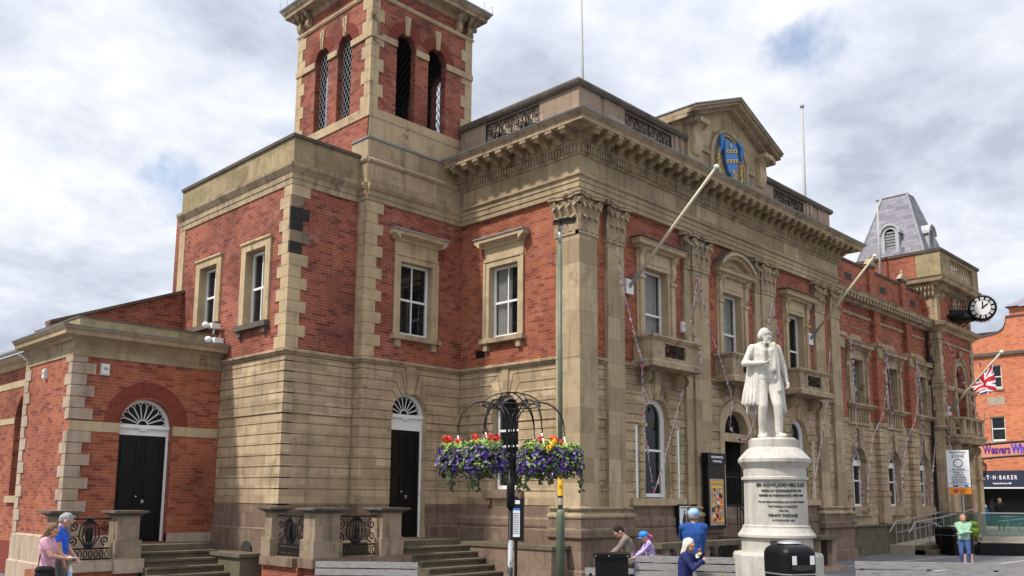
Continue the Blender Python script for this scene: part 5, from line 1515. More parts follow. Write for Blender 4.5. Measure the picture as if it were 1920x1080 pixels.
gb = thing('glass_balustrade', 'green tinted glass balustrade with steel handrail around the cafe terrace', 'balustrade', (27, -3, 0))
mb = MB()
gp = [(25.2, .6), (24.6, -1.6), (26.3, -3.2), (27.6, -6.5), (29, -10)]
for a, b in zip(gp[:-1], gp[1:]):
    a, b = Vector(a), Vector(b); k = max(1, int((b-a).length/1.2))
    for i in range(k):
        p, q = a.lerp(b, i/k), a.lerp(b, (i+.94)/k); d = (q-p).normalized(); n = Vector((d.y, -d.x))*.012
        z0, z1 = .62, 1.55
        mb.plan([(p.x-n.x, p.y-n.y), (q.x-n.x, q.y-n.y), (q.x+n.x, q.y+n.y), (p.x+n.x, p.y+n.y)], z0, z1)
mb.build('glass_panel', M['bglass'], gb)
mb = MB(); mb.tube([(*p, 1.6) for p in gp], .03, 6)
for a, b in zip(gp[:-1], gp[1:]):
    a, b = Vector(a), Vector(b); k = max(1, int((b-a).length/1.2))
    for i in range(k): p = a.lerp(b, i/k); mb.tube([(*p, .3), (*p, 1.6)], .022, 5)
mb.tube([(25.5, -2.0, 1.25), (27.8, -4.6, 1.62), (27.9, -4.9, 1.6), (27.5, -7.5, 1.35)], .028, 6)
mb.build('steel_handrail', M['silver'], gb)
mb = MB(); mb.plan([(25.2, .6), (24.6, -1.6), (26.3, -3.2), (27.6, -6.5), (29, -10), (44, -10), (44, 4), (30.3, 4), (30.3, -.2), (25.4, -.2)], 0, .58)
struct(mb.build('terrace_pavement', M['ramp']))

# ------------------------------------------------------------------ street furniture
def loc_on(Fx, Fy): return Vector((Fx, Fy))
# lamp post
lp = thing('street_lamp', 'tall slim green lamp post with a dark flat lantern head and yellow sticker', 'street lamp', (-1.93, -1.05, 0))
x, y = -1.93, -1.05
mb = MB(); mb.tube([(x, y, 0), (x, y, 1.72), (x, y, 1.80), (x, y, 1.85)], [.095, .095, .09, .062], 14); mb.tube([(x, y, 1.84), (x-.02, y, 7.9)], [.058, .05], 12)
mb.build('pole', M['green'], lp, smooth=True)
mb = MB(); mb.tube([(x-.02, y, 7.9), (x-.02, y, 8.25)], .042, 10)
mb.tube([(x-.02, y, 8.2), (x+.0, y-.05, 8.36)], .04, 8)
mb.build('pole_sleeve', M['silver'], lp, smooth=True)
mb = MB(); c = Vector((x+.05, y-.1, 8.42)); dr = Vector((.62, -.55, .12)).normalized(); sd_ = Vector((.66, .75, 0)).normalized()
for s0, s1, w, h0, h1 in ((-.28, .24, .13, -.03, .04), (-.16, .10, .08, .04, .075)):
    q = [c+dr*s0-sd_*w*.7, c+dr*s1-sd_*w, c+dr*s1+sd_*w, c+dr*s0+sd_*w*.7]
    a = [mb.bm.verts.new(p+Vector((0, 0, h0))) for p in q]; b = [mb.bm.verts.new(p+Vector((0, 0, h1))) for p in q]
    mb.bm.faces.new(a); mb.bm.faces.new(b)
    for i in range(4): mb.bm.faces.new((a[i], a[(i+1) % 4], b[(i+1) % 4], b[i]))
mb.build('lamp_head', M['blackpaint'], lp)
CD = Vector((CAM.x-x, CAM.y-y)).normalized(); LPF = Fr(x, y, -CD.y, CD.x, CD.x, CD.y)
mb = MB()
for z0, z1, mt in ((2.15, 2.55, 0),):
    mb.tube([(x, y, z0), (x, y, z1)], .0635, 12)
mb.build('sticker', M['yellow'], lp)
bmt = text_on(LPF, 0, .064, 2.35, '|||', .09, 'sticker_print', M['letter'], lp)
mb = MB(); mb.tube([(x, y, 1.95), (x, y, 2.1)], .062, 12); mb.build('notice_tape', M['ramp'], lp)
# hanging basket tree
bs = thing('basket_stand', 'black bundled-rod stand with arching hoops carrying the hanging flower baskets', 'stand', (-7.66, -5.13, 0))
bx, by = -7.66, -5.13
mb = MB(); mb.tube([(bx, by, 1.95), (bx, by, 2.5)], .06, 10); mb.tube([(bx, by, 0), (bx, by, 1.99)], .035, 10)
mb.build('lower_pole', M['iron'], bs, smooth=True)
mb = MB(); mb.tube([(bx, by, 0.2), (bx, by, 1.5)], .037, 10); mb.build('worn_paint', M['worn'], bs, smooth=True)
mb = MB(); HK = []
for i in range(6):
    a = R(i*60)-YAW+.05; ca, sa = math.cos(a), math.sin(a); Rr = .77
    for off in (-.045, .045):
        px_, py_ = -sa*off, ca*off
        pts = [(bx+ca*.06+px_*.5, by+sa*.06+py_*.5, 2.4), (bx+ca*.07+px_*.5, by+sa*.07+py_*.5, 3.1)]
        for t in range(0, 11):
            th = R(180-18*t); pts.append((bx+ca*(.07+(Rr-.07)*.5*(1+math.cos(th)))+px_*(1-t/10), by+sa*(.07+(Rr-.07)*.5*(1+math.cos(th)))+py_*(1-t/10), 3.1+.38*math.sin(th)))
        mb.tube(pts, .010, 5)
    tip = Vector((bx+ca*Rr, by+sa*Rr, 3.1)); HK.append(tip)
    mb.tube([tip, tip+Vector((0, 0, -.05)), tip+Vector((.02, 0, -.08)), tip+Vector((0, 0, -.12))], .009, 5)
for k in range(3):
    a = R(k*60)-YAW+.05
    P = []
    for t in range(13):
        th = R(180-15*t); P.append((bx+math.cos(a)*.42*math.cos(th), by+math.sin(a)*.42*math.cos(th), 3.42+.20*math.sin(th)))
    mb.tube(P, .010, 5)
mb.tube([(bx+.42*math.cos(R(t)), by+.42*math.sin(R(t)), 3.42) for t in range(0, 360, 15)], .010, 5, closed=True)
mb.build('hoop', M['iron'], bs)
petal_p = plain('violet_petals', (.10, .03, .30), .7, .5, vs=30, dark=(.035, .012, .12))
petal_l = plain('lilac_petals', (.30, .20, .45), .7, .3, vs=30)
petal_r = plain('scarlet_petals', (.80, .025, .015), .6, .2, vs=20)
petal_y = plain('yellow_petals', (.9, .55, .02), .6)
petal_o = plain('orange_petals', (.85, .16, .02), .6)
leafm = plain('lime_foliage', (.28, .42, .05), .6, .5, vs=20, dark=(.09, .16, .02)); leafd = plain('dark_foliage', (.07, .11, .03), .6, .5, vs=20)
def basket(i, tip, label, acc):
    b = thing('hanging_basket', label, 'flower basket', (tip.x, tip.y, tip.z-.12), group='hanging baskets on the hoop stand')
    rnd = random.Random(i*11+2); cx, cy, cz = tip.x, tip.y, tip.z-.42
    mb = MB(); mb.lathe([(.05, -.20), (.14, -.17), (.21, -.08), (.24, .02), (.22, .02)], (cx, cy, cz), 14); mb.build('bowl', M['iron'], b, smooth=True)
    mb = MB()
    for q in range(3):
        a = q*2*PI/3; mb.tube([(tip.x, tip.y, tip.z-.12), (cx+.2*math.cos(a), cy+.2*math.sin(a), cz+.03)], .006, 3)
    mb.build('chain', M['silver'], b)
    def blob(mb, n, rx, zl, zh, size, up=0, tri=False, ring=None):
        for k in range(n):
            a = rnd.uniform(0, 2*PI)
            if ring: r = rnd.uniform(*ring)
            else: r = rx*math.sqrt(rnd.random())
            z = rnd.uniform(zl, zh)
            p = Vector((cx+r*math.cos(a), cy+r*math.sin(a), cz+z))
            n_ = (Vector((math.cos(a)*.9, math.sin(a)*.9, .45+up))+Vector((rnd.uniform(-.5, .5), rnd.uniform(-.5, .5), rnd.uniform(-.4, .4)))).normalized()
            x = n_.orthogonal().normalized(); y = n_.cross(x); s = size*rnd.uniform(.7, 1.25); ph = rnd.uniform(0, 6)
            if tri: 
                mb.face([p+x*s*math.cos(ph)*1.6+y*s*math.sin(ph)*1.6, p+(x*math.cos(ph+2.0)+y*math.sin(ph+2.0))*s*.7-n_*s*.3, p-(x*math.cos(ph)+y*math.sin(ph))*s*.6, p+(x*math.cos(ph-2.0)+y*math.sin(ph-2.0))*s*.7-n_*s*.3])
            else:
                c0 = mb.bm.verts.new(p-n_*s*.6); rg = [mb.bm.verts.new(p+(x*math.cos(ph+j*2*PI/5)+y*math.sin(ph+j*2*PI/5))*s*(1 if j % 1 == 0 else .6)) for j in range(5)]
                for j in range(5): mb.bm.faces.new((c0, rg[j], rg[(j+1) % 5]))
    mb = MB(); blob(mb, 420, .3, -.19, .14, .034, tri=True, ring=(.10, .29)); blob(mb, 90, .3, -.30, -.1, .028, tri=True, ring=(.15, .26))
    for q in range(3):
        a = rnd.uniform(0, 6.28); r = rnd.uniform(.18, .28)
        for k in range(22):
            p = Vector((cx+r*math.cos(a)+rnd.uniform(-.03, .03), cy+r*math.sin(a)+rnd.uniform(-.03, .03), cz-.2-.3*k/22*(q+1)/3)); x = Vector((rnd.uniform(-1, 1), rnd.uniform(-1, 1), .2)).normalized()*.03; y = Vector((0, 0, -.03))
            mb.face([p-x, p+y, p+x, p-y])
    mb.build('dark_leaves', leafd, b, recalc=False)
    mb = MB(); blob(mb, 200, .25, .07, .20, .034, .6, tri=True); blob(mb, 60, .3, -.16, .08, .028, tri=True, ring=(.27, .34)); mb.build('lime_leaves', leafm, b, recalc=False)
    mb = MB(); blob(mb, 190, .3, -.20, .10, .027, ring=(.22, .305)); blob(mb, 20, .3, -.30, -.18, .024, ring=(.2, .29)); mb.build('violet_flower_foliage', petal_p, b, recalc=False)
    mb = MB(); blob(mb, 60, .3, -.16, .10, .021, ring=(.25, .315)); mb.build('lilac_flower_foliage', petal_l, b, recalc=False)
    mb = MB()
    for k in range(4):
        a = rnd.uniform(0, 6.28); r = rnd.uniform(.02, .2); hc = Vector((cx+r*math.cos(a), cy+r*math.sin(a), cz+.20+rnd.uniform(0, .05)))
        for m in range(26):
            d = Vector((rnd.gauss(0, 1), rnd.gauss(0, 1), rnd.gauss(.3, 1))).normalized(); p = hc+d*.05; x = d.orthogonal().normalized(); y = d.cross(x); s = .02
            mb.face([p+x*s, p+y*s, p-x*s, p-y*s])
        mb.tube([hc-Vector((0, 0, .16)), hc], .004, 3)
    mb.build('geranium_foliage', acc, b, recalc=False)
    if i in (2, 3):
        mb = MB()
        for k in range(3):
            hc = Vector((cx-.15+.05*k, cy-.27, cz+.08+.05*k))
            for m in range(22):
                d = Vector((rnd.gauss(0, 1), rnd.gauss(0, 1), rnd.gauss(.3, 1))).normalized(); p = hc+d*.035; x = d.orthogonal().normalized(); y = d.cross(x); s = .02
                mb.face([p+x*s, p+y*s, p-x*s, p-y*s])
        mb.build('begonia_foliage', petal_y, b, recalc=False)
    return b
order = sorted(range(6), key=lambda i: (HK[i]-CAM).to_2d().dot(Vector((rt.x, rt.y))))
LB = ['flower basket at the outer left end of the hoop stand', 'inner left flower basket on the hoop stand, nearer the viewer', 'inner left flower basket on the hoop stand, further back',
      'inner right flower basket on the hoop stand, nearer the viewer', 'inner right flower basket on the hoop stand, further back', 'flower basket at the outer right end overlapping the green lamp post']
pairL = sorted(order[1:3], key=lambda i: (HK[i]-CAM).length); pairR = sorted(order[3:5], key=lambda i: (HK[i]-CAM).length)
for j, i in enumerate([order[0]]+pairL+pairR+[order[5]]): basket(j, HK[i], LB[j], petal_r)
# timetable post
ip = thing('information_post', 'slim black post holding a white printed timetable panel', 'notice post', (-4.47, -2.15, 0))
d = Vector((CAM.x+4.47, CAM.y+2.15)).normalized(); IF = Fr(-4.47, -2.15, -d.y, d.x, d.x, d.y)
mb = MB(); mb.tube([(-4.47, -2.15, 0), (-4.47, -2.15, 2.12)], .03, 8); mb.build('post', M['iron'], ip)
mb = MB(); mb.rect(IF, -.13, .15, 1.28, 2.08, .03, .09); mb.build('panel_frame', M['iron'], ip)
mb = MB(); mb.rect(IF, -.10, .07, 1.98, 2.05, .09, .094); mb.rect(IF, -.10, .07, 1.36, 1.90, .09, .094); mb.build('timetable_sheet', M['paper'], ip)
mb = MB(); mb.rect(IF, -.10, .07, 1.86, 1.90, .0942, .096); mb.build('timetable_header', M['blue'], ip)
mb = MB()
for i in range(12): mb.rect(IF, -.085, .055, 1.42+i*.034, 1.432+i*.034, .0942, .0955)
mb.rect(IF, -.09, -.02, 2.0, 2.035, .0942, .0955); mb.build('timetable_print', M['letter'], ip)
# benches
def bench(x0, y0, x1, y1, h, label, slats=5, flip=1):
    a, b = Vector((x0, y0)), Vector((x1, y1)); L = (b-a).length; d = (b-a).normalized(); c = (a+b)/2
    t = thing('bench', label, 'bench', (c.x, c.y, 0), group='slatted benches on the square')
    F = Fr(c.x, c.y, d.x, d.y, d.y, -d.x)       # outward towards the viewer
    mb = MB(); w = .115
    for i in range(slats):
        z = h-.005-i*(w+.024); n = -.02*i
        mb.prism(F, [(-L/2, z-w), (L/2, z-w), (L/2, z), (-L/2, z)], -.02+.03*math.sin(i*.5), .02+.03*math.sin(i*.5))
    mb.build('back_slats', M['timber'], t)
    mb = MB()
    for i in range(4): mb.rect(F, -L/2, L/2, .43, .47, *sorted((flip*(-.14-.13*i-.11), flip*(-.14-.13*i))))
    mb.build('seat_slats', M['timber'], t)
    for u in (-L/2+.12, L/2-.12, 0):
        mb = MB(); mb.prism(F, [(u-.03, 0), (u+.03, 0), (u+.03, h-.1), (u-.03, h-.1)], -.07, -.022); mb.rect(F, u-.03, u+.03, .36, .43, *sorted((flip*-.62, flip*-.08))); mb.rect(F, u-.03, u+.03, 0, .36, *sorted((flip*-.62, flip*-.55)))
        mb.build('leg', M['iron'], t)
    return t
bench(-6.98, .80, -5.69, -.72, .86, 'grey slatted bench below the stone balustrade with iron panels')
bench(-2.99, -3.86, -1.97, -5.48, 1.04, 'grey slatted bench with the white haired woman seated, beside the pedestal', flip=-1)
bench(-2.36, -7.82, -.86, -9.62, 1.12, 'long grey slatted bench in front of the right hand railings')
bench(-1.7, -1.55, -.55, -3.2, .62, 'low grey bench behind the black box with a man and child seated', slats=1)
# black box
bb = thing('black_cabinet', 'square matt black cabinet with overhanging lid beside a slatted bench', 'cabinet', (-3.14, -3.41, 0))
F = Fr(-3.14, -3.41, .62, -.78, -.78, -.62)
mb = MB(); mb.rect(F, -.31, .31, 0, 1.0, -.3, .3); mb.build('body', M['blackpaint'], bb)
mb = MB(); mb.rect(F, -.35, .35, 1.0, 1.07, -.34, .34); mb.build('lid', M['blackpaint'], bb)
mb = MB()
for u in (-.3, -.05, .3): mb.ellipsoid(F(u, .345, 1.03), (.014, .014, .014), 6, 4)
mb.rect(F, .12, .22, .42, .44, .3, .31); mb.build('fixing', M['silver'], bb)
# litter bin with hooded top
def litter_bin(x, y, w, h, rz, label, lid=True, words=True):
    t = thing('litter_bin', label, 'litter bin', (x, y, 0), group='black litter bins')
    F = Fr(x, y, math.cos(rz), math.sin(rz), math.sin(rz), -math.cos(rz)); r = w/2
    def ring(s, z, c=.16): 
        q = r*s; out = []
        for k in range(32):
            a = 2*PI*(k+.5)/32; ca, sa = math.cos(a), math.sin(a); m = (abs(ca)**5+abs(sa)**5)**(-.2); out.append(F(q*m*ca, q*m*sa, z))
        return out
    def loft(mb, L):
        R_ = [[mb.bm.verts.new(p) for p in q] for q in L]
        for a, b in zip(R_[:-1], R_[1:]):
            for i in range(32): mb.bm.faces.new((a[i], a[(i+1) % 32], b[(i+1) % 32], b[i]))
        mb.bm.faces.new(R_[0]); mb.bm.faces.new(R_[-1])
    mb = MB(); loft(mb, [ring(.96, .04), ring(.98, h*.70), ring(1.0, h*.71), ring(1.0, h*.88), ring(.98, h*.915), ring(.92, h*.945), ring(.8, h*.97), ring(.62, h*.988), ring(.5, h*.993), ring(.3, h)])
    mb.build('body', M['blackpaint'], t)
    mb = MB(); mb.tube([F(u, n, h*.69) for u, n in ((-r+.1, -r), (r-.1, -r), (r, -r+.1), (r, r-.1), (r-.1, r), (-r+.1, r), (-r, r-.1), (-r, -r+.1))], .012, 5, closed=True); mb.build('trim_band', M['silver'], t)
    mb = MB()
    for u in (-.3, .22): mb.rect(F, u*w, (u+.12)*w, h*.79, h*.88, r, r+.008)
    G = Fr(x, y, math.sin(rz), -math.cos(rz), math.cos(rz), math.sin(rz))
    mb.rect(G, -.1*w, .08*w, h*.79, h*.88, r, r+.008); mb.build('notice_label', M['paper'], t)
    mb = MB()
    for FF in (F, G): mb.prism(FF, [(-.3*w, h*.74), (0, h*.725), (.3*w, h*.74), (.3*w, h*.785), (-.3*w, h*.785)], r+.001, r+.006)
    mb.build('aperture', M['interior'], t)
    if lid: mb = MB(); mb.lathe([(.2*w, 0), (.30*w, .0), (.26*w, .025), (.1*w, .045)], (x, y, h), 20); mb.build('stub_plate', M['silver'], t)
    for FF in (F, G): text_on(FF, 0, r+.004, h*.65, 'LITTER', .062, 'lettering', M['flagwhite'], t, bold=.002)
    return t
th0 = -YAW+.35
litter_bin(-3.97, -7.5, .62, 1.44, th0, 'large black litter bin with silver top plate in front of the pedestal')
litter_bin(20.6, -1.75, .78, 1.12, th0+.1, 'black litter bin with small round badge beside the boy in the green hoodie')
litter_bin(21.5, -1.15, .62, 1.08, th0+.2, 'plain black litter bin at the foot of the ramp steps', lid=False)
# planter benches at the back
for (x, y, l, lab) in ((22.2, -3.0, 1.9, 'low dark stone block seat behind the boy with the green backpack'), (29.5, -5.2, 3.0, 'far dark rounded block seat near the glass balustrade')):
    t = thing('block_seat', lab, 'seat', (x, y, 0), group='dark block seats')
    F = Fr(x, y, .62, -.78, -.78, -.62)
    mb = MB(); mb.prism(F, [(-l/2, .0), (l/2, 0), (l/2-.05, .42), (l/2-.12, .48), (-l/2+.12, .48), (-l/2+.05, .42)], -.3, .3); mb.build('block', M['blackpaint'], t)
    mb = MB(); mb.rect(F, -l/2+.1, l/2-.1, .48, .52, -.25, .25); mb.build('seat_top', M['ramp'] if l < 2 else M['blackpaint'], t)
# parking / zone sign
zs = thing('zone_sign', 'white pedestrian zone sign with orange lower plate on a grey post', 'sign', (19.54, -2.4, 0))
d = Vector((CAM.x-19.3, CAM.y+2.7)).normalized(); ZF = Fr(19.3, -2.62, -d.y, d.x, d.x, d.y)
mb = MB(); mb.tube([(19.3, -2.62, 0), (19.3, -2.62, 3.9)], .04, 8); mb.build('post', M['silver'], zs)
mb = MB(); mb.rect(ZF, -.47, .30, 2.62, 4.02, .045, .06); mb.build('sign_plate', M['paper'], zs)
mb = MB(); mb.rect(ZF, -.42, .32, 2.36, 2.6, .045, .06); mb.build('lower_plate', M['orange'], zs)
ZT = [('PEDESTRIAN', 3.93, .10), ('ZONE', 3.79, .16), ('No vehicles', 3.30, .09), ('Except for', 3.19, .085), ('loading by', 3.10, .085), ('Purple Badge', 3.01, .085), ('holders between', 2.93, .075), ('operating hours', 2.86, .075), ('6.00 pm - 9.30 am', 2.79, .075), ('At any other time', 2.70, .06)]
for s_t, z, sz in ZT: text_on(ZF, -.085, .061, z, s_t, sz, 'lettering', M['letter'], zs, bold=.002)
text_on(ZF, .0, .061, 2.48, 'AT ANY\nTIME', .085, 'lettering', M['letter'], zs)
mb = MB()
mb.tube([ZF(-.085+.15*math.cos(R(t)), .062, 3.53+.15*math.sin(R(t))) for t in range(0, 360, 15)], .015, 5, closed=True)
for z in (3.25, 2.75): mb.rect(ZF, -.46, .29, z-.004, z+.004, .06, .063)
mb.rect(ZF, -.30, -.12, 2.635, 2.68, .06, .063); mb.build('sign_symbol', M['letter'], zs)
mb = MB(); mb.rect(ZF, .1, .22, 2.635, 2.72, .06, .064); mb.build('wheelchair_symbol', M['blue'], zs)
mb = MB(); mb.tube([ZF(-.22, .062, 2.48), ZF(-.22, .066, 2.48)], .08, 12); mb.build('round_symbol', M['pinkflag'], zs)
# poster monolith and notices on the front
mo = thing('poster_board', 'tall black display board with a colourful poster beside the entrance gate', 'notice board', (5.7, -.15, 1.3))
MF = front(-.22)
mb = MB(); mb.rect(MF, 5.30, 6.22, 1.28, 3.1, -.1, .08); mb.rect(MF, 5.26, 6.24, 3.1, 3.42, -.1, .12); mb.build('cabinet', M['blackpaint'], mo)
text_on(MF, 5.75, .122, 3.30, 'KIDDERMINSTER', .085, 'lettering', M['flagwhite'], mo, bold=.002); text_on(MF, 5.75, .122, 3.18, 'TOWN HALL', .085, 'lettering', M['flagwhite'], mo, bold=.002)
mb = MB(); mb.rect(MF, 5.38, 6.12, 1.36, 2.68, .08, .084); mb.build('poster', M['ramp'], mo)
random.seed(21); cols = [M['orange'], M['red'], M['yellow'], M['flagwhite'], petal_o, M['navy']]
for mt in range(6):
    mb = MB()
    for i in range(7):
        u, z = random.uniform(5.5, 6.0), random.uniform(1.5, 2.4); r = random.uniform(.03, .085)
        mb.prism(MF, [(u+r*math.cos(t*PI/4), z+r*math.sin(t*PI/4)) for t in range(8)], .0842, .087+mt*.0006)
    if mt == 2: mb.rect(MF, 5.45, 6.05, 2.42, 2.48, .0842, .089); mb.rect(MF, 5.75, 6.1, 1.45, 1.55, .0842, .089)
    mb.build('poster_artwork', cols[mt], mo)
text_on(MF, 5.75, .09, 2.57, "WHAT'S ON", .13, 'poster_lettering', M['yellow'], mo, bold=.004)
for u0, u1, lab in ((4.2, 4.72, 'framed notice with a dark figure print on the wall beside the poster board'), (4.85, 5.25, 'small pale notice frame between the figure notice and the poster board')):
    t = thing('wall_notice', lab, 'notice', ((u0+u1)/2, -.05, 1.2), group='framed notices on the front wall')
    mb = MB(); mb.rect(front(.02), u0, u1, 1.15, 1.95, -.05, .04); mb.build('frame', M['iron'], t)
    mb = MB(); mb.rect(front(.02), u0+.05, u1-.05, 1.2, 1.9, .04, .045); mb.build('sheet', M['paper'], t)
    if u0 < 4.5:
        mb = MB(); mb.prism(front(.02), [(4.42, 1.25), (4.55, 1.25), (4.56, 1.55), (4.52, 1.7), (4.45, 1.7), (4.38, 1.5)], .045, .048); mb.ellipsoid(Vector((4.48, -.026, 1.75)), (.035, .004, .045), 8, 6); mb.rect(front(.02), 4.3, 4.62, 1.84, 1.87, .045, .048); mb.build('printed_figure', M['letter'], t)
# alarm boxes, cameras
for nm, lab, F, u, z, w, h in (('alarm_box', 'pale square alarm box high on the side wing front wall', AF, -8.47, 5.12, .1, .14), ('alarm_box', 'narrow cream alarm box on the flank of the side wing', AL, 9.84, 5.1, .08, .13), ('alarm_box', 'cream alarm box on brick right of the first balcony window', FW, 4.75, 7.05, .07, .16)):
    t = thing(nm, lab, 'alarm box', tuple(F(u, 0, z)), group='alarm boxes on the walls')
    mb = MB(); mb.prism(F, [(u-w, z-h), (u+w, z-h), (u+w, z+h), (u-w, z+h)], 0, .07); mb.prism(F, [(u-w*.8, z-h*.8), (u+w*.8, z-h*.8), (u+w*.8, z+h*.8), (u-w*.8, z+h*.8)], .07, .1); mb.build('casing', M['polewhite'], t)
    mb = MB(); mb.rect(F, u-w*.5, u+w*.5, z-.02, z+.05, .1, .102); mb.build('badge', M['lead'], t)
for k, (yy, zz, lab) in enumerate(((8.2, 6.62, 'white floodlight on the side wing parapet by the first floor window'), (8.0, 6.2, 'small white camera on the side wing cornice end'))):
    t = thing('floodlight', lab, 'light', (-5.6, yy, zz)); mb = MB(); mb.box(-5.75, -5.5, yy-.14, yy+.05, zz-.06, zz+.08); mb.tube([(-5.62, yy, zz-.2), (-5.62, yy, zz)], .025, 5); mb.build('housing', M['polewhite'], t)
    mb = MB(); mb.ellipsoid((-5.85, yy+.02, zz+.02), (.1, .09, .09), 10, 8); mb.build('lens', M['polewhite'], t)
# ------------------------------------------------------------------ flagpoles, flag, clock
def flagpole(a, b, r0, r1, label, mat, grp=None, bracket=False):
    t = thing('flagpole', label, 'flagpole', a, group=grp)
    a, b = Vector(a), Vector(b); mb = MB(); mb.tube([a, b], [r0, r1], 10); mb.build('pole', mat, t, smooth=True)
    mb = MB(); mb.ellipsoid(b, (r1*1.9, r1*1.9, r1*1.9), 10, 8); mb.build('finial', M['polewhite'] if bracket else M['lead'], t)
    if bracket:
        d = (b-a).normalized(); mb = MB(); mb.tube([a-d*.1, a+d*.55], r0*1.15, 8); mb.build('socket', M['lead'], t)
        mb = MB(); mb.box(a.x-.16, a.x+.16, a.y+.0, a.y+.1, a.z-.22, a.z+.18); mb.build('wall_bracket', M['polewhite'], t)
    return t
flagpole((2.62, 2, 11.6), (2.5, 2.0, 17.8), .045, .03, 'slim white flagpole on the roof rising out of the top of the picture', M['polegrey'], 'roof flagpoles')
flagpole((16.85, 2, 10.5), (17.0, 2, 18.55), .07, .05, 'grey roof flagpole just beyond the right end of the parapet', M['polegrey'], 'roof flagpoles')
flagpole((24.35, 2.0, 11.5), (24.5, 2.0, 16.3), .06, .04, 'distant thin flagpole in front of the slate mansard roof', M['polegrey'], 'roof flagpoles')
flagpole((2.12, .0, 7.8), (1.72, -3.0, 10.27), .046, .036, 'cream angled flagpole on the front wall left of the first balcony window', M['poleivory'], 'angled wall flagpoles', True)
flagpole((12.75, .0, 7.78), (11.5, -2.9, 10.0), .046, .036, 'cream angled flagpole right of the third balcony window', M['poleivory'], 'angled wall flagpoles', True)
fp3 = flagpole((26.1, -.15, 6.2), (24.5, -2.9, 8.42), .06, .045, 'short angled flagpole carrying the union flag on the corner tower', M['poleivory'], 'angled wall flagpoles', True)
def image_uv_grid(): pass
fl = thing('union_flag', 'union flag draped from the angled pole on the corner tower', 'flag', (24.5, -2.9, 8.4))
# cloth gathered along the upper pole and hanging down
a = Vector((26.1, -.15, 6.2)); b = Vector((24.5, -2.9, 8.42))
p0, p1 = a.lerp(b, .42), a.lerp(b, .84)
fm = {}
mats = [M['flagblue'], M['flagwhite'], M['red']]
me = bpy.data.meshes.new('flag_cloth'); nu, nv = 36, 40
vs, fs, mi = [], [], []
for i in range(nu+1):
    for j in range(nv+1):
        u, v = i/nu, j/nv
        top = p1.lerp(p0, u*(1-.55*v))
        drop = 1.25*v*(1-.25*u)
        w = .17*math.sin(u*11+v*2)*v+.07*math.sin(u*23)*v
        p = top+Vector((.12*v+w*.7, .10*v-w*.7, -drop))
        vs.append(p-Vector(fl.location))
for i in range(nu):
    for j in range(nv):
        k = i*(nv+1)+j; fs.append((k, k+1, k+nv+2, k+nv+1))
        x, y = (j+.5)/nv*2-1, (i+.5)/nu*2-1
        m = 0; dd = min(abs(x-y), abs(x+y))
        if dd < .34: m = 1
        if dd < .14: m = 2
        if abs(x) < .34 or abs(y) < .34: m = 1
        if abs(x) < .2 or abs(y) < .2: m = 2
        mi.append(m)
me.from_pydata([tuple(v) for v in vs], [], fs)
for m_ in mats: me.materials.append(m_)
for f, m_ in zip(me.polygons, mi): f.material_index = m_; f.use_smooth = True
o = bpy.data.objects.new('flag_cloth', me); COL.objects.link(o); o.parent = fl
md = o.modifiers.new('th', 'SOLIDIFY'); md.thickness = .012
# projecting clock
ck = thing('bracket_clock', 'black drum clock with white face projecting from the tower on a pierced iron box', 'clock', (28.0, -1.2, 11))
cc = Vector((28.0, -1.25, 11.1)); KS = .8; ax = Vector((-.93, -.36, 0)).normalized(); CKF = Fr(cc.x, cc.y, -ax.y, ax.x, ax.x, ax.y)
CKF = Fr(cc.x, cc.y, .36, -.93, -.93, -.36)
mb = MB(); mb.tube([cc-ax*.36, cc-ax*.3, cc+ax*.3, cc+ax*.34], [.62, .74, .76, .70], 32); mb.build('drum', M['blackpaint'], ck, smooth=False)
mb = MB()
mb.prism(CKF, [(.44*math.cos(R(t)), 11.1+.44*math.sin(R(t))) for t in range(0, 360, 12)], .34, .352)
for h_ in range(12):
    a = R(h_*30+15); b2 = R(h_*30-15+5)
    a0, a1 = R(h_*30-9), R(h_*30+9)
    mb.prism(CKF, [(r*math.cos(q), 11.1+r*math.sin(q)) for r, q in ((.48, a0), (.63, a0), (.63, a1), (.48, a1))], .34, .353)
mb.build('clock_face', M['polewhite'], ck)
mb = MB()
for ang, l, w in ((88, .42, .03), (38, .40, .04)):
    q = R(ang); dx, dz = math.cos(q), math.sin(q)
    mb.prism(CKF, [(-dx*.08-dz*w, 11.1-dz*.08+dx*w), (-dx*.08+dz*w, 11.1-dz*.08-dx*w), (dx*l*.8+dz*w*1.2, 11.1+dz*l*.8-dx*w*1.2), (dx*l, 11.1+dz*l), (dx*l*.8-dz*w*1.2, 11.1+dz*l*.8+dx*w*1.2)], .355, .362)
for h_ in range(12):
    a = R(h_*30); mb.prism(CKF, [(.50*math.cos(a-.04), 11.1+.5*math.sin(a-.04)), (.6*math.cos(a-.03), 11.1+.6*math.sin(a-.03)), (.6*math.cos(a+.03), 11.1+.6*math.sin(a+.03)), (.5*math.cos(a+.04), 11.1+.5*math.sin(a+.04))], .354, .358)
mb.build('clock_hand', M['iron'], ck)
mb = MB()
for i in range(14):
    a = R(20+i*10); mb.tube([cc+Vector((.36*math.cos(a)*.75, -.93*math.cos(a)*.75, .75*math.sin(a))), cc+Vector((.36*math.cos(a)*.9, -.93*math.cos(a)*.9, .9*math.sin(a)))], [.03, .012], 5)
for i in range(7):
    a = R(235+i*10); mb.tube([cc+Vector((.36*math.cos(a)*.75, -.93*math.cos(a)*.75, .75*math.sin(a))), cc+Vector((.36*math.cos(a)*.88, -.93*math.cos(a)*.88, .88*math.sin(a)))], [.03, .012], 5)
mb.build('cresting', M['iron'], ck)
mb = MB()
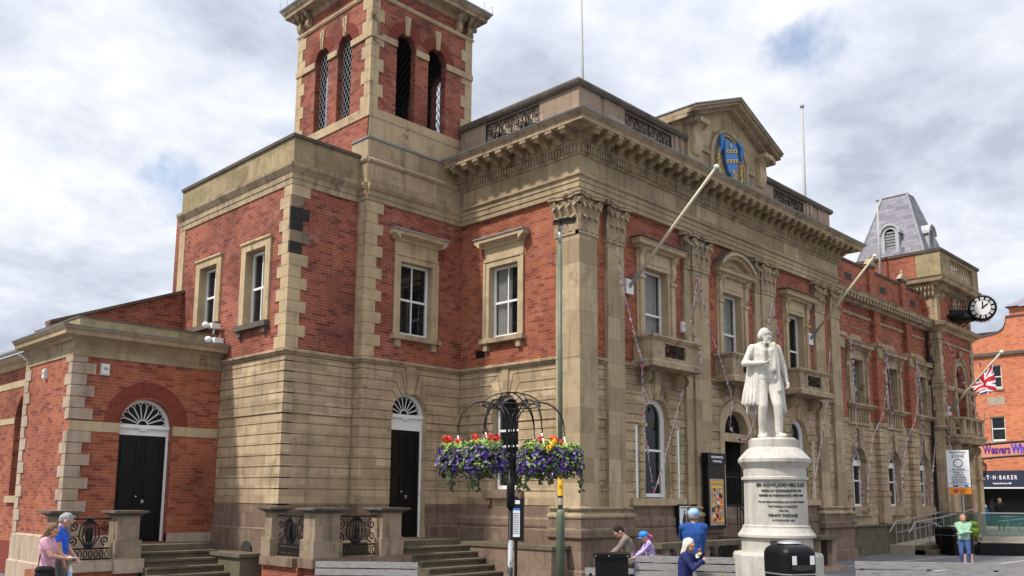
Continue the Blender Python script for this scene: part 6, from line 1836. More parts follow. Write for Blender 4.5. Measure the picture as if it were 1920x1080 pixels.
mb.box(26.6, 27.9, -.9, -.12, 10.62, 10.75); mb.plan([(27.0, -.12), (27.0, -.2), (27.85, -1.0), (28.05, -.9), (28.3, -.12)], 10.55, 11.05)
for i in range(11):
    x = 27.0+i*.1; y = -.15-i*.085
    mb.tube([(x-.06, y, 11.05), (x-.06, y, 11.2)], .018, 4); mb.ellipsoid((x-.06, y, 11.24), (.03, .03, .03), 6, 4)
mb.tube([(26.9, -.12, 10.0), (27.5, -.6, 10.5)], .03, 5); mb.tube([(27.4, -.12, 10.0), (27.8, -.7, 10.5)], .03, 5)
mb.build('iron_bracket', M['iron'], ck)
for ch in ck.children:
    if ch.name.split('.')[0] != 'iron_bracket':
        cl_ = cc-Vector(ck.location); ch.data.transform(Matrix.Translation(cl_) @ Matrix.Diagonal((KS, KS, KS, 1)) @ Matrix.Translation(-cl_))

# ------------------------------------------------------------------ pennant garlands
def garland(pts, label, seed=0, dens=16, size=.085, sag=.12):
    rnd = random.Random(seed)
    P = [Vector(p) for p in pts]
    t = thing('pennant_garland', label, 'bunting', tuple(P[0]), group='red white and blue pennant garlands')
    line = []
    for a, b in zip(P[:-1], P[1:]):
        L = (b-a).length; k = max(3, int(L/.25))
        for i in range(k):
            q = i/k; p = a.lerp(b, q); p.z -= sag*L*.12*math.sin(PI*q); line.append(p)
    line.append(P[-1])
    mb = MB(); mb.tube(line, .008, 3); o = mb.build('cord', M['flagwhite'], t)
    B = [MB(), MB(), MB()]
    for a, b in zip(line[:-1], line[1:]):
        L = (b-a).length
        for i in range(max(1, int(L*dens))):
            if rnd.random() < .25: continue
            p = a.lerp(b, rnd.random()); s = size*rnd.uniform(.6, 1.2); th = rnd.uniform(0, 2*PI)
            u = Vector((math.cos(th), math.sin(th), rnd.uniform(-.6, .6))).normalized()*s*.6; w = Vector((rnd.uniform(-.6, .6), rnd.uniform(-.6, .3), -1)).normalized()*s*1.3
            B[(0, 1, 1, 2)[rnd.randrange(4)]].face([p-u, p+u, p+w])
    for m_, k in zip(B, ('pinkflag', 'pinkwhite', 'flagblue')):
        if len(m_.bm.faces): m_.build('pennants', M[k], t, recalc=False)
    return t
Y = -.16
garland([(1.37, Y, 8.7), (1.54, Y, 7.76), (1.87, Y, 6.94), (2.12, Y-.2, 5.7), (2.45, Y, 4.0), (2.86, Y, 2.24)], 'long pennant garland falling from the second pilaster past the first balcony', 1)
garland([(2.86, Y, 2.24), (3.82, Y, 4.1), (4.48, Y, 5.45)], 'pennant garland rising from the foot of the first arched window', 2)
garland([(4.55, Y-.5, 5.9), (4.82, Y, 7.24), (5.24, Y, 8.7)], 'pennant garland climbing from the first balcony to the third pilaster', 3)
garland([(5.24, Y, 8.7), (5.68, Y, 7.37), (6.2, Y-.2, 5.98), (6.5, Y-.3, 5.0), (6.8, Y, 4.3), (7.2, Y, 3.95), (7.7, Y, 3.9), (8.2, Y, 4.4), (8.6, Y, 5.2)], 'pennant garland from the third pilaster looping under the arched doorway head', 4)
garland([(8.9, Y, 6.6), (9.3, Y, 7.6), (9.7, Y, 8.6), (10.1, Y, 7.4), (10.5, Y, 6.3), (10.7, Y, 5.9)], 'pennant garland hung as a peak on the fourth pilaster behind the statue head', 5)
garland([(13.9, Y, 7.6), (13.7, Y, 6.6), (13.5, Y, 5.7), (12.9, Y, 4.2), (12.3, Y, 2.9), (12.05, Y, 2.2)], 'pennant garland dropping from the right end pilasters to the last hall window', 6)
for k, c in enumerate(ec):
    n = ('nearest', 'middle', 'farthest')[k]
    garland([(c-1.5, .0, 8.2), (c-1.25, .0, 6.9), (c-.95, .1, 5.6), (c-.7, .3, 4.2), (c-.45, .3, 2.9), (c-.25, .3, 2.0)], f'twisted pennant garland on the left of the {n} extension window bay', 10+k, dens=20)
    garland([(c+1.75, .0, 8.0), (c+1.9, .0, 6.8), (c+1.5, .1, 5.5), (c+.9, .3, 4.6), (c+.3, .3, 3.0), (c+.1, .3, 2.0)], f'pennant garland slanting down to the foot of the {n} extension arch', 20+k, dens=20)
garland([(XE-.08, -.1, 9.9), (XE-.1, -.3, 7.5), (XE-.05, -.3, 5.4), (XE, -.3, 4.4)], 'pennant garland hanging down the corner of the clock tower', 31)
garland([(25.4, -.3, 9.8), (26.5, -.3, 8.9), (27.6, -.25, 8.0), (28.6, -.4, 6.6), (29.6, -.5, 5.6)], 'pennant garland draped across the face of the clock tower over its arch', 32)
garland([(30.2, -.35, 9.0), (30.25, -.35, 7.0), (30.2, -.4, 5.6)], 'pennant garland on the outer right corner of the clock tower', 33)

# ------------------------------------------------------------------ figures
def V(*a): return Vector(a)
def cap_prim(a, b, ra, rb, m=0): return ('c', Vector(a), Vector(b), ra, rb, m)
def ell_prim(c, r, m=0): return ('e', Vector(c), Vector(r), 0, 0, m)
def fuse(name, prims, mats, voxel, parent, disp=0, dscale=7, dmats=None, smooth=3):
    """one continuous surface grown over tapered limbs and rounded masses"""
    mb = MB()
    for p in prims:
        if p[0] == 'c':
            a, b, ra, rb = p[1:5]; d = b-a; L = d.length
            if L < 1e-5: continue
            d = d/L; pts, rs = [], []
            for t in (80, 55, 28): pts.append(a-d*ra*math.sin(R(t))); rs.append(ra*math.cos(R(t)))
            for t in range(5): pts.append(a.lerp(b, t/4)); rs.append(ra+(rb-ra)*t/4)
            for t in (28, 55, 80): pts.append(b+d*rb*math.sin(R(t))); rs.append(rb*math.cos(R(t)))
            mb.tube(pts, rs, 12)
        elif p[0] == 'e': mb.ellipsoid(p[1], p[2], 16, 12)
    bm = mb.bm; bmesh.ops.recalc_face_normals(bm, faces=bm.faces)
    me = bpy.data.meshes.new('tmp'); bm.to_mesh(me); bm.free()
    o = bpy.data.objects.new('tmp', me); COL.objects.link(o)
    r = o.modifiers.new('r', 'REMESH'); r.mode = 'VOXEL'; r.voxel_size = voxel
    sm = o.modifiers.new('s', 'SMOOTH'); sm.factor = .5; sm.iterations = smooth
    dg = bpy.context.evaluated_depsgraph_get(); dg.update()
    out = bpy.data.meshes.new_from_object(o.evaluated_get(dg)); bpy.data.objects.remove(o)
    n = len(out.vertices); co = np.empty(n*3); out.vertices.foreach_get('co', co); co = co.reshape(-1, 3)
    best = np.full(n, 1e9); idx = np.zeros(n, int)
    for p in prims:
        if p[0] == 'c':
            a, b = np.array(p[1]), np.array(p[2]); ab = b-a; t = np.clip(((co-a)@ab)/(ab@ab+1e-12), 0, 1)
            dd = np.linalg.norm(co-(a+t[:, None]*ab), axis=1)-(p[3]+(p[4]-p[3])*t)
        else:
            c, rr = np.array(p[1]), np.array(p[2]); q = np.linalg.norm((co-c)/rr, axis=1); dd = (q-1)*rr.min()
            if p[0] == 'm': dd = dd-.003
        w = dd < best; best[w] = dd[w]; idx[w] = p[5]
    if disp:
        nr = np.empty(n*3); out.vertices.foreach_get('normal', nr); nr = nr.reshape(-1, 3)
        for i in range(n):
            if dmats is None or idx[i] in dmats:
                c = co[i]; f = mnoise.noise(Vector((c[0]*dscale, c[1]*dscale, c[2]*dscale*.45)))+.5*mnoise.noise(Vector((c[0]*dscale*2.3, c[1]*dscale*2.3, c[2]*dscale)))
                co[i] += nr[i]*disp*f
        out.vertices.foreach_set('co', co.ravel())
    for m_ in mats: out.materials.append(m_)
    mi = []
    for f in out.polygons: mi.append(int(idx[f.vertices[0]])); 
    out.polygons.foreach_set('material_index', mi)
    out.polygons.foreach_set('use_smooth', [True]*len(mi))
    out.update(); out.name = name
    ob = bpy.data.objects.new(name, out); COL.objects.link(ob)
    if parent: ob.parent = parent
    return ob
def ik(S, T, l1, l2, pole):
    d = T-S; L = min(d.length, (l1+l2)*.995); d = d.normalized()
    a = (l1*l1-l2*l2+L*L)/(2*L); h = math.sqrt(max(l1*l1-a*a, 0)); p = Vector(pole); p = (p-d*p.dot(d)).normalized()
    return S+d*a+p*h, S+d*L
def hand(pr, W, dr, palm, m, sc=1.0, curl=.5):
    """palm with four unequal bent fingers and a side thumb"""
    d = dr.normalized(); pn = (palm-d*palm.dot(d)).normalized(); s = d.cross(pn)
    pr.append(cap_prim(W, W+d*.045*sc, .020*sc, .026*sc, m)); pr.append(cap_prim(W+d*.03*sc+s*.015*sc, W+d*.075*sc+s*.02*sc, .017*sc, .015*sc, m)); pr.append(cap_prim(W+d*.03*sc-s*.015*sc, W+d*.072*sc-s*.02*sc, .017*sc, .014*sc, m))
    for k, (o, l) in enumerate(((-.030, .058), (-.010, .072), (.011, .068), (.031, .052))):
        b = W+d*.08*sc+s*o*sc; mid = b+(d*math.cos(curl*.6)+pn*math.sin(curl*.6))*l*.55*sc; tip = mid+(d*math.cos(curl*1.6)+pn*math.sin(curl*1.6))*l*.5*sc
        pr.append(cap_prim(b, mid, .0095*sc, .0088*sc, m)); pr.append(cap_prim(mid, tip, .0088*sc, .0075*sc, m))
    b = W+d*.03*sc-s*.03*sc; mid = b+(d*.55-s*.6+pn*.5).normalized()*.035*sc; pr.append(cap_prim(b, mid, .012*sc, .010*sc, m)); pr.append(cap_prim(mid, mid+(d*.8+pn*.5).normalized()*.03*sc, .010*sc, .0085*sc, m))
def figure(name, label, x, y, z, H, rz, mats, seat=None, lean=0, head=(0, 0), LH=None, RH=None, Lpole=(-1, -.6, -.3), Rpole=(1, -.6, -.3), legs=None, sleeve='long', short=False, bulk=1.0, voxel=.011, extra=None, hair=None, hatm=None, cat='person', group=None, mat_map=(0, 1, 2, 3), skirt=None, curl=.5, face=True, disp=.012):
    """mats: skin, top, legwear, shoes (+ extra). local axes: +x own right, +y forward"""
    root = thing(name, label, cat, (x, y, z), group, rz)
    S = H; SK, TP, LG, SH_, DK = 0, 1, 2, 3, 4
    hipz = (.53*S) if seat is None else seat+.075*S
    P = V(0, 0, hipz); rot = Matrix.Rotation(-lean, 3, 'X')
    def T(v): return P+rot@(Vector(v)*S)
    pr = []; b = bulk
    hipw = .048*S
    # torso
    pr.append(cap_prim(T((-.04, 0, .0)), T((.04, 0, .0)), .068*S*b, .068*S*b, LG if seat is None else TP))
    pr.append(cap_prim(T((-.03, 0, .055)), T((.03, 0, .055)), .070*S*b, .070*S*b, TP))
    pr.append(cap_prim(T((-.035, .0, .13)), T((.035, .0, .13)), .072*S*b, .072*S*b, TP))
    pr.append(cap_prim(T((-.052, -.005, .21)), T((.052, -.005, .21)), .070*S*b, .070*S*b, TP))
    rows = ((0, .040, .068, 0), (.055, .030, .069, 0), (.13, .035, .071, 0), (.21, .052, .070, -.005), (.262, .066, .050, -.008))
    for (za, xa, ra, ya), (zb_, xb, rb_, yb) in zip(rows[:-1], rows[1:]):
        for q in range(4):
            t_ = q/4; zz = za+(zb_-za)*t_; xx = xa+(xb-xa)*t_; rr = (ra+(rb_-ra)*t_)*S*b; yy = ya+(yb-ya)*t_
            if zz > .01: pr.append(cap_prim(T((-xx, yy, zz)), T((xx, yy, zz)), rr, rr, TP))
    pr.append(cap_prim(T((-.088, -.01, .275)), T((.088, -.01, .275)), .042*S*b, .042*S*b, TP))
    for s in (-1, 1): pr.append(cap_prim(T((s*.10, -.012, .272)), T((s*.02, -.01, .305)), .036*S*b, .030*S, TP))
    pr.append(cap_prim(T((0, -.01, .28)), T((0, .005, .345)), .034*S, .030*S, SK))
    # head
    hp, hy = head
    HR = rot.copy() if True else None
    Rh = Matrix.Rotation(hy, 3, 'Z') @ Matrix.Rotation(hp, 3, 'X')
    N_ = T((0, .0, .327))
    def Hh(v): return N_+(rot@Rh)@(Vector(v)*S)
    def hel(c, r, m): pr.append(ell_prim(Hh(c), [q*S for q in r], m))
    hel((0, .0, .075), (.050, .060, .058), SK); hel((0, .020, .040), (.040, .044, .045), SK); hel((0, .036, .018), (.025, .022, .018), SK)
    if face:
        pr.append(cap_prim(Hh((0, .056, .060)), Hh((0, .066, .040)), .005*S, .0085*S, SK))
        pr.append(cap_prim(Hh((-.028, .052, .078)), Hh((.028, .052, .078)), .009*S, .009*S, SK))
        for s in (-1, 1): hel((s*.050, .0, .055), (.008, .014, .020), SK)
        for s in (-1, 1): pr.append(('m', Hh((s*.021, .058, .062)), Vector((.006*S, .007*S, .004*S)), 0, 0, DK))
        pr.append(('m', Hh((0, .062, .022)), Vector((.012*S, .006*S, .0025*S)), 0, 0, DK))
    # arms
    l1, l2 = .168*S, .145*S
    for s, tgt, pole in ((1, RH, Rpole), (-1, LH, Lpole)):
        Sh = T((s*.112, -.01, .272)); t = Vector(tgt)*S if tgt is not None else V(s*.16*S, .03*S, hipz-.04*S)
        E_, W_ = ik(Sh, t, l1, l2, pole)
        um = TP; fm_ = TP if sleeve == 'long' else SK
        k = 1.18 if um == TP else 1
        pr.append(cap_prim(Sh, Sh.lerp(E_, .5), .040*S*b, .034*S*b, TP)); pr.append(cap_prim(Sh.lerp(E_, .5), E_, .033*S, .027*S, TP if sleeve == 'long' else SK))
        pr.append(cap_prim(E_, W_, (.030 if fm_ == TP else .026)*S, (.022 if fm_ == TP else .017)*S, fm_))
        hand(pr, W_, (W_-E_).normalized(), V(-s*.8, .4, .3), SK, sc=S/1.75, curl=curl)
    # legs
    for s in (1, -1):
        hipj = P+V(s*hipw, 0, -.01*S)
        if seat is None:
            f = (legs or {}).get(s, (s*.06, .0))
            ft = V(f[0]*S, f[1]*S, .045*S); kn, an = ik(hipj, ft, .245*S, .245*S, (s*.1, 1, 0))
        else:
            f = (legs or {}).get(s, (s*.08, .30)); kn = V(s*.075*S, .245*S, hipz-.02*S); an = V(f[0]*S, f[1]*S*.95, .045*S)
        lm = LG
        pr.append(cap_prim(hipj, kn, .060*S*b, .042*S, LG)); pr.append(cap_prim(kn, an, .041*S, .027*S, SK if short else LG))
        if short: pr.append(cap_prim(hipj, hipj.lerp(kn, 1.05), .064*S*b, .052*S, LG))
        pr.append(cap_prim(an+V(0, -.02*S, -.022*S), an+V(s*.012*S, .095*S, -.027*S), .026*S, .021*S, SH_))
    if extra: pr += extra(S, T, Hh, P)
    body = fuse('body', pr, mats, voxel, root, disp=disp, dmats=(TP, LG))
    if hair:
        hp_ = [(k, *[q for q in rest]) for k, *rest in hair(S, Hh, T)]
        fuse('hair', hp_, [mats[5]], voxel*.9, root, disp=.012, dscale=22, smooth=1)
    if hatm:
        fuse('cap', hatm(S, Hh), [mats[6]], voxel*.8, root, smooth=1)
    return root, T, Hh
def cm(name, col, var=.25, vs=14, rough=.85): return plain(name, col, rough, var, vs=vs, spec=.2)
skin = plain('skin', (.52, .28, .20), .6, .15, vs=12, spec=.3); dark = plain('dark_detail', (.03, .02, .018), .6)
def short_hair(S, Hh, T): return [ell_prim(Hh((0, -.012, .088)), (.055*S, .060*S, .056*S)), ell_prim(Hh((0, -.035, .06)), (.048*S, .036*S, .045*S))]
def long_hair(S, Hh, T):
    L = short_hair(S, Hh, T)
    for a in range(-4, 5): L.append(cap_prim(Hh((.012*a, -.04+.003*abs(a), .07)), Hh((.014*a, -.055+.004*abs(a), -.07-.01*(a % 3))), .020*S, .013*S))
    for s in (-1, 1): L.append(cap_prim(Hh((s*.045, -.01, .08)), Hh((s*.052, -.015, -.03)), .016*S, .013*S))
    return L
def cap_hat(S, Hh): return [ell_prim(Hh((0, -.008, .098)), (.064*S, .072*S, .056*S)), ell_prim(Hh((0, .065, .088)), (.042*S, .042*S, .008*S))]
shoe = cm('dark_shoes', (.03, .028, .028))
# couple on the left
figure('person', 'woman in a pink short sleeved top with long brown hair looking at a phone', -11.42, 2.10, 0, 1.63, R(-128), [skin, cm('pink_cotton', (.70, .38, .46)), cm('black_trousers', (.02, .02, .022)), shoe, dark, cm('brown_hair', (.23, .13, .07), .5, 40)],
       sleeve='short', LH=(-.02, .19, .64), RH=(.05, .20, .63), head=(-.45, .1), hair=long_hair, Rpole=(1, -.5, -1), Lpole=(-1, -.5, -1))
figure('person', 'grey haired man in a bright blue t shirt looking down and holding a bottle', -11.12, 2.45, 0, 1.80, R(-122), [skin, cm('bright_blue_cotton', (.03, .12, .62)), cm('grey_shorts', (.12, .11, .11)), shoe, dark, cm('grey_hair', (.36, .35, .34), .4, 40)],
       sleeve='short', RH=(.15, .10, .46), LH=(-.10, .13, .55), head=(-.65, .25), hair=short_hair, short=True, bulk=1.08)
WF = lambda x, y, rz, H, v: Vector((x, y, 0))+Matrix.Rotation(rz, 3, 'Z')@(Vector(v)*H)
pp = WF(-11.42, 2.10, R(-128), 1.63, (.015, .255, .635))
ph = thing('mobile_phone', 'white phone held out in the hands of the woman in pink', 'phone', tuple(pp))
mb = MB(); mb.box(pp.x-.04, pp.x+.04, pp.y-.07, pp.y+.07, pp.z, pp.z+.012); mb.build('case', M['paper'], ph); mb = MB(); mb.box(pp.x-.034, pp.x+.034, pp.y-.062, pp.y+.062, pp.z+.012, pp.z+.014); mb.build('screen', M['glass'], ph)
bq = WF(-11.12, 2.45, R(-122), 1.80, (.155, .145, .375))
bo = thing('water_bottle', 'clear plastic bottle with a label in the hand of the man in blue', 'bottle', tuple(bq))
mb = MB(); mb.lathe([(.03, 0), (.036, .01), (.036, .14), (.014, .19), (.014, .21)], tuple(bq), 12); mb.build('bottle_body', M['paper'], bo, smooth=True)
mb = MB(); mb.lathe([(.037, .05), (.037, .11)], tuple(bq), 12); mb.build('label_band', plain('pale_blue_label', (.4, .55, .7), .5), bo)
hb = thing('handbag', 'black handbag on the hip of the woman in pink', 'bag', (-11.55, 1.9, .85))
fuse('bag_body', [cap_prim((-.05, 0, 0), (.1, -.05, 0), .07, .07), cap_prim((-.05, 0, -.09), (.1, -.05, -.09), .075, .07)], [cm('black_leather', (.015, .015, .018))], .012, hb)
mb = MB(); mb.tube([(-11.6, 1.95, .9), (-11.55, 2.05, 1.2), (-11.4, 2.0, 1.32)], .01, 5); mb.build('strap', M['iron'], hb)
# man standing with his back to the viewer
figure('person', 'man in a blue shirt and pale blue cap standing with his back turned', -1.12, -3.95, 0, 1.90, R(-52), [skin, cm('royal_blue_shirt', (.025, .085, .30)), cm('navy_trousers', (.02, .03, .08)), shoe, dark, cm('greying_hair', (.30, .28, .26)), cm('pale_blue_cap', (.32, .50, .72))],
       LH=(-.06, .25, .66), RH=(.10, .26, .64), head=(-.25, -.3), hair=short_hair, hatm=cap_hat, bulk=1.15, Rpole=(1, -.5, -.5), Lpole=(-1, -.5, -.5), disp=.018)
# seated man and child
figure('person', 'dark haired man in a taupe jacket seated and bent forward', -.98, -2.3, 0, 1.80, R(38), [skin, cm('taupe_jacket', (.22, .19, .15)), cm('taupe_trousers', (.15, .13, .11)), shoe, dark, cm('near_black_hair', (.025, .018, .014))],
       seat=.62, lean=.35, head=(-.55, .25), LH=(-.08, .30, .46), RH=(.06, .30, .47), hair=short_hair, bulk=1.12, disp=.02)
def pony(S, Hh, T): return [cap_prim(Hh((0, -.05, .06)), Hh((0, -.09, .0)), .024*S, .018*S)]
ck_m, nt, b = newmat('purple_check')
g = nt.nodes.new('ShaderNodeTexCoord'); chk = nt.nodes.new('ShaderNodeTexChecker'); chk.inputs['Scale'].default_value = 34
nt.links.new(g.outputs['Object'], chk.inputs['Vector']); chk.inputs[1].default_value = (.22, .05, .42, 1); chk.inputs[2].default_value = (.62, .56, .70, 1); nt.links.new(chk.outputs[0], b.inputs['Base Color']); b.inputs['Roughness'].default_value = .9
figure('person', 'child in a purple checked shirt and bright blue cap seated beside the bent man', -.88, -2.75, 0, 1.42, R(42), [skin, ck_m, cm('dark_denim', (.05, .06, .12)), shoe, dark, cm('pink_hair_tie', (.65, .10, .30)), cm('bright_blue_cap', (.04, .25, .70))],
       seat=.66, lean=.25, head=(-.4, .1), LH=(-.06, .28, .60), RH=(.06, .28, .60), hair=pony, hatm=cap_hat)
# white haired woman eating
figure('person', 'white haired woman in a navy jacket eating on the slatted bench', -2.86, -4.86, 0, 1.66, R(-160), [skin, cm('navy_jacket', (.022, .03, .12)), cm('dark_skirt', (.02, .025, .06)), shoe, dark, cm('white_hair', (.72, .68, .58), .25, 50)],
       seat=.50, lean=.12, head=(-.15, -.1), LH=(-.03, .17, .68), RH=(.03, .20, .60), hair=long_hair, bulk=1.12, Rpole=(1, -.2, -1), Lpole=(-1, -.2, -1), disp=.016)
sw_ = thing('sandwich', 'small wrapped sandwich in the hands of the white haired woman', 'food', (-2.98, -5.2, 1.1))
fuse('bread', [cap_prim((0, 0, 0), (.05, -.05, .03), .025, .03)], [cm('bread', (.6, .42, .25))], .008, sw_); mb = MB(); mb.box(-3.0, -2.94, -5.24, -5.2, 1.06, 1.1); mb.build('wrapper', M['paper'], sw_)
gbag = thing('shopping_bag', 'crumpled green shopping bag on the lap of the white haired woman', 'bag', (-2.75, -5.42, .62))
fuse('bag_body', [cap_prim((0, 0, 0), (.22, -.2, .02), .07, .05), cap_prim((.05, -.1, .05), (.15, .0, .05), .05, .04)], [cm('green_plastic', (.04, .25, .05))], .012, gbag, disp=.03, dscale=14); mb = MB(); mb.tube([(-2.72, -5.45, .66), (-2.66, -5.5, .78), (-2.58, -5.56, .67)], .012, 5); mb.build('handle', leafm, gbag)
# boy in green hoodie and companion with bag
figure('person', 'boy in a mint green hoodie with folded arms and blue jeans', 13.6, -4.4, 0, 1.70, R(112), [skin, cm('mint_hoodie', (.30, .50, .36)), cm('blue_jeans', (.06, .11, .26)), shoe, dark, cm('sandy_hair', (.28, .15, .07), .4, 30)],
       LH=(.07, .12, .64), RH=(-.07, .13, .67), head=(0, .15), hair=short_hair, Rpole=(1, .2, -1), Lpole=(-1, .2, -1), voxel=.013, extra=lambda S, T, Hh, P: [cap_prim(T((-.05, -.0, .03)), T((.05, 0, .03)), .072*S, .072*S, 5) if False else cap_prim(T((-.05, -.055, .30)), T((.05, -.055, .30)), .03*S, .03*S, 1)])
figure('person', 'half hidden companion in dark shorts standing behind the boy in the green hoodie', 14.35, -4.25, 0, 1.66, R(-60), [skin, cm('black_top', (.03, .03, .035)), cm('black_shorts', (.02, .02, .022)), shoe, dark, cm('dark_brown_hair', (.06, .035, .02))],
       hair=short_hair, short=True, voxel=.013)
bp = thing('backpack', 'lime green backpack worn by the companion behind the boy', 'bag', (14.15, -4.5, 1.15))
fuse('pack_body', [cap_prim((-.05, .04, .0), (.08, -.06, 0), .13, .13), cap_prim((-.05, .04, .22), (.08, -.06, .2), .11, .11), cap_prim((.02, 0, -.1), (.06, -.04, -.1), .13, .12)], [cm('lime_nylon', (.11, .19, .025))], .03, bp); mb = MB(); mb.tube([(14.2, -4.5, 1.45), (14.3, -4.4, 1.5), (14.35, -4.3, 1.4)], .02, 5); mb.build('strap', M['iron'], bp)
# cafe terrace
figure('person', 'bald man in black standing on the cafe terrace by the shopfront', 36.0, .85, .58, 1.72, R(100), [skin, cm('black_jumper', (.02, .02, .022)), cm('charcoal_trousers', (.03, .03, .03)), shoe, dark], voxel=.02)
figure('person', 'white haired person in a blue coat seated on the cafe terrace', 35.6, 1.5, .58, 1.62, R(60), [skin, cm('blue_coat', (.02, .12, .35)), cm('grey_trousers', (.1, .1, .1)), shoe, dark, cm('snow_hair', (.75, .73, .7))], seat=.46, hair=short_hair, voxel=.02, LH=(-.1, .3, .45), RH=(.1, .3, .45))
for (x, y, a, lab) in ((35.5, 1.6, 1.0, 'blue cafe chair under the seated person in blue'), (33.0, 1.2, 2.0, 'empty blue cafe chair left of the seated person'), (34.5, -.6, .4, 'blue cafe chair nearest the glass balustrade')):
    t = thing('cafe_chair', lab, 'chair', (x, y, .58), 'blue cafe chairs', a)
    mb = MB(); mb.box(-.22, .22, -.22, .22, .42, .46); mb.build('seat', M['blue'], t, local=True)
    mb = MB(); mb.box(-.22, .22, -.24, -.2, .5, .88); mb.build('backrest', M['blue'], t, local=True)
    for p, q in ((-.2, -.2), (.2, -.2), (-.2, .2), (.2, .2)): mb = MB(); mb.tube([(p, q, 0), (p, q, .43)], .015, 5); mb.build('leg', M['silver'], t, local=True)
t = thing('cafe_table', 'small round white cafe table beside the bald man', 'table', (35.2, .3, .58)); mb = MB(); mb.lathe([(.35, .72), (.35, .75)], (0, 0, 0), 16); mb.build('tabletop', M['polewhite'], t, local=True); mb = MB(); mb.tube([(0, 0, 0), (0, 0, .72)], .03, 8); mb.build('leg', M['silver'], t, local=True)

# ------------------------------------------------------------------ statue
PC = (-1.62, -6.05)
stt = thing('statue', 'white marble statue of a bald man in a frock coat on a round inscribed pedestal', 'statue', (PC[0], PC[1], 0))
mb = MB()
mb.lathe([(.80, 0), (.80, 1.10), (.77, 1.15), (.63, 1.17)], (*PC, 0), 8, R(22.5)-YAW)
mb.build('pedestal_base', M['pedestal'], stt)
mb = MB(); mb.lathe([(.63, 1.15), (.63, 1.42), (.69, 1.43), (.69, 1.47), (.65, 1.52), (.61, 1.58), (.60, 1.60), (.60, 1.63), (.565, 1.65), (.555, 2.45), (.60, 2.46), (.60, 2.50), (.56, 2.52), (.56, 2.66), (.59, 2.70), (.65, 2.78), (.65, 2.84), (.58, 2.92), (.49, 3.02), (.45, 3.05), (.45, 3.19)], (*PC, 0), 64)
mb.build('pedestal_shaft', M['pedestal'], stt, smooth=False)
tg = math.atan2(CAM.y-PC[1], CAM.x-PC[0])+R(14)
mb = MB()
def cyl_text(mb, s, size, z, bold=.002, sx=1):
    me = text_mesh(s, size, bold=bold, extrude=.003)
    for v in me.vertices:
        a = tg+v.co.x*sx/.556; r = .5665+v.co.z
        v.co = Vector((PC[0]+r*math.cos(a), PC[1]+r*math.sin(a), z+v.co.y))
    mb.bm.from_mesh(me); bpy.data.meshes.remove(me)
for s_t, sz, z, bo_ in (('SIR ROWLAND HILL K.C.B', .082, 2.36, .003), ('BORN AT KIDDERMINSTER 1795', .052, 2.26, .002), ('BURIED IN WESTMINSTER ABBEY 1879', .050, 2.175, .002),
                        ('TO HIS CREATIVE MIND AND PATIENT ENERGY', .042, 2.06, .001), ('THE WORLD IS INDEBTED', .046, 1.98, .001), ('FOR THE', .042, 1.905, .001), ('PENNY POSTAGE', .068, 1.82, .003), ('INTRODUCED 1840', .045, 1.735, .001)):
    cyl_text(mb, s_t, sz, z, bo_)
F = None
mb.build('inscription', M['letter'], stt, recalc=False)
mb = MB(); a = math.atan2(CAM.y-PC[1], CAM.x-PC[0])+R(3)
cf = Fr(PC[0]+.60*math.cos(a), PC[1]+.60*math.sin(a), -math.sin(a), math.cos(a), math.cos(a), math.sin(a)); mb.rect(cf, -.15, .15, 1.22, 1.38, 0, .045); mb.build('bronze_plaque', plain('dark_plaque', (.05, .03, .025), .6), stt)
HS = 2.13
def drape(S, T, Hh, P):
    L = []; rnd = random.Random(4)
    def c(a, b, ra, rb): L.append(cap_prim(Vector(a)*S, Vector(b)*S, ra*S, rb*S, 1))
    # open frock coat on his right, falling to the knee
    for k in range(8):
        x = .075+.012*k; y = .045-.016*k
        c((.085+.004*k, .03-.008*k, .80), (x+.03+.010*(k % 2), y+.01+.012*(k % 2), .30+.012*(k % 2)), .014, .015)
    # back of the coat
    for k in range(9):
        x = .11-.028*k
        c((x*.9, -.055, .80), (x*1.25, -.088-.018*(k % 2), .24+.012*(k % 2)), .019, .018)
    # cloak over his left shoulder and down the side
    for k in range(8):
        c((-.070-.009*k, .045-.012*k, .83), (-.115-.010*k-.012*(k % 2), .055-.02*k+.012*(k % 2), .27-.012*(k % 3)), .0135, .0145)
    c((-.06, .05, .83), (-.05, .085, .60), .022, .02); c((-.075, .05, .82), (-.085, .09, .42), .02, .022)
    # drapery falling behind the left leg to the plinth
    for k in range(5): c((-.03-.03*k, -.075, .42), (-.02-.03*k, -.10, .03), .030, .036)
    # waistcoat, lapels, collar, whiskers
    L.append(cap_prim(T((-.035, .045, .08)), T((-.03, .055, .24)), .030*S, .030*S, 1)); L.append(cap_prim(T((.035, .045, .08)), T((.03, .055, .24)), .030*S, .030*S, 1))
    for s in (-1, 1):
        L.append(cap_prim(T((s*.022, .045, .315)), T((s*.055, .060, .20)), .013*S, .012*S, 1)); L.append(cap_prim(T((s*.02, .02, .325)), T((s*.05, -.02, .315)), .016*S, .014*S, 1))
        L.append(cap_prim(Hh((s*.046, .0, .062)), Hh((s*.034, .03, .008)), .013*S, .016*S, 0)); L.append(ell_prim(Hh((s*.044, -.02, .06)), (.016*S, .035*S, .035*S), 0))
    L.append(cap_prim(Hh((-.022, .034, .004)), Hh((.022, .034, .004)), .016*S, .016*S, 0))
    L.append(cap_prim(T((-.018, .05, .315)), T((.018, .05, .315)), .010*S, .010*S, 1))
    for k in range(5): L.append(ell_prim(T((.0, .085, .10+.028*k)), (.006*S,)*3, 1))
    return L
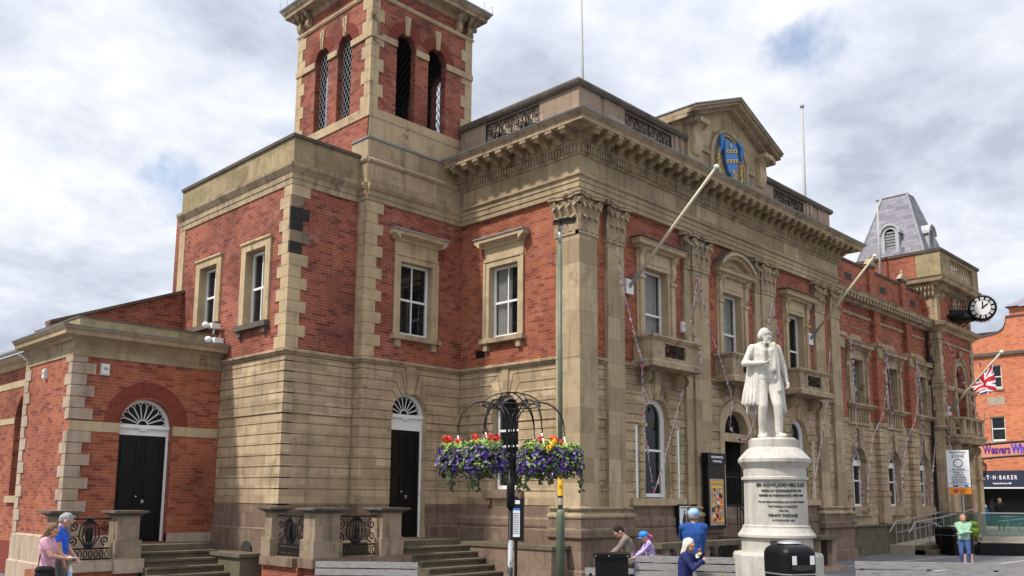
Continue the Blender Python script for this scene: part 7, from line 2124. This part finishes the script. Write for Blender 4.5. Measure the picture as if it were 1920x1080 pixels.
_, T_, H_ = figure('person', 'x', PC[0]+.0, PC[1]+.0, 3.22, HS, R(140), [M['marble'], M['marble'], M['marble'], M['marble'], plain('shadowed_marble', (.45, .42, .36), .8)], RH=(.075, .100, .655), LH=(-.165, .05, .50), Rpole=(1, -.1, -.9), Lpole=(-1, -.3, 0),
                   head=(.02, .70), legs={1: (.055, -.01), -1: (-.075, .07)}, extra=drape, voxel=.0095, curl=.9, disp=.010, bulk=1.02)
_.name = 'carved_figure'; 
for k_ in ('label', 'category'): del _[k_]
_.name = 'tmp_fig'
bd = [c for c in _.children][0]
mw = Matrix.Translation(Vector((PC[0]-.07, PC[1]+.07, 3.22))) @ Matrix.Rotation(R(140), 4, 'Z')
bd.data.transform(Matrix.Translation(-Vector((PC[0], PC[1], 0))) @ mw)
bd.parent = stt; bd.name = 'carved_figure'; bpy.data.objects.remove(_)
mb = MB(); mb.lathe([(.42, 0), (.40, .04)], (PC[0], PC[1], 3.185), 24); mb.build('figure_plinth', M['marble'], stt)

# ------------------------------------------------------------------ each repeated piece becomes a part of its own
def split_parts(o, eps=.002):
    me = o.data; n = len(me.vertices); par = list(range(n))
    def find(a):
        while par[a] != a: par[a] = par[par[a]]; a = par[a]
        return a
    for e in me.edges:
        a, b = find(e.vertices[0]), find(e.vertices[1])
        if a != b: par[a] = b
    co = np.empty(n*3); me.vertices.foreach_get('co', co); co = co.reshape(-1, 3)
    rid = np.array([find(i) for i in range(n)]); roots = np.unique(rid); bb = [(co[rid == r_].min(0)-eps, co[rid == r_].max(0)+eps) for r_ in roots]
    k = len(roots); cp_ = list(range(k))
    def f2(a):
        while cp_[a] != a: a = cp_[a]
        return a
    for i in range(k):
        for j in range(i+1, k):
            if (bb[i][0] <= bb[j][1]).all() and (bb[j][0] <= bb[i][1]).all():
                a, b = f2(i), f2(j)
                if a != b: cp_[a] = b
    gid = {roots[i]: f2(i) for i in range(k)}; groups = sorted(set(gid.values()))
    if len(groups) < 2 or len(groups) > 100: return
    vg = np.array([gid[r_] for r_ in rid])
    for q, g_ in enumerate(groups):
        bm = bmesh.new(); bm.from_mesh(me); bm.verts.ensure_lookup_table()
        bmesh.ops.delete(bm, geom=[v for v in bm.verts if vg[v.index] != g_], context='VERTS')
        m2 = bpy.data.meshes.new(o.name); bm.to_mesh(m2); bm.free()
        for m_ in me.materials: m2.materials.append(m_)
        c = o.copy(); c.data = m2; COL.objects.link(c); c.parent = o.parent
    bpy.data.objects.remove(o)
SPLIT = {'quoin', 'parapet', 'iron_panel', 'impost_band', 'panel_frame', 'ramp_slab', 'paving_', 'coping', 'housing', 'sticker', 'posts', 'pier', 'pier_cap', 'tower_bracket', 'modillion', 'console', 'roundel', 'baluster', 'stone_finial', 'brick_pier', 'fixing', 'post', 'iron_hoop', 'side_light', 'netting_post', 'pilaster', 'notice_label', 'aperture', 'stone_band', 'base_coping', 'brick_base', 'shopfront_pier', 'parapet_slot', 'wall_bracket', 'begonias', 'mantling', 'gold_band', 'entrance_gate_', 'brick_arch_ring_'}
for o in list(bpy.data.objects):
    if o.type == 'MESH' and o.parent and not o.children and o.name.split('.')[0] in SPLIT: split_parts(o)

M['quoin_dark'] = stonemat('half_sooted_stone', (.26, .20, .13), (.16, .12, .085), (.03, .026, .02), soot=.8, amount=.9)
M['soot'] = plain('soot_black_stone', (.030, .025, .02), .9, .5, vs=6)
for o in list(bpy.data.objects):
    if o.type == 'MESH' and o.name.split('.')[0] == 'quoin':
        c = sum((v.co for v in o.data.vertices), Vector())/len(o.data.vertices)+world_loc(o.parent)+o.location
        if 4.8 < c.y < 5.35 and -5.5 < c.x < -4.9 and 8.0 < c.z < 9.75:
            o.data = o.data.copy(); o.data.materials.append((M['soot'], M['quoin_dark'], M['soot'])[int(c.z/.3) % 3]); off = world_loc(o.parent)
            for f in o.data.polygons:
                if all(o.data.vertices[v].co.y+off.y < 4.96 for v in f.vertices): f.material_index = 1
